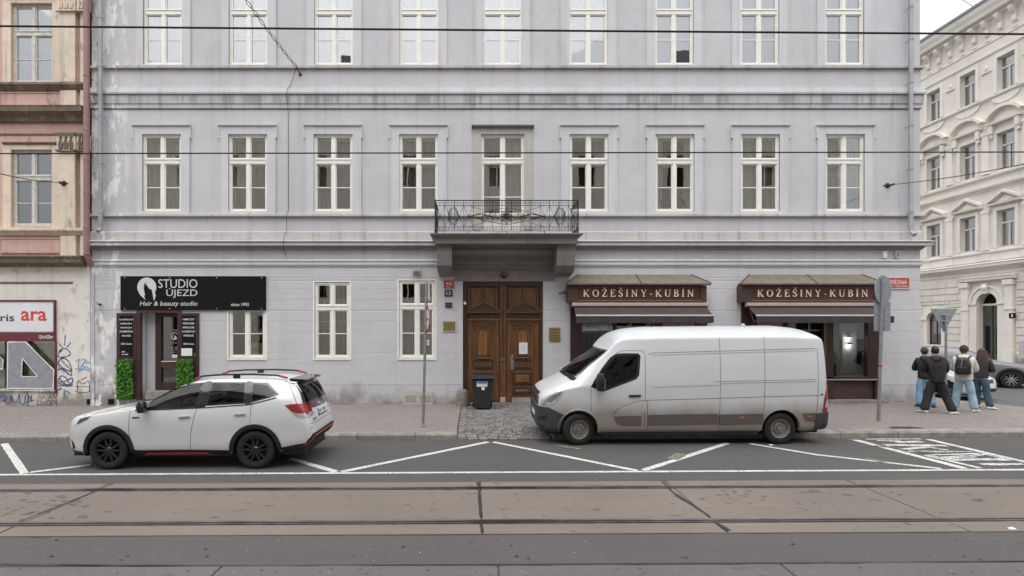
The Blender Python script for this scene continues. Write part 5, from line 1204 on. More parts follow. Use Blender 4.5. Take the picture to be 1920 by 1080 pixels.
hp = RB().box(-30.75,-30.38,-.20,-.17,3.05,3.33).build('house_number', m_sign_bk, None); tag(hp, 'small black house number plate beside the grey green door of the cream building', 'house number'); WL[hp.name] = Vector(hp.location)
MB(tfr).box(-30.60,-30.53,-.207,-.20,3.12,3.26).build('digit', m_txt_w, hp)
nbd = RB().box(-30.2,-29.4,-.16,-.13,.75,1.75).build('notice_board', M('pale_board',(.42,.43,.45),.6,var=.2,scale=9), None); tag(nbd, 'pale notice board on the plinth of the cream building at the photo edge', 'notice board')
for k,(s,a,b) in enumerate(((-32.6,1.4,.5),(-31.9,1.1,.0))):
    an = thing('roof_antenna', ['slanted dark aerial sticking out over the gutter of the cream building','thin upright aerial on the roof edge at the top right of the photo'][k], 'antenna', tfr(s,0,22))
    MB().tube([tfr(s,-.3,22.0),tfr(s-(1.2 if k == 0 else 0),-.3,22.0+a)], .035, 6).build('mast', m_zinc_d, an)
    for q in range(3): MB().tube([tfr(s-.3*q*(1-k),-.5,22.3+.3*q),tfr(s-.3*q*(1-k),-.1,22.3+.3*q)], .015, 5).build('rod', m_zinc_d, an)
# ================================================================ houses on the camera's side of the street (they stand behind the camera)
op = thing('opposite_building', 'plain beige five storey block opposite, seen only as a reflection in the windows', 'building', (0,-4.6,0))
m_op = stucco('beige_facade', (.60,.56,.50), .3, False, False, .2)
tfo = lambda s,y,z: (-s, -4.6-y, z)
OB = lambda: MB(tfo)
oh = [(c-.6,c+.6,z,z+2.2) for c in [-24+3.2*i for i in range(16)] for z in (4.6,8.6,12.6,16.4)]+[(c-1.1,c+1.1,.3,3.3) for c in [-24+6.4*i for i in range(8)]]
holed_wall(OB(), -26, 26, -.2, 19.5, oh, 0, .3).build('wall', m_op, op)
OB().box(-25.9,25.9,.35,.4,0,19.4).build('interior', m_sign_bk, op)
mb = OB()
for h in oh: mb.box((h[0]+h[1])/2-.04,(h[0]+h[1])/2+.04,.2,.26,h[2],h[3]).box(h[0],h[1],.2,.26,h[2]+(h[3]-h[2])*.65,h[2]+(h[3]-h[2])*.65+.08)
tag(mb.build('window_bars', m_frame, op), kind='stuff')
OB().box(-26,26,-.35,.3,19.5,19.9).build('cornice', m_op, op); OB().add([(-26,-.3,19.9),(26,-.3,19.9),(26,5,23.5),(-26,5,23.5)], [(0,1,2,3)]).build('roof', m_roof, op)
for a,b,h in ((12.6,13.6,24.0),(8.4,10.4,23.6),(-17,-15.6,24.0)): OB().box(a,b,3.2,4.2,21.5,h).build('chimney', m_roof, op)
# ================================================================ vehicles
def pch(pts):
    xs = [p[0] for p in pts]; ys = [p[1] for p in pts]; n = len(xs); d = [(ys[i+1]-ys[i])/(xs[i+1]-xs[i]) for i in range(n-1)]
    m = [d[0]]+[0 if d[i-1]*d[i] <= 0 else 2*d[i-1]*d[i]/(d[i-1]+d[i]) for i in range(1,n-1)]+[d[-1]]
    def f(x):
        if x <= xs[0]: return ys[0]
        if x >= xs[-1]: return ys[-1]
        i = max(k for k in range(n-1) if xs[k] <= x); h = xs[i+1]-xs[i]; t = (x-xs[i])/h
        return (2*t**3-3*t*t+1)*ys[i]+(t**3-2*t*t+t)*h*m[i]+(-2*t**3+3*t*t)*ys[i+1]+(t**3-t*t)*h*m[i+1]
    return f
def inpoly(x, y, p):
    c = False; j = len(p)-1
    for i in range(len(p)):
        if (p[i][1] > y) != (p[j][1] > y) and x < (p[j][0]-p[i][0])*(y-p[i][1])/(p[j][1]-p[i][1])+p[i][0]: c = not c
        j = i
    return c
def shrink(p, e):
    cx = sum(q[0] for q in p)/len(p); cy = sum(q[1] for q in p)/len(p)
    return [(q[0]+(cx-q[0])/max(1e-6,math.hypot(cx-q[0],cy-q[1]))*e, q[1]+(cy-q[1])/max(1e-6,math.hypot(cx-q[0],cy-q[1]))*e) for q in p]
class Vehicle:
    def __init__(s, name, label, cat, group=None):
        s.root = thing(name, label, cat, (0,0,0), group)
    def body(s, cur, S, mat, dx=.025, holes=(), arches=(), ar=.4, n=(8,26,26,16), smooth_it=2, wind=None, rear=None, lining=None):
        c = {k: pch(v) for k,v in cur.items()}; s.c = c; x0,x1 = cur['ztop'][0][0],cur['ztop'][-1][0]; Sf = pch(S)
        xs = []; x = x0
        while x < x1-1e-6:
            xs.append(x); e = min(x-x0, x1-x); x += dx*(.35 if e < .12 else 1)
        xs.append(x1); secs = []
        for x in xs:
            zb,zl,zt,w,wt,cr = (c[k](x) for k in ('zbot','zbelt','ztop','wmax','wtop','crown')); ze = max(zt-cr, zl+.004); zt = max(zt, ze+.002)
            P = [(w*Sf(0)*i/n[0], zb) for i in range(n[0])]
            P += [(w*Sf(i/n[1]), zb+(zl-zb)*i/n[1]) for i in range(n[1])]
            wb = w*Sf(1)
            P += [(wb+(wt-wb)*i/n[2]+.018*math.sin(math.pi*i/n[2])*min(1,(ze-zl)/.3), zl+(ze-zl)*i/n[2]) for i in range(n[2])]
            P += [(wt*(1-i/n[3]), ze+(zt-ze)*(1-(1-i/n[3])**2.2)) for i in range(n[3]+1)]
            for _ in range(smooth_it): P = [P[0]]+[((P[i-1][0]+2*P[i][0]+P[i+1][0])/4,(P[i-1][1]+2*P[i][1]+P[i+1][1])/4) for i in range(1,len(P)-1)]+[P[-1]]
            secs.append(P)
        m = len(secs[0]); vs = []; N = 2*m-2
        for x,P in zip(xs,secs):
            vs += [(x,-p[0],p[1]) for p in P]+[(x,p[0],p[1]) for p in P[-2:0:-1]]
        fs = [(i*N+k, i*N+(k+1)%N, (i+1)*N+(k+1)%N, (i+1)*N+k) for i in range(len(xs)-1) for k in range(N)]
        fs += [tuple(range(N-1,-1,-1)), tuple(range((len(xs)-1)*N, len(xs)*N))]
        s.bvh = BVHTree.FromPolygons([Vector(v) for v in vs], fs); keep = []
        for f in fs:
            q = [vs[i] for i in f]; cx,cy,cz = (sum(v[k] for v in q)/len(q) for k in range(3)); kill = False
            if len(f) == 4:
                if any(abs(cy) > .35 and inpoly(cx,cz,h) for h in holes): kill = True
                if any(math.hypot(cx-ax,cz-az) < ar and abs(cy) > .45 for ax,az in arches): kill = True
                if wind and abs(cy) < wind(cz, cx): kill = True
                if rear and cx > rear[0] and inpoly(cy,cz,rear[1]): kill = True
            if not kill: keep.append(f)
        mb = MB(); mb.v = [Vector(v) for v in vs]; mb.f = keep
        s.body_o = mb.build('body', mat, s.root, smooth=True, fix=False)
        return s
    def hit(s, a, b, ax):
        o,d = {'near':((a,-6,b),(0,1,0)),'front':((-9,a,b),(1,0,0)),'rear':((15,a,b),(-1,0,0)),'top':((a,b,8),(0,0,-1))}[ax]
        p,nr,_,_ = s.bvh.ray_cast(Vector(o),Vector(d))
        if p is None:
            q = {'near':(a,-.8,b),'front':(-.8,a,b),'rear':(4,a,b),'top':(a,b,1.5)}[ax]; p,nr,_,_ = s.bvh.find_nearest(Vector(q))
        if nr.dot(Vector(d)) > 0: nr = -nr
        return p,nr
    def decal(s, name, poly, mat, ax='near', off=.004, step=.06, thick=.012, mirror=False, parent=None, label=None):
        a = sum(poly[i][0]*poly[(i+1)%len(poly)][1]-poly[(i+1)%len(poly)][0]*poly[i][1] for i in range(len(poly)))
        if a < 0: poly = poly[::-1]
        B = []
        for i in range(len(poly)):
            p,q = poly[i],poly[(i+1)%len(poly)]; L = math.hypot(q[0]-p[0],q[1]-p[1]); k = max(1,int(L/step)); B += [(p[0]+(q[0]-p[0])*j/k,p[1]+(q[1]-p[1])*j/k) for j in range(k)]
        nb = len(B); I = []; xa,xb = min(p[0] for p in B),max(p[0] for p in B); ya,yb = min(p[1] for p in B),max(p[1] for p in B); sp = shrink(poly, step*.35)
        x = xa+step*.5
        while x < xb:
            y = ya+step*.5
            while y < yb:
                if inpoly(x,y,sp): I.append((x,y))
                y += step
            x += step
        V,_,Fc,_,_,_ = geometry.delaunay_2d_cdt([Vector(p) for p in B+I], [(i,(i+1)%nb) for i in range(nb)], [], 1, 1e-5)
        nv = len(V); h = [s.hit(v.x,v.y,ax) for v in V]; top = [p+n*off for p,n in h]; low = [p-n*thick for p,n in h]
        ec = {}
        for f in Fc:
            for i in range(len(f)): e = (f[i],f[(i+1)%len(f)]); ec[e] = 1
        be = [e for e in ec if (e[1],e[0]) not in ec]
        fl = ax in ('front',) 
        fs = [tuple(f) for f in Fc]+[(e[1],e[0],e[0]+nv,e[1]+nv) for e in be]
        if ax in ('front',): fs = [f[::-1] for f in fs]
        out = []
        for sgn in ((1,-1) if mirror else (1,)):
            mb = MB(); mb.v = [Vector((v.x,v.y*sgn,v.z)) for v in top+low]; mb.f = fs if sgn > 0 else [f[::-1] for f in fs]
            out.append(mb.build(name, mat, parent or s.root, smooth=True, label=label))
        return out
    def seam(s, pts, mat=None, wd=.007, ax='near', off=.0015, name='panel_gap', step=.05, parent=None):
        P = []
        for a,b in zip(pts,pts[1:]):
            k = max(1,int(math.hypot(b[0]-a[0],b[1]-a[1])/step)); P += [(a[0]+(b[0]-a[0])*j/k,a[1]+(b[1]-a[1])*j/k) for j in range(k)]
        P.append(pts[-1]); L = []; R = []
        for i,p in enumerate(P):
            a,b = P[max(i-1,0)],P[min(i+1,len(P)-1)]; d = Vector((b[0]-a[0],b[1]-a[1])).normalized()
            for lst,sg in ((L,1),(R,-1)): q,nr = s.hit(p[0]-d.y*wd/2*sg,p[1]+d.x*wd/2*sg,ax); lst.append(q+nr*off)
        n = len(P); mb = MB(); mb.v = L+R; mb.f = [(i,n+i,n+i+1,i+1) for i in range(n-1)]
        return mb.build(name, mat or m_gap, parent or s.root)
    def ring(s, name, c, r0, r1, a0, a1, mat, off=.006, n=28, thick=.03, mirror=True, flare=0):
        for sgn in ((1,-1) if mirror else (1,)):
            mb = MB(); vs = []
            for i in range(n+1):
                t = a0+(a1-a0)*i/n
                for r,o in ((r0,off),((r0+r1)/2,off+flare),(r1,off)):
                    p,nr = s.hit(c[0]+r*math.cos(t),c[1]+r*math.sin(t),'near')
                    if r == r1: vs.append(p+Vector((0,-o,0)))
                    else: q,_ = s.hit(c[0]+r1*math.cos(t),c[1]+r1*math.sin(t),'near'); vs.append(Vector((c[0]+r*math.cos(t),min(p.y,q.y+.01)-o,c[1]+r*math.sin(t))))
                v = vs[-3]; vs.append(Vector((v.x,v.y+thick*3,v.z)))
            vs = [Vector((v.x,v.y*sgn,v.z)) for v in vs]
            fs = [(4*i+a,4*i+b,4*i+4+b,4*i+4+a) for i in range(n) for a,b in ((0,1),(1,2),(3,0))]
            mb.v = vs; mb.f = fs; mb.build(name, mat, s.root, smooth=True, fix=True)
    def wheel(s, x, z, y, r, wd, rr, rim_mat, style, label=None, steer=0):
        sg = -1 if y < 0 else 1
        wp = link(bpy.data.objects.new('wheel', None)); wp.parent = s.root; wp.location = (x,y-sg*wd/2,z); wp.empty_display_size = .1
        WL[wp.name] = Vector(wp.location)
        c = (x,y-sg*wd/2,z); h = wd/2; k = lambda v: v*sg
        pr = [(rr-.005,-h*.9),(rr+.03,-h),(r-.05,-h),(r-.012,-h*.86),(r,-h*.55),(r,h*.55),(r-.012,h*.86),(r-.04,h*.99),(rr+.03,h),(rr,h*.9)]
        if sg < 0: pr = [(a,-b) for a,b in pr][::-1]
        MB().lathe(pr, c, 'y', 40, False).build('tyre', m_tyre, wp, smooth=True, fix=True)
        f = sg
        mb = MB(); mb.lathe([(rr+.004,f*h*.92),(rr-.012,f*h*.86),(rr-.03,f*h*.5),(rr-.04,f*h*.1),(.0,f*h*.05)][::f or 1] if False else [(rr+.004,f*h*.92),(rr-.014,f*h*.88),(rr-.03,f*h*.5),(rr-.04,-f*h*.2),(.0,-f*h*.25)], c, 'y', 32, False)
        mb.build('rim_barrel', m_black if style == 'alloy' else rim_mat, wp, smooth=True, fix=True)
        mb = MB()
        if style == 'alloy':
            for i in range(5):
                t0 = i*2*math.pi/5+math.pi/2
                for dt in (-.20,.20):
                    a0,a1 = t0+dt*.55,t0+dt*1.25; p0 = Vector((.05*math.cos(t0+dt*2),0,.05*math.sin(t0+dt*2))); p1 = Vector(((rr-.008)*math.cos(a1),0,(rr-.008)*math.sin(a1))); d = (p1-p0).normalized(); q = Vector((-d.z,0,d.x))*.018
                    v = []
                    for pp,yo,kk in ((p0,h*.70,1.2),(p1,h*.86,.8)):
                        for yy in (yo,yo-.03): v += [(c[0]+pp.x+q.x*kk,c[1]+f*yy,c[2]+pp.z+q.z*kk),(c[0]+pp.x-q.x*kk,c[1]+f*yy,c[2]+pp.z-q.z*kk)]
                    mb.add(v,[(0,1,5,4),(0,4,6,2),(1,3,7,5),(2,6,7,3)])
            mb.lathe([(.0,f*h*.80),(.05,f*h*.78),(.06,f*h*.7),(.06,f*h*.3)], c, 'y', 16)
        else:
            mb.lathe([(rr-.02,f*h*.55),(rr-.05,f*h*.62),(rr*.62,f*h*.45),(rr*.55,f*h*.62),(rr*.40,f*h*.66),(rr*.30,f*h*.5),(.055,f*h*.5),(.05,f*h*.75),(0,f*h*.78)], c, 'y', 28, False)
            for i in range(5):
                t = i*2*math.pi/5; mb.lathe([(.012,0),(.012,f*.02),(0,f*.024)], (c[0]+.085*math.cos(t),c[1]+f*h*.62,c[2]+.085*math.sin(t)), 'y', 6)
        mb.build('spokes' if style == 'alloy' else 'steel_disc', rim_mat, wp, smooth=True, fix=True)
        if style != 'alloy':
            mb = MB()
            for i in range(14): t = i*2*math.pi/14; mb.lathe([(.016,0),(.016,f*.004)], (c[0]+rr*.75*math.cos(t),c[1]+f*h*.56,c[2]+rr*.75*math.sin(t)), 'y', 7)
            mb.build('rim_hole', m_black, wp)
        if steer: wp.rotation_euler = (0,0,steer)
        return wp
    def well(s, x, z, r, hw):
        for sg in (-1,1):
            mb = MB(); n = 16; vs = []
            for i in range(n+1):
                t = -.25+(math.pi+.5)*i/n
                vs += [(x+r*math.cos(t),sg*(hw-.04),z+r*math.sin(t)),(x+r*math.cos(t),sg*(hw-.5),z+r*math.sin(t))]
            mb.add(vs,[(2*i,2*i+1,2*i+3,2*i+2) for i in range(n)]); mb.add([(x+r*math.cos(-.25+(math.pi+.5)*i/n),sg*(hw-.5),z+r*math.sin(-.25+(math.pi+.5)*i/n)) for i in range(n+1)],[tuple(range(n+1))])
            mb.build('wheel_well', m_black, s.root, fix=True)
m_gap = M('panel_gap_black', (.03,.03,.032), .7); m_tyre = M('tyre_rubber', (.012,.0115,.011), .8, var=.25, scale=9, bmp=.3, bscale=40)
def paint(name, col, rough=.28, dirt=0.0, dz=(1.05,.42)):
    m, t, b = nodes(name); p = pos(t); s = sep(t, p); c = mixc(t, ramp(t, noise(t, p, 1.5, 3), .3, .7), mul(col,.97), mul(col,1.02))
    rgh = rough
    if dirt:
        zz = mth(t, 'ADD', s['Z'], mth(t, 'MULTIPLY', noise(t, pos(t,(.7,.7,.5)), 1.6, 6, .62), -.50))
        d1 = ramp(t, zz, dz[0]-.25, dz[1]-.25, 0, dirt); fine = ramp(t, noise(t, p, 60, 3), .3, .7, .8, 1.0)
        fac = mth(t, 'MULTIPLY', d1, fine); c = mixc(t, fac, c, (.165,.120,.080)); 
        rr = nn(t, 'ShaderNodeMapRange'); rr.inputs[3].default_value = rough; rr.inputs[4].default_value = .75; t.links.new(d1, rr.inputs[0]); t.links.new(rr.outputs[0], b.inputs['Roughness'])
        cw = nn(t, 'ShaderNodeMapRange'); cw.inputs[3].default_value = .5; cw.inputs[4].default_value = 0; t.links.new(d1, cw.inputs[0]); t.links.new(cw.outputs[0], b.inputs['Coat Weight'])
    else: b.inputs['Roughness'].default_value = rough; b.inputs['Coat Weight'].default_value = .8
    b.inputs['Coat Roughness'].default_value = .04; t.links.new(c, b.inputs['Base Color']); return m
m_pw = paint('white_car_paint', (.64,.64,.645), .3, .0); m_pv = paint('white_van_paint', (.58,.59,.605), .35, .86, (1.03,.66))
m_pv_trim = paint('van_grey_trim', (.070,.066,.063), .6, .5, (.9,.3))
m_pv_bump = M('van_bumper_plastic', (.040,.041,.044), .6, var=.25, scale=5); m_clad = M('black_cladding', (.010,.010,.0105), .6, var=.15, scale=20); m_redp = M('red_accent_paint', (.42,.028,.022), .4, coat=.4)
m_gblk = M('gloss_black', (.010,.010,.011), .12, coat=.6, var=.05); m_tint = glass('tinted_car_glass', (.13,.14,.14), .02, .01); m_cglass = glass('car_glass', (.55,.60,.58), .03, .01)
m_chr = M('chrome_trim', (.62,.62,.62), .18, 1, .05); m_lens = M('clear_lens', (.50,.51,.53), .12, .3, .35, 40, coat=1); m_redl = M('red_lens', (.26,.008,.012), .15, coat=1, var=.2, scale=20)
m_seat = M('dark_seat_cloth', (.035,.034,.034), .85, var=.2, scale=20); m_plate = M('number_plate', (.66,.67,.68), .5, var=.03); m_blue = M('plate_blue', (.02,.06,.30), .5); m_amber = M('amber_lens', (.45,.14,.03), .3)
def seats(v, xs, hw, zc, zt, pos_y=(-.37,.37)):
    for x in xs:
        for y in pos_y:
            st = MB().box(x-.25,x+.25,y-.24,y+.24,zc-.16,zc).build('seat', m_seat, v.root, bevel=.05)
            mb = MB(); mb.add([(x+.2,y-.23,zc),(x+.2,y+.23,zc),(x+.34,y+.23,zc),(x+.34,y-.23,zc),(x+.36,y-.19,zt),(x+.36,y+.19,zt),(x+.46,y+.19,zt),(x+.46,y-.19,zt)],[(0,3,2,1),(4,5,6,7),(0,1,5,4),(1,2,6,5),(2,3,7,6),(3,0,4,7)])
            mb.build('seat_back', m_seat, st, bevel=.04); bx('head_restraint', m_seat, st, x+.37,x+.46,y-.13,y+.13,zt+.04,zt+.23,bevel=.03)
def steering(v, x, y, z):
    mb = MB(); n = 20; mb.tube([(x+.10*math.sin(2*math.pi*i/n)*.5,y+.185*math.cos(2*math.pi*i/n),z+.185*math.sin(2*math.pi*i/n)) for i in range(n)], .016, 6, True); mb.tube([(x,y-.18,z),(x,y+.18,z)], .02, 5).tube([(x,y,z),(x-.2,y,z-.1)], .03, 6)
    mb.build('steering_wheel', m_black, v.root, smooth=True)
# ---------------------------------------------------------------- white estate-like crossover in front of the studio
V = Vehicle('parked_car', 'white crossover car with black wheels, red accents and roof rails parked before the studio', 'car')
SUV = dict(ztop=[(-.93,.60),(-.91,.76),(-.86,.88),(-.74,.965),(-.55,1.01),(-.2,1.07),(.25,1.125),(.50,1.165),(.75,1.30),(1.05,1.46),(1.35,1.575),(1.62,1.635),(2.1,1.66),(2.7,1.65),(3.1,1.62),(3.32,1.575),(3.42,1.45),(3.54,1.17),(3.58,1.08),(3.64,.90),(3.68,.70)],
  zbot=[(-.93,.42),(-.88,.33),(-.75,.27),(-.4,.24),(2.9,.25),(3.3,.32),(3.55,.40),(3.64,.47),(3.68,.54)],
  zbelt=[(-.93,.55),(-.86,.80),(-.74,.90),(-.5,.955),(-.2,1.0),(.2,1.06),(.55,1.10),(1.4,1.135),(2.2,1.175),(2.9,1.235),(3.25,1.22),(3.5,1.05),(3.6,.88),(3.68,.64)],
  wmax=[(-.93,.50),(-.88,.62),(-.80,.72),(-.66,.81),(-.45,.865),(-.2,.885),(.3,.895),(2.7,.9),(3.1,.89),(3.35,.86),(3.5,.82),(3.6,.77),(3.68,.66)],
  wtop=[(-.93,.44),(-.8,.60),(-.6,.70),(-.2,.755),(.35,.775),(.55,.76),(.9,.70),(1.35,.635),(1.7,.61),(2.5,.61),(3.0,.595),(3.3,.575),(3.45,.62),(3.58,.66),(3.68,.58)],
  crown=[(-.93,.02),(-.6,.035),(.3,.05),(.8,.04),(1.7,.05),(2.8,.05),(3.3,.04),(3.5,.05),(3.68,.03)])
Ssuv = [(0,.90),(.08,.955),(.22,.985),(.42,.992),(.62,1.0),(.8,.99),(.92,.972),(1,.95)]
XF, YN, YC = -6.653, 9.66, 10.56; ZG = gz(XF)
def q3(zx, zy):
    px, py = 100+zx/3.4286, 640+zy/3.4286; hw = .86 if py > 762 else .86-(762-py)/50*.20
    D = YC-hw; return (X(px,D)-XF, Z(py,D)-ZG)
dlo = [q3(*p) for p in ((526,444),(600,387),(700,325),(790,283),(880,268),(990,260),(1250,260),(1385,265),(1470,348),(1440,366),(1260,409),(985,427))]
fw = [q3(*p) for p in ((548,440),(625,382),(715,324),(800,287),(880,275),(978,268),(925,427))]; rw = [q3(*p) for p in ((1012,268),(1246,268),(1240,403),(978,418))]; qw = [q3(*p) for p in ((1272,270),(1378,273),(1456,346),(1432,357),(1272,398))]
fw_h = shrink(fw,.035); rw_h = shrink(rw,.03); qw_h = shrink(qw,.03)
wtf = V.__class__
def windscreen(z, x): return .60-.10*(z-1.15)/.42 if (x < 1.36 and x > .56 and 1.20 < z < 1.555) else -1
rg = [(-.56,1.47),(.56,1.47),(.63,1.17),(-.63,1.17)]
V.body(SUV, Ssuv, m_pw, .022, [fw_h,rw_h,qw_h], [(0,.345),(2.67,.345)], .43, wind=windscreen, rear=(3.3,shrink(rg,.04)))
V.ring('arch_cladding', (0,.345), .395, .475, -.22, math.pi+.12, m_clad, .012, flare=.012); V.ring('arch_cladding', (2.67,.345), .395, .475, -.05, math.pi+.2, m_clad, .012, flare=.012)
V.well(0,.345,.43,.9); V.well(2.67,.345,.43,.9)
# dark window band, glass
def band_holes(poly, holes, name, mat, off=.003):
    """frame: strips between the outline and the panes"""
    return V.decal(name, poly, mat, off=off, step=.03, thick=.0)
def frame_ring(v, pane, e, mat, name, off=.0055):
    outp = pane; inn = shrink(pane, e); n = len(outp)
    for sg in (1,-1):
        mb = MB(); P = []
        for i in range(n):
            for k in range(6):
                a = (outp[i][0]+(outp[(i+1)%n][0]-outp[i][0])*k/6, outp[i][1]+(outp[(i+1)%n][1]-outp[i][1])*k/6); b = (inn[i][0]+(inn[(i+1)%n][0]-inn[i][0])*k/6, inn[i][1]+(inn[(i+1)%n][1]-inn[i][1])*k/6)
                for q in (a,b): p,nr = v.hit(q[0],q[1],'near'); p = p+nr*off; P.append((p.x,p.y*sg,p.z))
        m = n*6; mb.add(P,[(2*i,2*((i+1)%m),2*((i+1)%m)+1,2*i+1) for i in range(m)]); mb.build(name, mat, v.root, fix=False)
for pl_,gm,nm in ((fw,m_cglass,'side_window'),(rw,m_tint,'side_window'),(qw,m_tint,'quarter_window')):
    V.decal(nm, pl_, gm, off=.003, step=.05, thick=.0, mirror=True); frame_ring(V, pl_, .045, m_gblk, 'window_frame')
# pillars
def strip(v, pts, mat, name, off=.006, mirror=True): return v.decal(name, pts, mat, off=off, step=.04, thick=.004, mirror=mirror)
strip(V, [q3(*p) for p in ((980,262),(1012,262),(978,424),(922,430))], m_gblk, 'pillar'); strip(V, [q3(*p) for p in ((1247,262),(1272,264),(1272,403),(1238,408))], m_gblk, 'pillar')
strip(V, [q3(*p) for p in ((526,444),(600,389),(628,380),(600,442))], m_gblk, 'mirror_base')
strip(V, [q3(*p) for p in ((526,449),(985,432),(1260,414),(1440,371),(1438,365),(1258,408),(984,426),(528,442))], m_chr if False else m_gblk, 'belt_moulding')
V.decal('windscreen', [(-.66,1.195),(.66,1.195),(.55,1.555),(-.55,1.555)], m_cglass, 'front', .003, .06, 0)
V.decal('black_tailgate_panel', [(-.60,1.56),(.60,1.56),(.72,1.20),(.73,1.10),(.35,1.03),(-.35,1.03),(-.73,1.10),(-.72,1.20)], m_gblk, 'rear', .0015, .05, 0) if False else None
for p in ([(-.60,1.56),(.60,1.56),(.56,1.47),(-.56,1.47)],[(-.60,1.56),(-.56,1.47),(-.63,1.17),(-.735,1.10)],[(.60,1.56),(.735,1.10),(.63,1.17),(.56,1.47)],[(-.735,1.10),(-.63,1.17),(.63,1.17),(.735,1.10),(.35,1.035),(-.35,1.035)]):
    V.decal('tailgate_panel', p, m_gblk, 'rear', .004, .04, .004)
V.decal('rear_window', rg, m_tint, 'rear', .006, .06, 0)
MB().tube([(3.50,.15,1.20),(3.44,-.28,1.33)], .011, 5).build('rear_wiper', m_black, V.root)
sp = MB().add([(3.18,-.56,1.612),(3.18,.56,1.612),(3.47,.50,1.585),(3.47,-.50,1.585),(3.20,-.55,1.55),(3.20,.55,1.55),(3.47,.50,1.555),(3.47,-.50,1.555)],[(0,3,2,1),(4,5,6,7),(0,1,5,4),(1,2,6,5),(2,3,7,6),(3,0,4,7)]); sp.build('spoiler', m_gblk, V.root, bevel=.01, fix=True)
V.decal('headlight', [q3(*p) for p in ((128,545),(150,505),(180,482),(258,472),(222,505),(165,533))], m_lens, off=.004, step=.03, mirror=True); V.decal('headlight_trim', [q3(*p) for p in ((140,533),(165,500),(235,482),(218,502),(160,530))], m_gblk, off=.008, step=.03, mirror=True)
V.decal('tail_light', [q3(*p) for p in ((1490,418),(1520,412),(1640,410),(1690,420),(1690,470),(1560,472),(1530,455))], m_redl, off=.008, step=.03, mirror=True)
V.decal('tail_light_lens', [q3(*p) for p in ((1536,466),(1570,473),(1680,470),(1690,492),(1590,503),(1565,490))], m_lens, off=.008, step=.03, mirror=True)
V.decal('tail_light', [(-.80,1.10),(-.52,1.10),(-.52,1.00),(-.80,.99)], m_redl, 'rear', .008, .03); V.decal('tail_light', [(.80,1.10),(.52,1.10),(.52,1.00),(.80,.99)], m_redl, 'rear', .008, .03)
V.decal('tail_light_lens', [(-.80,.985),(-.50,.995),(-.52,.93),(-.78,.92)], m_lens, 'rear', .008, .03); V.decal('tail_light_lens', [(.80,.985),(.50,.995),(.52,.93),(.78,.92)], m_lens, 'rear', .008, .03)
pl = V.decal('number_plate', [(-.26,1.0),(.26,1.0),(.26,.89),(-.26,.89)], m_plate, 'rear', .012, .06)[0]; V.decal('plate_band', [(-.26,1.0),(-.21,1.0),(-.21,.89),(-.26,.89)], m_blue, 'rear', .014, .06, parent=pl); V.decal('plate_frame', [(-.28,.89),(.28,.89),(.28,.87),(-.28,.87)], m_black, 'rear', .012, .06, parent=pl)
for k in range(6): V.decal('plate_digit', [(-.17+.065*k,.975),(-.13+.065*k,.975),(-.13+.065*k,.915),(-.17+.065*k,.915)], m_txt_d, 'rear', .0135, .06, parent=pl) if k != 2 else None
V.decal('emblem', [(.04*1.6*math.cos(t),1.085+.03*math.sin(t)) for t in [i*.524 for i in range(12)]], m_chr, 'rear', .012, .03); V.decal('badge', [(-.62,.86),(-.42,.865),(-.42,.845),(-.62,.84)], m_gap, 'rear', .006, .04)
V.decal('rear_bumper', [(-.76,.50),(-.68,.61),(.68,.61),(.76,.50),(.74,.40),(-.74,.40)], m_clad, 'rear', .014, .06)
V.decal('rear_bumper', [q3(*p) for p in ((1440,692),(1560,672),(1640,668),(1700,670),(1700,700),(1560,705),(1450,748))], m_clad, off=.012, step=.05, mirror=True)
V.decal('reflector', [q3(*p) for p in ((1575,692),(1625,672),(1655,665),(1640,688),(1590,697))], m_redl, off=.02, step=.04, mirror=True)
V.decal('accent_bar', [(-.66,.575),(.66,.575),(.66,.55),(-.66,.55)], m_redp, 'rear', .022, .05); V.decal('accent_bar', [(-.66,.575),(-.62,.575),(-.70,.44),(-.74,.44)], m_redp, 'rear', .022, .05)
# sill cladding with red stripe, bumper lip
V.decal('sill_cladding', [q3(*p) for p in ((505,695),(560,700),(860,698),(1130,703),(1140,752),(505,752))], m_clad, off=.012, step=.06, mirror=True)
V.decal('accent_stripe', [q3(*p) for p in ((565,746),(600,719),(880,716),(880,726),(606,730),(580,748))], m_redp, off=.022, step=.06, mirror=True); V.decal('accent_stripe', [q3(*p) for p in ((886,716),(985,717),(1050,744),(1030,746),(978,728),(886,726))], m_redp, off=.022, step=.06, mirror=True)
V.decal('front_bumper_lip', [q3(*p) for p in ((95,690),(110,706),(190,712),(190,745),(110,735))], m_clad, off=.014, step=.05, mirror=True); V.decal('fog_light_recess', [q3(*p) for p in ((92,640),(118,660),(128,690),(105,692))], m_clad, off=.008, step=.04, mirror=True)
V.decal('grille', [(-.42,.82),(.42,.82),(.36,.62),(-.36,.62)], m_gblk, 'front', .006, .05); V.decal('number_plate', [(-.26,.56),(.26,.56),(.26,.45),(-.26,.45)], m_plate, 'front', .012, .05)
for pts in (((497,445),(492,560),(505,690)),((925,432),(905,520),(888,610),(885,700)),((1278,408),(1270,530)),((1505,262),(1545,360),(1560,410))): V.seam([q3(*p) for p in pts], wd=.009)
V.seam([(-.75,.79),(.75,.79)], ax='rear'); V.seam([q3(*p) for p in ((1650,580),(1790,545))], wd=.008)
V.seam([q3(*p) for p in ((125,548),(250,470),(420,432),(525,410))], wd=.008); V.seam([(.52,-.72),(.44,-.3),(.42,0),(.44,.3),(.52,.72)], ax='top', wd=.02, mat=m_black, name='wiper_cowl')
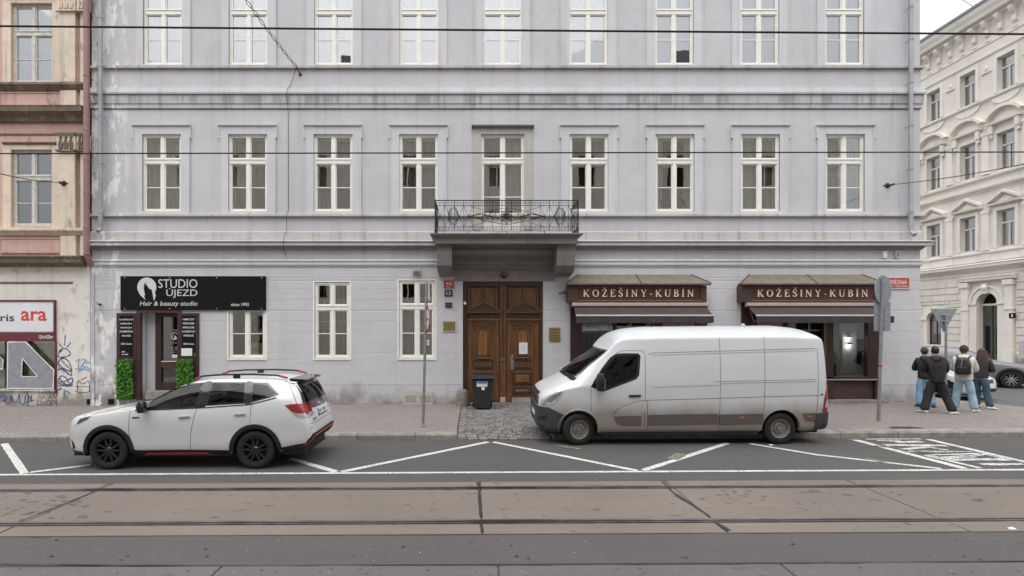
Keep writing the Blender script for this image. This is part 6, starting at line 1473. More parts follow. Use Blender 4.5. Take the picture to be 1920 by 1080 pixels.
for a,b in ((850,487),(1205,472)):
    V.decal('handle_recess', [q3(a-26,b-6),q3(a+26,b-6),q3(a+26,b+10),q3(a-26,b+10)], m_pw, off=.001, step=.03); V.decal('door_handle', [q3(a-38,b+3),q3(a-20,b-3),q3(a+36,b-5),q3(a+38,b+3),q3(a-20,b+8)], m_chr, off=.022, step=.03, mirror=True)
V.decal('fender_badge', [q3(515,487),q3(560,485),q3(560,493),q3(515,495)], m_black, off=.006, step=.03)
for sg in (-1,1):
    mi = MB().lathe([(.0,-.13),(.075,-.11),(.095,-.04),(.10,.05),(.075,.11),(0,.12)], (q3(598,430)[0],sg*.99,q3(598,425)[1]+.02), 'z', 14).build('door_mirror', m_gblk, V.root, smooth=True); mi.scale = (.8,1.2,.85)
    MB().tube([(q3(590,445)[0],sg*.80,q3(590,450)[1]),(q3(598,450)[0],sg*.95,q3(598,455)[1]+.02)], .03, 6).build('mirror_arm', m_gblk, V.root)
    rx = [1.40,1.55,1.9,2.5,2.95,3.15]; zz = [1.59,1.65,1.675,1.68,1.66,1.61]
    rl = MB().tube([(x,sg*.555,z+.012) for x,z in zip(rx,zz)], .017, 8).build('roof_rail', m_black, V.root, smooth=True)
    for a,b in ((1.43,1.53),(3.02,3.13)): MB().tube([(a,sg*.556,1.605 if a<2 else 1.655),(b,sg*.556,1.65 if a<2 else 1.625)], .021, 8).build('rail_accent', m_redp, rl)
    for a in (2.2,): bx('rail_foot', m_black, rl, a-.06,a+.06, sg*.555-.02,sg*.555+.02, 1.62,1.68)
for x in (0,2.67):
    for sg in (-1,1): V.wheel(x, .345, sg*.895, .348, .225, .235, m_gblk, 'alloy')
bx('cabin_tub', m_black, V.root, .45,3.1,-.74,.74,.35,1.02); bx('dashboard', m_black, V.root, .42,.98,-.70,.70,.95,1.10,bevel=.05)
seats(V, (1.32,2.25), .7, .98, 1.30); steering(V, 1.12, -.36, 1.10)
bx('underbody', m_black, V.root, -.78,3.5,-.66,.66,.21,.40); bx('widened_floor_pan', m_black, V.root, .45,2.2,-.76,.76,.215,.36)  # floor pan extended sideways to stop light leaking under the car
V.root.location = (XF, YC, ZG); V.root.rotation_euler = (0, -math.atan(GS), 0)
# ---------------------------------------------------------------- white van
T = Vehicle('delivery_van', 'dirty white high roof panel van parked half on the pavement before the fur shop', 'van')
VAN = dict(ztop=[(-.85,.90),(-.82,1.03),(-.74,1.13),(-.5,1.27),(-.26,1.405),(-.1,1.50),(.2,1.73),(.66,2.06),(.74,2.16),(.86,2.31),(1.02,2.41),(1.3,2.475),(1.8,2.51),(4.5,2.52),(5.0,2.48),(5.2,2.42),(5.27,2.33),(5.31,1.9),(5.35,1.2)],
  zbot=[(-.85,.34),(-.75,.26),(0,.23),(4.9,.25),(5.35,.34)], zbelt=[(-.85,.82),(-.74,1.00),(-.5,1.12),(-.1,1.24),(.4,1.30),(1.2,1.34),(5.35,1.34)] and [(-.85,.82),(-.74,1.00),(-.5,1.12),(-.1,1.24),(.4,1.30),(1.2,1.34),(5.2,1.34),(5.30,1.25),(5.35,1.0)],
  wmax=[(-.85,.62),(-.80,.74),(-.68,.86),(-.45,.95),(-.1,1.0),(.4,1.03),(5.1,1.035),(5.27,1.02),(5.35,.97)],
  wtop=[(-.85,.5),(-.7,.68),(-.3,.79),(.1,.80),(.66,.78),(.9,.78),(1.2,.82),(1.6,.87),(5.0,.87),(5.2,.85),(5.30,.90),(5.35,.92)],
  crown=[(-.85,.02),(-.5,.05),(-.1,.10),(.3,.07),(.66,.05),(.9,.10),(1.2,.15),(1.6,.19),(4.9,.19),(5.2,.12),(5.35,.03)])
Svan = [(0,.93),(.06,.975),(.18,.995),(.5,1.0),(.8,.998),(1,.99)]
VXF, VYC = 2.24, 12.47; VZG = gz(VXF)
def q5(zx, zy):
    px, py = 980+zx/3.2, 580+zy/3.2; hw = 1.0 if py > 710 else 1.0-(710-py)/90*.16
    D = VYC-hw; return (X(px,D)-VXF, Z(py,D)-VZG-.0)
vw = [q5(*p) for p in ((408,462),(440,410),(480,352),(530,290),(560,270),(600,265),(690,266),(703,280),(696,395),(680,418),(480,492))]
def vwind(z, x): return .70-.03*(z-1.3) if (x < .68 and x > -.2 and 1.46 < z < 2.0) else -1
T.body(VAN, Svan, m_pv, .03, [shrink(vw,.05)], [(0,.34),(4.332,.34)], .43, (8,30,30,16), wind=vwind)
m_pvl = m_pv
T.ring('arch_lip', (0,.34), .41, .455, -.1, math.pi+.1, m_pv, .008, flare=.008); T.ring('arch_lip', (4.332,.34), .41, .44, -.1, math.pi+.1, m_pv, .004, flare=.004)
T.well(0,.34,.44,1.02); T.well(4.332,.34,.44,1.02)
T.decal('side_window', vw, m_tint, off=.003, step=.06, thick=0, mirror=True); frame_ring(T, vw, .06, m_gblk, 'window_frame')
ws = [(-.83,1.40),(-.4,1.335),(0,1.325),(.4,1.335),(.83,1.40),(.76,2.035),(.4,2.075),(0,2.085),(-.4,2.075),(-.76,2.035)]
T.decal('windscreen', [(-.84,1.375),(-.5,1.42),(0,1.435),(.5,1.42),(.84,1.375),(.74,2.03),(-.74,2.03)], glass('van_windscreen', (.42,.46,.45), .09, .01), 'front', .004, .06, 0)
T.decal('scuttle', [(-.84,1.375),(-.5,1.42),(0,1.435),(.5,1.42),(.84,1.375),(.84,1.43),(.5,1.475),(0,1.49),(-.5,1.475),(-.84,1.43)], m_black, 'front', .008, .05, 0)
for y in (-.1,.55): MB().tube([T.hit(y,1.47,'front')[0]+Vector((-.02,0,.01)),T.hit(y-.35,1.62,'front')[0]+Vector((-.02,0,.02)),T.hit(y-.5,1.52,'front')[0]+Vector((-.02,0,.02))][:2], .012, 5).build('wiper', m_black, T.root)
bumper = [q5(*p) for p in ((60,640),(100,592),(160,592),(255,636),(232,700),(222,760),(90,745),(66,690))]
T.decal('front_bumper', bumper, m_pv_bump, off=.012, step=.05, mirror=True); T.decal('front_bumper', [(-.86,.80),(.86,.80),(.86,.36),(-.86,.36)], m_pv_bump, 'front', .014, .06)
T.decal('fog_recess', [q5(*p) for p in ((98,650),(150,648),(150,672),(105,670))], m_black, off=.016, step=.04); T.decal('bumper_vent', [q5(*p) for p in ((105,700),(140,705),(140,716),(108,712))], m_black, off=.016, step=.04)
T.decal('headlight', [q5(*p) for p in ((108,602),(125,560),(165,520),(245,478),(246,498),(228,530),(190,570),(150,600))], m_lens, off=.008, step=.03, mirror=True)
T.decal('headlight_bezel', [q5(*p) for p in ((128,585),(150,545),(200,508),(235,492),(228,512),(190,545),(160,580))], m_chr, off=.0105, step=.03, mirror=True); T.decal('indicator', [q5(*p) for p in ((140,575),(155,560),(175,562),(160,578))], m_lens, off=.013, step=.03)
T.decal('grille', [(-.60,1.0),(.60,1.0),(.66,.83),(-.66,.83)], m_black, 'front', .010, .05); T.decal('grille_trim', [(-.55,1.09),(.55,1.09),(.58,1.01),(-.58,1.01)], m_chr, 'front', .008, .05); T.decal('number_plate', [(-.26,.62),(.26,.62),(.26,.51),(-.26,.51)], m_plate, 'front', .022, .06)
for z_ in (.87,.92,.96): T.seam([(-.58,z_),(.58,z_)], m_chr, .012, 'front', .013, 'grille_bar')
# grey rubbing strips and door panels
for a,b in ((748,1166),(1174,1434)): T.decal('side_moulding', [q5(a,632),q5(b,628),q5(b,683),q5(a,690)], m_pv_trim, off=.02, step=.08, thick=.01)
T.decal('side_moulding', [q5(*p) for p in ((546,646),(706,640),(706,690),(590,690),(560,675))], m_pv_trim, off=.018, step=.06, thick=.01); T.decal('door_pocket', [q5(*p) for p in ((545,640),(580,600),(640,568),(706,552),(706,638))], m_pv, off=.012, step=.06, thick=.01)
T.decal('side_moulding', [q5(*p) for p in ((1672,628),(1752,626),(1752,668),(1690,670))], m_pv_trim, off=.016, step=.06, thick=.01); T.decal('rear_bumper', [q5(*p) for p in ((1752,628),(1836,620),(1838,700),(1830,720),(1745,722))], m_pv_bump, off=.03, step=.05, thick=.02, mirror=True)
T.decal('rear_bumper', [(-.98,.70),(.98,.70),(.98,.42),(-.98,.42)], m_pv_bump, 'rear', .03, .08)
T.decal('side_marker', [q5(1290,644),q5(1320,643),q5(1320,656),q5(1290,657)], m_amber, off=.024, step=.04); T.decal('side_marker', [q5(1700,640),q5(1725,640),q5(1725,650),q5(1700,650)], m_amber, off=.02, step=.04)
T.decal('tail_light', [q5(*p) for p in ((1822,450),(1832,448),(1832,618),(1790,618),(1800,540))], m_redl, off=.012, step=.03, mirror=True); T.decal('tail_light_lens', [q5(*p) for p in ((1812,555),(1832,550),(1832,590),(1806,592))], m_lens, off=.016, step=.03, mirror=True)
T.decal('tail_light', [(-.99,1.35),(-.9,1.35),(-.9,.75),(-.99,.75)], m_redl, 'rear', .01, .05); T.decal('tail_light', [(.99,1.35),(.9,1.35),(.9,.75),(.99,.75)], m_redl, 'rear', .01, .05)
SM = [((410,462),(406,540),(410,610)),((728,262),(728,700)),((745,545),(745,735)),((1170,160),(1172,720)),((1435,160),(1438,625)),((1755,240),(1755,620)),((750,272),(775,263),(1165,254),(1745,241)),((1140,436),(1750,426)),((745,545),(1170,535),(1440,527),(1790,520)),((545,640),(548,612),(600,578),(690,548),(745,545)),((562,268),(600,250),(715,250),(724,262))]
for p in SM: T.seam([q5(*v) for v in p], wd=.008, off=.014 if p[0][0] == 545 else .003)
T.seam([q5(*p) for p in ((775,462),(1166,452))], m_pv, .02, off=.012, name='pressed_rib'); T.seam([q5(*p) for p in ((1172,441),(1750,431))], m_pv, .025, off=.012, name='pressed_rib'); T.seam([q5(*p) for p in ((780,272),(1165,262),(1740,250))], m_pv, .02, off=.010, name='pressed_rib')
T.decal('door_handle', [q5(*p) for p in ((634,512),(704,512),(704,523),(634,523))], m_black, off=.025, step=.03, mirror=True); T.decal('rear_lock', [q5(1780,510),q5(1790,510),q5(1790,518),q5(1780,518)], m_black, off=.008, step=.03); T.decal('fuel_flap', [q5(712,555),q5(742,553),q5(742,612),q5(712,614)], m_pv, off=.006, step=.04)
for sg in (-1,1):
    xm,zm_ = q5(462,440)
    mi = MB().lathe([(.0,-.19),(.09,-.17),(.115,-.05),(.115,.09),(.08,.18),(0,.19)], (xm-.02,sg*1.16,zm_+.03), 'z', 14).build('door_mirror', m_black, T.root, smooth=True); mi.scale = (.85,1.1,1)
    MB().tube([(xm+.0,sg*.95,zm_-.12),(xm,sg*1.12,zm_-.12)], .04, 6).build('mirror_arm', m_black, T.root)
    bx('mirror_glass', m_chr, mi, xm+.05,xm+.08, sg*1.16-.07,sg*1.16+.07, zm_-.1,zm_+.13)
MB().lathe([(.0,.05),(.035,.045),(.045,.0)], (q5(1398,90)[0],-.2,2.53), 'z', 10).build('roof_marker', M('pale_lens',(.6,.62,.5),.4), T.root)
for k in range(0): MB().run([(-.60,2.46),(-.58,2.487),(-.50,2.497),(-.48,2.46)], 1.5+1.2*k,2.6+1.2*k).build('roof_rib', m_pv, T.root)
m_steelw = M('dirty_steel_wheel', (.22,.20,.175), .6, .3, .3, 14)
for x in (0,4.332):
    for sg in (-1,1): T.wheel(x, .34, sg*1.005, .345, .22, .205, m_steelw, 'steel', steer=(.16 if x == 0 else 0))
bx('cabin_tub', m_black, T.root, -.1,1.5,-.88,.88,.4,1.18); bx('dashboard', m_black, T.root, -.15,.45,-.84,.84,1.15,1.36,bevel=.06); bx('bulkhead', m_black, T.root, 1.5,1.54,-.86,.86,.4,2.2)
seats(T, (.85,), .7, 1.08, 1.62, (-.52,.3,.62)); steering(T, .58, -.5, 1.42); bx('paper_on_dash', m_white, T.root, -.02,.15,-.35,.1,1.365,1.372); bx('hi_vis_cloth', M('pale_blue_cloth',(.35,.45,.48),.8), T.root, .55,.8,-.8,-.6,1.19,1.25,bevel=.02)
bx('underbody', m_black, T.root, -.7,5.3,-.72,.72,.19,.5); bx('widened_floor_pan', m_black, T.root, .5,3.85,-.99,.99,.215,.5)
T.root.location = (VXF, VYC+.0, VZG+.035); T.root.rotation_euler = (math.radians(2.0), -math.atan(GS), 0)
# ---------------------------------------------------------------- cars parked in the side street
def small_car(name, label, L, hw, hh, pm, xw, wb, r, sil, loc, rot, suv=False):
    v = Vehicle(name, label, 'car', 'cars parked in the side street'); k = hh/1.45; f = L/3.98
    e = lambda pts, kx=f, kz=1: [(a*kx,b*kz) for a,b in pts]
    cur = dict(ztop=e([(-.78,.52),(-.75,.66),(-.66,.76),(-.4,.83),(.1,.91),(.35,.96),(.7,1.14),(1.1,1.33),(1.4,1.41),(1.8,1.44),(2.4,1.42),(2.85,1.34),(3.0,1.18),(3.1,.98),(3.17,.8),(3.2,.6)], f, k),
      zbot=e([(-.78,.36),(-.7,.24),(-.3,.2),(2.6,.2),(3.0,.26),(3.2,.42)],f,k), zbelt=e([(-.78,.46),(-.66,.70),(-.3,.78),(.3,.88),(.8,.92),(2.0,.96),(2.8,1.0),(3.05,.85),(3.2,.55)],f,k),
      wmax=e([(-.78,.45),(-.72,.58),(-.6,.70),(-.4,.78),(0,.82),(2.6,.82),(2.95,.78),(3.12,.68),(3.2,.58)],f,hw/.82), wtop=e([(-.78,.40),(-.5,.60),(.2,.70),(.5,.68),(1.1,.60),(1.5,.56),(2.6,.54),(2.95,.56),(3.2,.5)],f,hw/.82), crown=e([(-.78,.02),(.2,.05),(1.5,.05),(2.8,.05),(3.2,.03)],f,k))
    x2 = wb
    v.body(cur, Ssuv, pm, .045, (), [(0,r),(x2,r)], r+.06, (6,16,16,10))
    if suv: v.ring('arch_cladding', (0,r), r+.03, r+.12, -.1, math.pi+.1, m_clad, .01); v.ring('arch_cladding', (x2,r), r+.03, r+.12, -.1, math.pi+.1, m_clad, .01)
    v.well(0,r,r+.06,hw); v.well(x2,r,r+.06,hw)
    win = [(a*f,b*k) for a,b in ((.50,.93),(.85,1.12),(1.2,1.30),(1.6,1.355),(2.4,1.345),(2.75,1.22),(2.85,1.06),(2.0,1.0))]
    v.decal('side_windows', win, m_gblk, off=.006, step=.08, mirror=True)
    for a in (1.45,2.15): v.seam([(a*f-.03,.98*k),(a*f,1.35*k)], pm, .04, off=.012, name='pillar')
    wsr = [(-.60*hw/.82,1.0*k),(.60*hw/.82,1.0*k),(.50*hw/.82,1.345*k),(-.50*hw/.82,1.345*k)]
    v.decal('windscreen', wsr, m_gblk, 'front', .006, .08)
    for sg in (-1,1):
        v.decal('headlight', [(sg*.42*hw/.82,.74*k),(sg*.68*hw/.82,.78*k),(sg*.70*hw/.82,.64*k),(sg*.46*hw/.82,.60*k)], m_lens, 'front', .01, .04)
        mi = MB().lathe([(0,-.09),(.06,-.07),(.075,0),(.06,.08),(0,.09)], (.75*f,sg*(hw+.06),.98*k), 'z', 10).build('door_mirror', pm if not suv else m_black, v.root, smooth=True)
    v.decal('grille', [(-.36,.70*k),(.36,.70*k),(.30,.58*k),(-.30,.58*k)], m_gblk, 'front', .008, .05); v.decal('number_plate', [(-.26,.54*k),(.26,.54*k),(.26,.43*k),(-.26,.43*k)], m_plate, 'front', .02, .05)
    v.decal('air_intake', [(-.55,.40*k),(.55,.40*k),(.5,.30*k),(-.5,.30*k)], m_black, 'front', .008, .05); v.decal('emblem', [(.05*math.cos(t),.735*k+.04*math.sin(t)) for t in [i*.785 for i in range(8)]], m_chr, 'front', .012, .05)
    v.seam([(1.42*f,.98*k),(1.40*f,.3*k)]); v.seam([(.42*f,.9*k),(.40*f,.36*k)]); v.seam([(2.2*f,.98*k),(2.05*f,.6*k)])
    for x in (0,x2):
        for sg in (-1,1): v.wheel(x, r, sg*(hw-.01), r, .2, r*.66, m_zinc_d, 'alloy')
    bx('underbody', m_black, v.root, -.5,wb+.3,-hw*.8,hw*.8,.18,.42)
    v.root.location = loc; v.root.rotation_euler = (0,0,rot); return v
small_car('parked_car', 'white hatchback behind the four pedestrians, nose towards the main street', 3.98, .82, 1.45, m_pw, 0, 2.46, .30, None, (16.75,18.4,gz(16.5)+.01), math.radians(180-68))
m_silver = M('silver_blue_paint', (.19,.20,.225), .35, .25, .05, 3, coat=.4)
small_car('parked_car', 'silver grey crossover car cut by the right photo edge behind the white hatchback', 4.5, .91, 1.62, m_silver, 0, 2.72, .345, None, (21.75,21.8,gz(21)+.01), math.radians(180-36), True)
# ================================================================ people by the corner
def skinned(name, pts, edges, mat, parent, sub=1, root=0):
    me = bpy.data.meshes.new(name); me.from_pydata([p[0] for p in pts], edges, [])
    o = link(bpy.data.objects.new(name, me)); o.modifiers.new('skin','SKIN'); sb_ = o.modifiers.new('sub','SUBSURF'); sb_.levels = sb_.render_levels = sub
    bm = bmesh.new(); bm.from_mesh(me); ly = bm.verts.layers.skin.verify()
    for v,p in zip(bm.verts, pts): r = p[1]; v[ly].radius = r if isinstance(r, tuple) else (r,r)
    bm.verts.ensure_lookup_table(); bm.verts[root][ly].use_root = True
    bm.to_mesh(me); bm.free()
    dg = bpy.context.evaluated_depsgraph_get(); m2 = bpy.data.meshes.new_from_object(o.evaluated_get(dg)); bpy.data.objects.remove(o)
    for p in m2.polygons: p.use_smooth = True
    m2.name = name; return place(name, m2, mat, parent, WL[parent.name])
m_skin = M('skin', (.50,.30,.22), .5, var=.08); m_hair_b = M('black_hair', (.012,.010,.009), .5, var=.3, scale=40); m_hair_br = M('brown_hair', (.060,.030,.020), .5, var=.45, scale=30)
m_jkt = M('black_jacket', (.014,.014,.015), .75, var=.25, scale=9, bmp=.5, bscale=14, bdist=.03); m_fleece = M('off_white_fleece', (.56,.54,.50), .95, var=.10, scale=12, bmp=.6, bscale=30, bdist=.01); m_dkj = M('dark_brown_jacket', (.028,.022,.022), .8, var=.25, scale=9, bmp=.4, bscale=15, bdist=.02)
m_jean_l = M('light_blue_denim', (.30,.42,.52), .9, var=.22, scale=7, bmp=.3, bscale=18, bdist=.01); m_jean_m = M('blue_denim', (.20,.36,.52), .9, var=.2, scale=7, bmp=.3, bscale=18, bdist=.01); m_jean_d = M('dark_denim', (.045,.075,.115), .9, var=.3, scale=7, bmp=.3, bscale=18, bdist=.01); m_blktr = M('black_trousers', (.020,.019,.020), .85, var=.25, scale=8, bmp=.4, bscale=14, bdist=.02)
m_shoe_w = M('white_trainer', (.62,.60,.57), .6, var=.1); m_shoe_d = M('dark_trainer', (.05,.05,.06), .6); m_knit = M('grey_knit', (.055,.055,.058), .95, var=.3, scale=60, bmp=.6, bscale=120)
def person(label, X_, Y_, face, ht, pose, jkt, tr, shoe, hair, hat=None, hood=True, puffy=1.0, leg_w=1.0, jacket_len=.80, long_hair=False, zg=.14):
    t = thing('person', label, 'person', (0,0,0), 'pedestrians standing at the corner'); s = ht/1.75; V_ = lambda p: Vector(p)*s
    lean = pose.get('lean', 0); tw = pose.get('tilt', 0)
    pel = V_((0,0,.93)); wai = V_((tw*.4,lean*.4,1.08)); che = V_((tw*.8,lean*.8,1.27)); nk = V_((tw,lean,1.46)); hb = V_((tw,lean+.025,1.55)); hd = V_((tw,lean+.05,1.645)); ht_ = V_((tw,lean+.035,1.73))
    P = [(pel,(.15*s,.11*s)),(wai,(.135*s,.10*s)),(che,(.16*s,.11*s)),(nk,.062*s),(hb,.066*s),(hd,(.082*s,.098*s)),(ht_,(.062*s,.075*s))]; E = [(0,1),(1,2),(2,3),(3,4),(4,5),(5,6)]
    J = [(pel+V_((0,0,-.0)),(.19*puffy*s,.145*puffy*s)),(wai,(.185*puffy*s,.145*puffy*s)),(che,(.20*puffy*s,.15*puffy*s)),(nk+V_((0,-.015,-.03)),.092*s)]; JE = [(0,1),(1,2),(2,3)]
    J[0] = (V_((0,0,jacket_len)), J[0][1])
    for k,sg in ((0,-1),(1,1)):
        sh = che+V_((sg*.175,0,.13)); el,ha = [V_(q) for q in pose['arms'][k]]; n = len(P)
        P += [(sh,.058*s),(el,.042*s),(ha,.028*s)]; E += [(2,n),(n,n+1),(n+1,n+2)]
        n = len(J); wr = el.lerp(ha,.93); J += [(sh,.092*puffy*s),(sh.lerp(el,.5),.084*puffy*s),(el,.078*puffy*s),(el.lerp(ha,.5),.066*puffy*s),(wr,.052*puffy*s)]; JE += [(2,n),(n,n+1),(n+1,n+2),(n+2,n+3),(n+3,n+4)]
        d = (ha-el).normalized(); q = d.orthogonal().normalized(); b2 = d.cross(q); mb = MB(); mb.tube([ha-d*.02*s,ha+d*.03*s,ha+d*.085*s],[.026*s,.036*s,.034*s],8)
        for f in range(4):
            o = b2*((f-1.5)*.018*s); L = (.075,.085,.08,.062)[f]*s; r0 = ha+d*.08*s+o; mb.tube([r0,r0+d*L*.5+q*.012*s,r0+d*L*.75+q*.035*s],[.0095*s,.0085*s,.007*s],6)
        r0 = ha+d*.03*s+b2*.03*s; mb.tube([r0,r0+b2*.03*s+d*.03*s,r0+b2*.03*s+d*.06*s+q*.02*s],[.012*s,.010*s,.008*s],6); mb.build('hand', m_skin, t, smooth=True)
    TR = [(V_((0,0,.99)),(.165*s,.125*s)),(V_((0,0,.90)),(.17*s,.135*s))]; TE = [(0,1)]
    for k,sg in ((0,-1),(1,1)):
        hip = V_((sg*.095,0,.84)); kn,an = [V_(q) for q in pose['legs'][k]]; n = len(P)
        P += [(hip,.085*s),(kn,.055*s),(an,.036*s)]; E += [(0,n),(n,n+1),(n+1,n+2)]
        n = len(TR); w_ = leg_w; hem = an+V_((0,0,-.035)); TR += [(hip,(.105*s,.11*s)),(hip.lerp(kn,.5),.098*w_*s),(kn,.086*w_*s),(kn.lerp(an,.5),.086*w_*s),(hem,.092*w_*s)]; TE += [(1,n),(n,n+1),(n+1,n+2),(n+2,n+3),(n+3,n+4)]
        fa = pose.get('feet',(0,0))[k]; fd = Vector((math.sin(fa),math.cos(fa),0)); g = Vector((an.x,an.y,0))
        mb = MB(); prof = [(-.085,.036,.075),(-.05,.044,.085),(.03,.042,.08),(.10,.048,.06),(.16,.045,.045),(.195,.025,.03)]; sd2 = Vector((fd.y,-fd.x,0)); vs = []
        for u,wd_,hh in prof:
            for a in range(10):
                th = a*2*math.pi/10; vs.append(g+fd*u*s+sd2*wd_*s*math.cos(th)+Vector((0,0,max(.0,(hh/2+hh/2*math.sin(th))*s))))
        mb.add(vs,[(i*10+a,i*10+(a+1)%10,(i+1)*10+(a+1)%10,(i+1)*10+a) for i in range(5) for a in range(10)]+[tuple(range(9,-1,-1)),tuple(range(50,60))]); mb.build('shoe', shoe, t, smooth=True, fix=True)
    body = skinned('body', P, E, m_skin, t, 2)
    c = hd+V_((0,.0,0)); 
    MB().add([c+V_(p) for p in ((-.012,.095,-.02),(.012,.095,-.02),(0,.125,-.03),(0,.098,.03))],[(0,2,3),(2,1,3),(0,1,2)]).build('nose', m_skin, t)
    for sg in (-1,1): MB().lathe([(0,-.012*s),(.012*s,0),(0,.012*s)], tuple(c+V_((sg*.032,.088,.01))), 'y', 8).build('eye', m_black, t); MB().lathe([(0,-.012*s),(.028*s,0),(0,.012*s)], tuple(c+V_((sg*.086,.0,-.01))), 'x', 8).build('ear', m_skin, t)
    MB().box(c.x-.022*s,c.x+.022*s,c.y+.090*s,c.y+.096*s,c.z-.062*s,c.z-.055*s).build('mouth', M('lips',(.35,.12,.10),.5), t)
    skinned('jacket', J, JE, jkt, t, 2, 1); skinned('trousers', TR, TE, tr, t, 2)
    def cap(name, mat, dz, rx, ry, rz, drop, back=0):
        def fn(u,v):
            a = 2*math.pi*u; e = drop+(math.pi/2-drop)*v; return tuple(c+V_((0,-.012-back,dz))+Vector((rx*math.cos(a)*math.cos(e), ry*math.sin(a)*math.cos(e), rz*math.sin(e)))*s)
        return MB().grid(fn, 20, 9).build(name, mat, t, smooth=True)
    cap('hair', hair, .022, .083,.102,.122, -.85, .012)
    if hat: cap('hat', hat, .030, .096,.114,.122, -.35); MB().lathe([(.090*s,0),(.099*s,.015*s),(.098*s,.04*s),(.09*s,.045*s)], tuple(c+V_((0,-.012,.005))), 'z', 20).build('hat_band', hat, t, smooth=True)
    if hood: skinned('hood', [(nk+V_((-.10,.03,.0)),.045*s),(nk+V_((-.09,-.07,.02)),.06*s),(nk+V_((0,-.115,.015)),(.075*s,.085*s)),(nk+V_((.09,-.07,.02)),.06*s),(nk+V_((.10,.03,.0)),.045*s),(nk+V_((0,-.14,-.09)),.05*s)], [(0,1),(1,2),(2,3),(3,4),(2,5)], jkt, t, 2, 2)
    if long_hair:
        mb = MB()
        for i in range(26):
            a = math.pi*(1.02+.96*i/25)+random.uniform(-.05,.05); x0 = Vector((.092*math.cos(a),.105*math.sin(a),0))*s; L = random.uniform(.28,.40)*s
            mb.tube([c+x0+V_((0,0,.05)),c+x0*1.15+V_((0,-.005,-.08)),c+x0*1.25+V_((0,-.02,-.16)),c+x0*1.2+Vector((random.uniform(-.02,.02),-.02,-L))],[.022*s,.026*s,.024*s,.006*s],6)
        mb.build('long_hair', hair, t, smooth=True)
    t.location = (X_, Y_, zg+gz(X_)); t.rotation_euler = (0,0,math.radians(face)); return t
phone = [[(-.24,.10,1.10),(-.08,.30,1.16)],[(.24,.10,1.10),(.06,.32,1.18)]]
def at(px, py):
    D = (H-PH)*F/((py-CY)+GS*(px-CX)); return X(px,D),D
x,y = at(1728,768); y += .45; x = X(1734,y); person('person in black jacket, grey knit beanie and light blue jeans standing next to the wall', x, y, -30, 1.72, dict(arms=phone, legs=[[(-.12,.03,.48),(-.13,.0,.09)],[(.13,.05,.48),(.20,.02,.09)]], feet=(-.3,.4)), m_jkt, m_jean_m, m_shoe_d, m_hair_b, hat=m_knit, leg_w=1.05)
x,y = at(1757,775); x = X(1756,y); person('person in black hooded puffer jacket and wide black trousers, legs apart, dark hair', x, y, -24, 1.80, dict(arms=phone, legs=[[(-.17,.02,.47),(-.27,-.02,.09)],[(.20,.05,.47),(.33,-.05,.09)]], feet=(-.7,.9), tilt=-.02), m_jkt, m_blktr, m_shoe_w, m_hair_b, puffy=1.18, leg_w=1.2)
x,y = at(1812,771); x = X(1807,y); p3 = person('person in off white fleece jacket and light jeans carrying a black backpack', x, y, -48, 1.80, dict(arms=phone, legs=[[(-.14,.02,.48),(-.19,.0,.09)],[(.15,.03,.48),(.22,-.02,.09)]], feet=(.3,.5), lean=.03), m_fleece, m_jean_l, m_shoe_w, m_hair_br, hat=M('brown_cap',(.05,.03,.022),.9), puffy=1.12, leg_w=1.12)
x2,y2 = at(1840,768); y2 += .3; x2 = X(1839,y2); person('person with long brown hair in a dark jacket and dark blue jeans, head bent', x2, y2, -58, 1.70, dict(arms=phone, legs=[[(-.10,.06,.47),(-.10,.0,.09)],[(.13,-.02,.47),(.24,-.12,.09)]], feet=(.2,.6), lean=.10), m_dkj, m_jean_d, m_shoe_w, m_hair_br, hood=False, long_hair=True, leg_w=1.08, jacket_len=.88)
# backpack on the third person's back
bp = thing('backpack', 'black backpack on the back of the person in the off white fleece', 'backpack', (0,0,0)); m_bp = M('backpack_nylon', (.012,.012,.013), .5, var=.2, scale=20)
b_ = MB().add([(-.15,-.02,0),(.15,-.02,0),(.17,-.02,.28),(.12,-.02,.47),(-.12,-.02,.47),(-.17,-.02,.28),(-.14,-.16,.02),(.14,-.16,.02),(.15,-.20,.22),(.10,-.12,.44),(-.10,-.12,.44),(-.15,-.20,.22)],[(0,1,2,3,4,5),(11,10,9,8,7,6),(0,6,7,1),(1,7,8,2),(2,8,9,3),(3,9,10,4),(4,10,11,5),(5,11,6,0)]).build('bag', m_bp, bp, bevel=.04, fix=True)
MB().box(-.10,.10,-.225,-.15,.06,.20).build('pocket', m_bp, bp, bevel=.02)
for sg in (-1,1): MB().tube([(sg*.10,-.03,.44),(sg*.13,.06,.50),(sg*.14,.20,.42),(sg*.16,.16,.22),(sg*.15,-.03,.05)], .018, 6).build('strap', m_bp, bp, smooth=True)
MB().tube([(-.04,-.205,.05),(-.02,-.215,.25),(0,-.16,.42)], .006, 5).build('zip', m_zinc_d, bp)
bp.location = (x-.12*math.sin(math.radians(48)), y-.12*math.cos(math.radians(48)), PH+gz(x)+1.02); bp.rotation_euler = (math.radians(-4),0,math.radians(-48)); bp.scale = (1.05,1.0,1.05)
# ================================================================ street furniture and small things on the facade
m_sign_back = M('sign_back_grey', (.25,.272,.29), .5, .2, .12, 8); m_signred = M('sign_red', (.50,.03,.035), .4); m_enamel = M('white_enamel', (.72,.72,.72), .35, var=.03)
def ground_at(px, py): 
    D = (H-PH)*F/((py-CY)+GS*(px-CX)); x = X(px,D); return x,D,PH+gz(x)
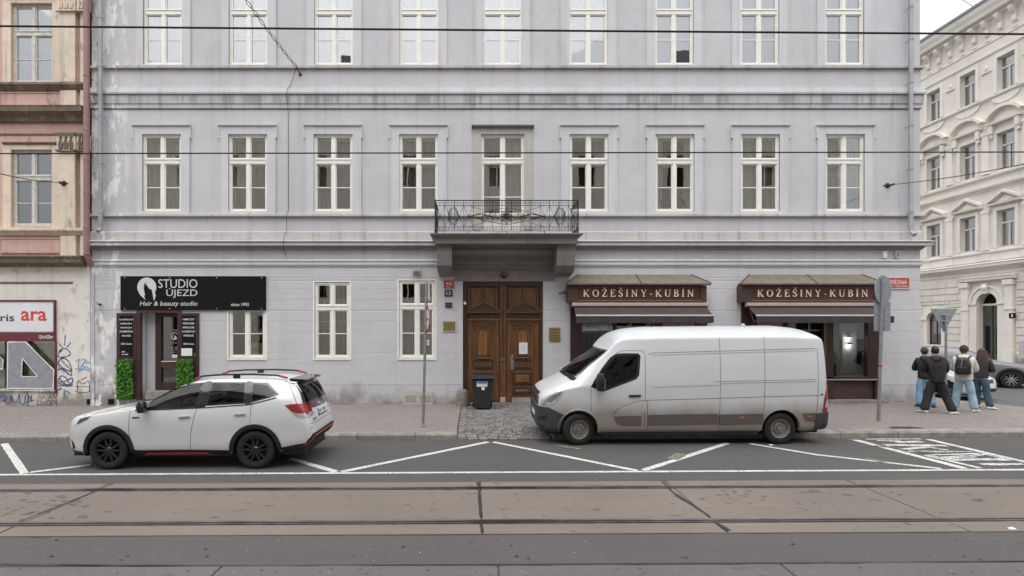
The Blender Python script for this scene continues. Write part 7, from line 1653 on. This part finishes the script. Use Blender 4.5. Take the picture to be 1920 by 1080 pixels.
# left post with signs seen edge on
x,D,g = ground_at(793,801); zt = Z(532,D)
sp = thing('sign_post', 'galvanised post with triangular and round signs seen almost edge on, left of gate', 'sign post', (x,D,g)); lx = X(800,D)-x
MB().tube([(x,D,g-.1),(x+lx,D,zt)], .034, 12).build('pole', m_zinc_d, sp, smooth=True); MB().lathe([(.055,0),(.05,.04),(.036,.05)], (x,D,g), n=12).build('pole_base', m_zinc_d, sp)
def disc_sign(cx, cy, cz, r, rotz, parent, name, front, rim, plan='disc', tilt=0):
    o = link(bpy.data.objects.new(name, None)) if False else None
    R = Matrix.Rotation(rotz,4,'Z'); tf = lambda a,b,c: tuple(Vector((cx,cy,cz))+R@Vector((a,b,c)))
    if plan == 'disc': pts = [(r*math.cos(i*math.pi/16), r*math.sin(i*math.pi/16)) for i in range(32)]
    elif plan == 'tri': pts = [(-r,-r*.58),(r,-r*.58),(0,r*1.15)]
    elif plan == 'tri_down': pts = [(-r,r*.58),(r,r*.58),(0,-r*1.15)]
    else: pts = [(-r[0],-r[1]),(r[0],-r[1]),(r[0],r[1]),(-r[0],r[1])]
    s_ = MB(tf).prism(pts, -.004, .010).build(name, m_sign_back, parent, bevel=.003)
    if front:
        MB(tf).prism([(a*.99,b*.99) for a,b in pts], -.008, -.0045).build('sign_face', rim, s_)
        MB(tf).prism([(a*.76,b*.76) for a,b in pts], -.011, -.0085).build('sign_centre', front, s_)
    return s_, tf
u = lambda py: lx*(Z(py,D)-g)/(zt-g)
disc_sign(x+u(552)+.055, D-.02, Z(552,D), .30, math.radians(-80), sp, 'triangle_sign', m_enamel, m_signred, 'tri')
s2,tf = disc_sign(x+u(599)+.04, D-.03, Z(599,D), .32, math.radians(-74), sp, 'round_sign', m_enamel, m_signred)
MB(tf).prism([(-.2,-.03),(.2,-.03),(.2,.03),(-.2,.03)], -.013, -.0115).build('sign_bar', m_signred, s2)
s3,tf = disc_sign(x+u(642)+.05, D-.03, Z(642,D), (.17,.07), math.radians(-66), sp, 'small_plate', None, None, 'rect'); MB(tf).box(-.16,.16,-.008,-.0045,-.06,.06).build('sign_face', m_enamel, s3); MB(tf).box(-.1,.1,-.0105,-.0085,-.012,.012).build('print', m_txt_d, s3)
for py in (545,575,610,642): MB().lathe([(.042,-.02),(.044,0),(.042,.02)], (x+u(py),D,Z(py,D)), n=12).build('clamp', m_zinc_d, sp)
# right post: backs of a round and a rectangular sign
x,D,g = ground_at(1647,790); zt = Z(522,D); lx = X(1655,D)-x
sp = thing('sign_post', 'galvanised post with grey backs of a round and a rectangular sign before the right shop', 'sign post', (x,D,g))
MB().tube([(x,D,g-.1),(x+lx,D,zt)], .040, 12).build('pole', m_zinc_d, sp, smooth=True)
u = lambda py: lx*(Z(py,D)-g)/(zt-g)
disc_sign(x+u(543)+.06, D+.06, Z(543,D), .365, math.radians(205), sp, 'round_sign', m_enamel, MC.get('sign_blue') or M('sign_blue',(.02,.08,.35),.4)); bb = disc_sign(x+u(593)+.06, D+.06, Z(593,D), (.26,.37), math.radians(194), sp, 'rectangular_sign', m_enamel, m_signred, 'rect')[1]
for a in (-.05,.10): MB(bb).box(-.02+a,.02+a,.011,.03,-.36,.36).build('stiffener', m_sign_back, sp)
for py in (529,556,576,612): MB().tube([(x+u(py)-.05,D-.01,Z(py,D)),(x+u(py)+.12,D+.02,Z(py,D)+.005)], .014, 6).build('clamp', m_zinc_d, sp)
MB().tube([(x+u(687)-.0,D,Z(688,D)),(x+u(684),D,Z(684,D))], .044, 10).build('red_tape', m_redp, sp)
# give way sign seen from behind
x,D,g = ground_at(1779,752); sp = thing('sign_post', 'post with the grey back of a give way triangle among the pedestrians', 'sign post', (x,D+.1,g)); D += .1
MB().tube([(x,D,g-.1),(x,D,Z(590,D))], .036, 12).build('pole', m_zinc_d, sp, smooth=True)
disc_sign(x-.02, D+.06, Z(593.5,D), .43, math.radians(180), sp, 'triangle_sign', m_enamel, m_signred, 'tri_down')
for py in (590,602): MB().tube([(x-.12,D+.01,Z(py,D)),(x+.12,D+.01,Z(py,D))], .016, 6).build('clamp', m_zinc, sp)
# wheelie bin and stone bollard by the gate
x0,x1 = wx(882),wx(926); xb = (x0+x1)/2; D = 15.95; g = PH+gz(xb)-.02; zt = Z(704,D); xb = X(904.5,D); hw_ = X(924,D)-xb
bn = thing('wheelie_bin', 'dark wheelie bin with blue lid and white label in front of the gate', 'bin', (xb,D,g)); m_bin = M('bin_plastic', (.020,.024,.030), .5, var=.15, scale=9); m_lid = M('blue_bin_lid', (.022,.025,.036), .5, var=.15, scale=8)
MB().add([(xb-hw_*.74,D-.24,g+.03),(xb+hw_*.74,D-.24,g+.03),(xb+hw_*.74,D+.2,g+.03),(xb-hw_*.74,D+.2,g+.03),(xb-hw_,D-.32,zt-.12),(xb+hw_,D-.32,zt-.12),(xb+hw_,D+.3,zt-.12),(xb-hw_,D+.3,zt-.12)],[(0,3,2,1),(4,5,6,7),(0,1,5,4),(1,2,6,5),(2,3,7,6),(3,0,4,7)]).build('bin_body', m_bin, bn, bevel=.025)
MB().box(xb-hw_-.02,xb+hw_+.02,D-.34,D+.3,zt-.12,zt-.075).build('rim', m_bin, bn, bevel=.012)
MB().run([(D-.38,zt-.075),(D-.39,zt-.045),(D-.2,zt+.005),(D+.2,zt+.01),(D+.32,zt-.02),(D+.32,zt-.075)], xb-hw_-.03, xb+hw_+.03).build('lid', m_lid, bn, bevel=.015)
MB().tube([(xb-hw_*.8,D+.36,zt-.06),(xb+hw_*.8,D+.36,zt-.06)], .018, 8).build('handle', m_bin, bn)
for sg in (-1,1): MB().lathe([(.02,-.03),(.1,-.03),(.1,.03),(.02,.03)], (xb+sg*hw_*.85,D+.22,g+.1), 'x', 18).build('wheel', m_tyre, bn)
lb = MB().add([(xb-.17,D-.318,zt-.30),(xb+.14,D-.318,zt-.30),(xb+.14,D-.33,zt-.13-.02),(xb-.17,D-.33,zt-.15)],[(0,1,2,3)]).build('label', m_white, bn); MB().box(xb-.15,xb+.12,D-.337,D-.332,zt-.20,zt-.165).build('print', m_blue, lb); MB().box(xb-.03,xb+.06,D-.318,D-.314,zt-.40,zt-.31).build('label', m_white, bn)
xs_ = wx(868); bo = MB().lathe([(.22,-.05),(.21,.2),(.19,.36),(.165,.44),(.10,.485),(.0,.50)], (wx(868),W-.25,PH+gz(wx(868))), n=18).build('guard_stone', M('old_sandstone',(.20,.175,.15),.9,var=.3,scale=8,bmp=.7,bscale=25,bdist=.02), None, smooth=True); tag(bo, 'rounded sandstone guard stone at the left foot of the gate', 'guard stone')
# plates and boxes on the wall
YB_ = W-.016
def plate(name, label, cat, a,b,c,d, mat, par=None, y0=.022, frame=None):
    t = bx(name, mat, None, wx(a),wx(b),W-.016-y0,W-.016,wz(d),wz(c), bevel=.003); tag(t, label, cat); WL[t.name] = Vector(t.location); return t
t = plate('house_number','red house number plate 443 above the dark plate beside the gate','house number',832.5,851,526.5,540.5,m_signred); y_ = W-.040
text('lettering','443', wx(841.7), wz(531.5), y_, .10, m_enamel, t, .19, bold=.01); text('lettering','MALÁ STRANA', wx(841.7), wz(536), y_, .035, m_enamel, t, .22); text('lettering','PRAHA 5', wx(841.7), wz(538.6), y_, .03, m_enamel, t, .14)
t = plate('house_number','dark blue house number plate 13 under the red plate','house number',834,848.5,544,556,M('dark_blue_enamel',(.012,.014,.030),.35)); text('lettering','13', wx(841.2), wz(550), y_, .11, m_enamel, t, .13, bold=.015)
t = plate('plaque','small plain dark grey plaque below the number 13 plate','plaque',835,847.5,567,577,M('dark_plaque',(.05,.05,.055),.4))
t = plate('plaque','brass plaque in a pale frame to the left of the gate','plaque',829.5,855.5,601,622,M('pale_frame',(.5,.47,.42),.5)); bx('brass_face', m_brass, t, wx(831.5),wx(853.5),W-.046,W-.0385,wz(620),wz(603))
t = plate('plaque','brass plaque with four engraved lines to the right of the gate','plaque',1029.5,1050.5,614,640,m_brass)
for q in range(4): bx('engraved_line', M('engraved_bronze',(.16,.11,.045),.5), t, wx(1032),wx(1048-(q%2)*2),W-.042,W-.0385,wz(620+q*5.4),wz(617.5+q*5.4))
t = plate('street_sign','red street name plate VÍTĚZNÁ by the corner, half hidden by the round sign','street sign',1653,1705,519,542,M('sign_edge',(.62,.60,.56),.5)); bx('red_field', M('street_sign_red',(.45,.075,.05),.4,var=.1), t, wx(1655),wx(1703),W-.0445,W-.0385,wz(540),wz(521), bevel=.003)
text('lettering','VÍTĚZNÁ', wx(1680), wz(528.5), W-.046, .155, m_enamel, t, .62, bold=.01); text('lettering','PRAHA 5 - MALÁ STRANA', wx(1680), wz(536.5), W-.046, .055, m_enamel, t, .66)
t = plate('junction_box','small cream junction box high above the ground floor window left of the gate','junction box',774,789,504,514,M('cream_plastic',(.42,.38,.30),.6), y0=.09)
bx('lens', M('dark_lens',(.12,.11,.10),.3), t, wx(776),wx(787),W-.112,W-.106,wz(513),wz(509))
t = plate('vent_grille','cream vent grille with two perforated doors at the foot of the wall','vent grille',756,812,732,759,M('cream_grille',(.46,.43,.38),.7,var=.15,scale=12), y0=.012)
for k,(a,b) in enumerate(((758,783),(785,810))):
    dd = bx('grille_door', MC['cream_grille'], t, wx(a),wx(b),W-.036,W-.028,wz(758),wz(734), bevel=.003); mb = MB()
    for i in range(7):
        for j in range(4): mb.box(wx(a+3+i*3),wx(a+3+i*3+1.5),W-.0385,W-.0362,wz(742+j*3.4+1.8),wz(742+j*3.4))
    tag(mb.build('perforation', m_black, dd), kind='stuff')
t = thing('door_lamp', 'round dark lamp on the wall under the balcony above the gate', 'lamp', (wx(945),W,wz(515))); MB().lathe([(.0,-.20),(.06,-.18),(.10,-.10),(.09,-.03),(.05,.0)], (wx(945),W-.01,wz(516)), 'y', 16).build('globe', M('dark_glass_lamp',(.03,.03,.03),.15,coat=.5), t, smooth=True); MB().lathe([(.11,-.02),(.11,.012)], (wx(945),W-.012,wz(516)), 'y', 16).build('lamp_base', m_black, t)
t = bx('door_sensor', m_enamel, None, wx(869.5),wx(874.5),W-.05,W+.03,wz(571),wz(566), bevel=.01); tag(t, 'small white sensor box on the left edge of the gate', 'sensor')
def cctv(label, px, py, dx):
    t = thing('security_camera', label, 'camera', (wx(px),W,wz(py))); MB().lathe([(.05,-.02),(.05,.0)], (wx(px),W-.016,wz(py)), 'y', 12).build('mount', m_enamel, t); MB().tube([(wx(px),W-.03,wz(py)),(wx(px)+dx*.04,W-.14,wz(py)-.02)], .016, 6).build('arm', m_zinc_d, t)
    MB().tube([(wx(px)-dx*.04,W-.12,wz(py)+.03),(wx(px)+dx*.14,W-.24,wz(py)-.02)], .04, 10).build('housing', m_zinc_d, t, smooth=True); MB().tube([(wx(px)+dx*.14,W-.24,wz(py)-.02),(wx(px)+dx*.15,W-.248,wz(py)-.024)], .03, 10).build('lens', m_black, t)
cctv('small camera on the wall at the left end of the first fur shop', 1056, 550, -1); cctv('dark camera on the wall left of the studio sign', 189, 570, 1)
for k,(a,b,nm) in enumerate(((1656,478,'plain white box under the cornice at the right corner'),(1679,478,'small patterned box under the cornice at the right corner'))):
    t = bx('wall_box', m_enamel if k == 0 else MC['pale_frame'], None, wx(a-3.5),wx(a+3.5),W-.09,W-.0,wz(b+6),wz(b-6), bevel=.006); tag(t, nm, 'wall box'); WL[t.name] = Vector(t.location)
    if k:
        for q in range(3): bx('mark', m_black, t, wx(a-2+q%2),wx(a+1+q%2),W-.0925,W-.0905,wz(b-2+q*2.5),wz(b-3.5+q*2.5))
for k,(a,b) in enumerate(((168,752),(208,752),(1688,757))):
    t = bx('vent_hole', m_sign_bk, None, wx(a-5),wx(a+6),W-.012,W+.02,wz(b+5)-.02,wz(b-4)); tag(t, ['dark vent hole at the foot of the wall between the two buildings','square dark vent hole at the wall foot left of the studio boards','dark vent hole at the wall foot near the right corner'][k], 'vent')
# overhead wires and their wall anchors
m_wire = M('overhead_wire', (.012,.012,.013), .5, .4); m_rust = M('rusty_iron', (.07,.045,.03), .8, .3, .4, 30)
def wire(label, pts, r, name='overhead_wire', tw=0):
    P = [Vector(p) for p in pts]; o = MB().tube(P, r, 6).build(name, m_wire, None, smooth=True); return tag(o, label, 'wire')
def w3(px, py, D): return (X(px,D), D, Z(py,D))
def long_wire(label, a, b, D, r, sag=.02):
    p,q = Vector(w3(*a,D)),Vector(w3(*b,D)); d = (q-p); p2,q2 = p-d*.8,q+d*.8
    pts = [p2.lerp(q2,i/24)+Vector((0,0,-sag*math.sin(math.pi*i/24))) for i in range(25)]; return wire(label, pts, r)
long_wire('thick black tram wire crossing the upper windows', (0,47), (1920,62), 8.3, .017); long_wire('thin black tram wire crossing the middle windows', (0,288), (1920,285), 7.9, .010, .0)
a = Vector((wx(563),W,wz(140))); an = thing('wall_anchor', 'rusty wall anchor with twisted wire below the upper windows', 'anchor', tuple(a)); MB().tube([a,a+Vector((.02,-.12,.0)),a+Vector((-.06,-.16,.16))], .022, 6).lathe([(.05,-.02),(.05,0)], tuple(a), 'y', 10).build('hook', m_rust, an)
e = Vector(w3(440,-30,13.0)); d = e-(a+Vector((-.06,-.16,.16))); s0 = a+Vector((-.06,-.16,.16)); n = 44; q = Vector((.9,0,.5)).normalized()
for sg in (1,-1): wire(['first strand of the twisted span wire at the top of the facade','second strand of the twisted span wire at the top of the facade'][sg < 0], [s0+d*(i/n)+Vector((0,0,-.05*math.sin(math.pi*i/n)))+q*(.035*math.sin(i*.75)*sg) for i in range(n+1)], .009, 'span_wire')
wire('thin cable hanging down the facade from the anchor', [s0,(wx(545),W-.03,wz(162)),(wx(543),W-.21,wz(172)),(wx(542),W-.21,wz(182)),(wx(541),W-.03,wz(210)),(wx(541),W-.02,wz(395)),(wx(540),W-.13,wz(402)),(wx(540),W-.13,wz(410)),(wx(539),W-.08,wz(430)),(wx(538),W-.30,wz(452)),(wx(538),W-.30,wz(466)),(wx(538),W-.02,wz(485))], .008, 'facade_cable')
for k,(px,py,ex,ey,De) in enumerate(((1664,348,1990,294,9.5),(126,346,-40,316,9.5))):
    a = Vector((wx(px),W-(.14 if k else 0),wz(py))); an = thing('wall_anchor', ['rusty star shaped wall anchor right of the last middle window','dark iron wall anchor on the cream pilaster of the pink building'][k], 'anchor', tuple(a))
    mb = MB().lathe([(.02,-.10),(.05,-.07),(.06,-.02),(.09,.0)], tuple(a), 'y', 8)
    for q in range(4): mb.tube([a+Vector((0,-.02,0)),a+Vector((.14*math.cos(q*1.57),-.0,.08*math.sin(q*1.57)))], [.03,.012], 5)
    mb.build('rosette', m_rust, an); e = Vector(w3(ex,ey,De)); s0 = a+Vector((0,-.09,0)); d = e-s0
    wire(['span wire from the right wall anchor over the side street','span wire from the anchor on the pink building'][k], [s0+d*(i/20)+Vector((0,0,-.06*math.sin(math.pi*i/20))) for i in range(21)], .010, 'span_wire')
    MB().tube([s0+d*.02,s0+d*.045], .028, 6).build('insulator', m_rust, an)
# litter
for k,(px,py) in enumerate(((1897,994),(1445,836))):
    x,D = gp(px,py); t = MB().add([(x-.05,D-.03,gz(x)+.02),(x+.05,D-.02,gz(x)+.018),(x+.04,D+.03,gz(x)+.03),(x-.03,D+.03,gz(x)+.02)],[(0,1,2,3)]).build('litter', m_white, None); tag(t, ['crumpled white scrap lying beside the tram rail','tiny white scrap on the asphalt behind the van'][k], 'litter')
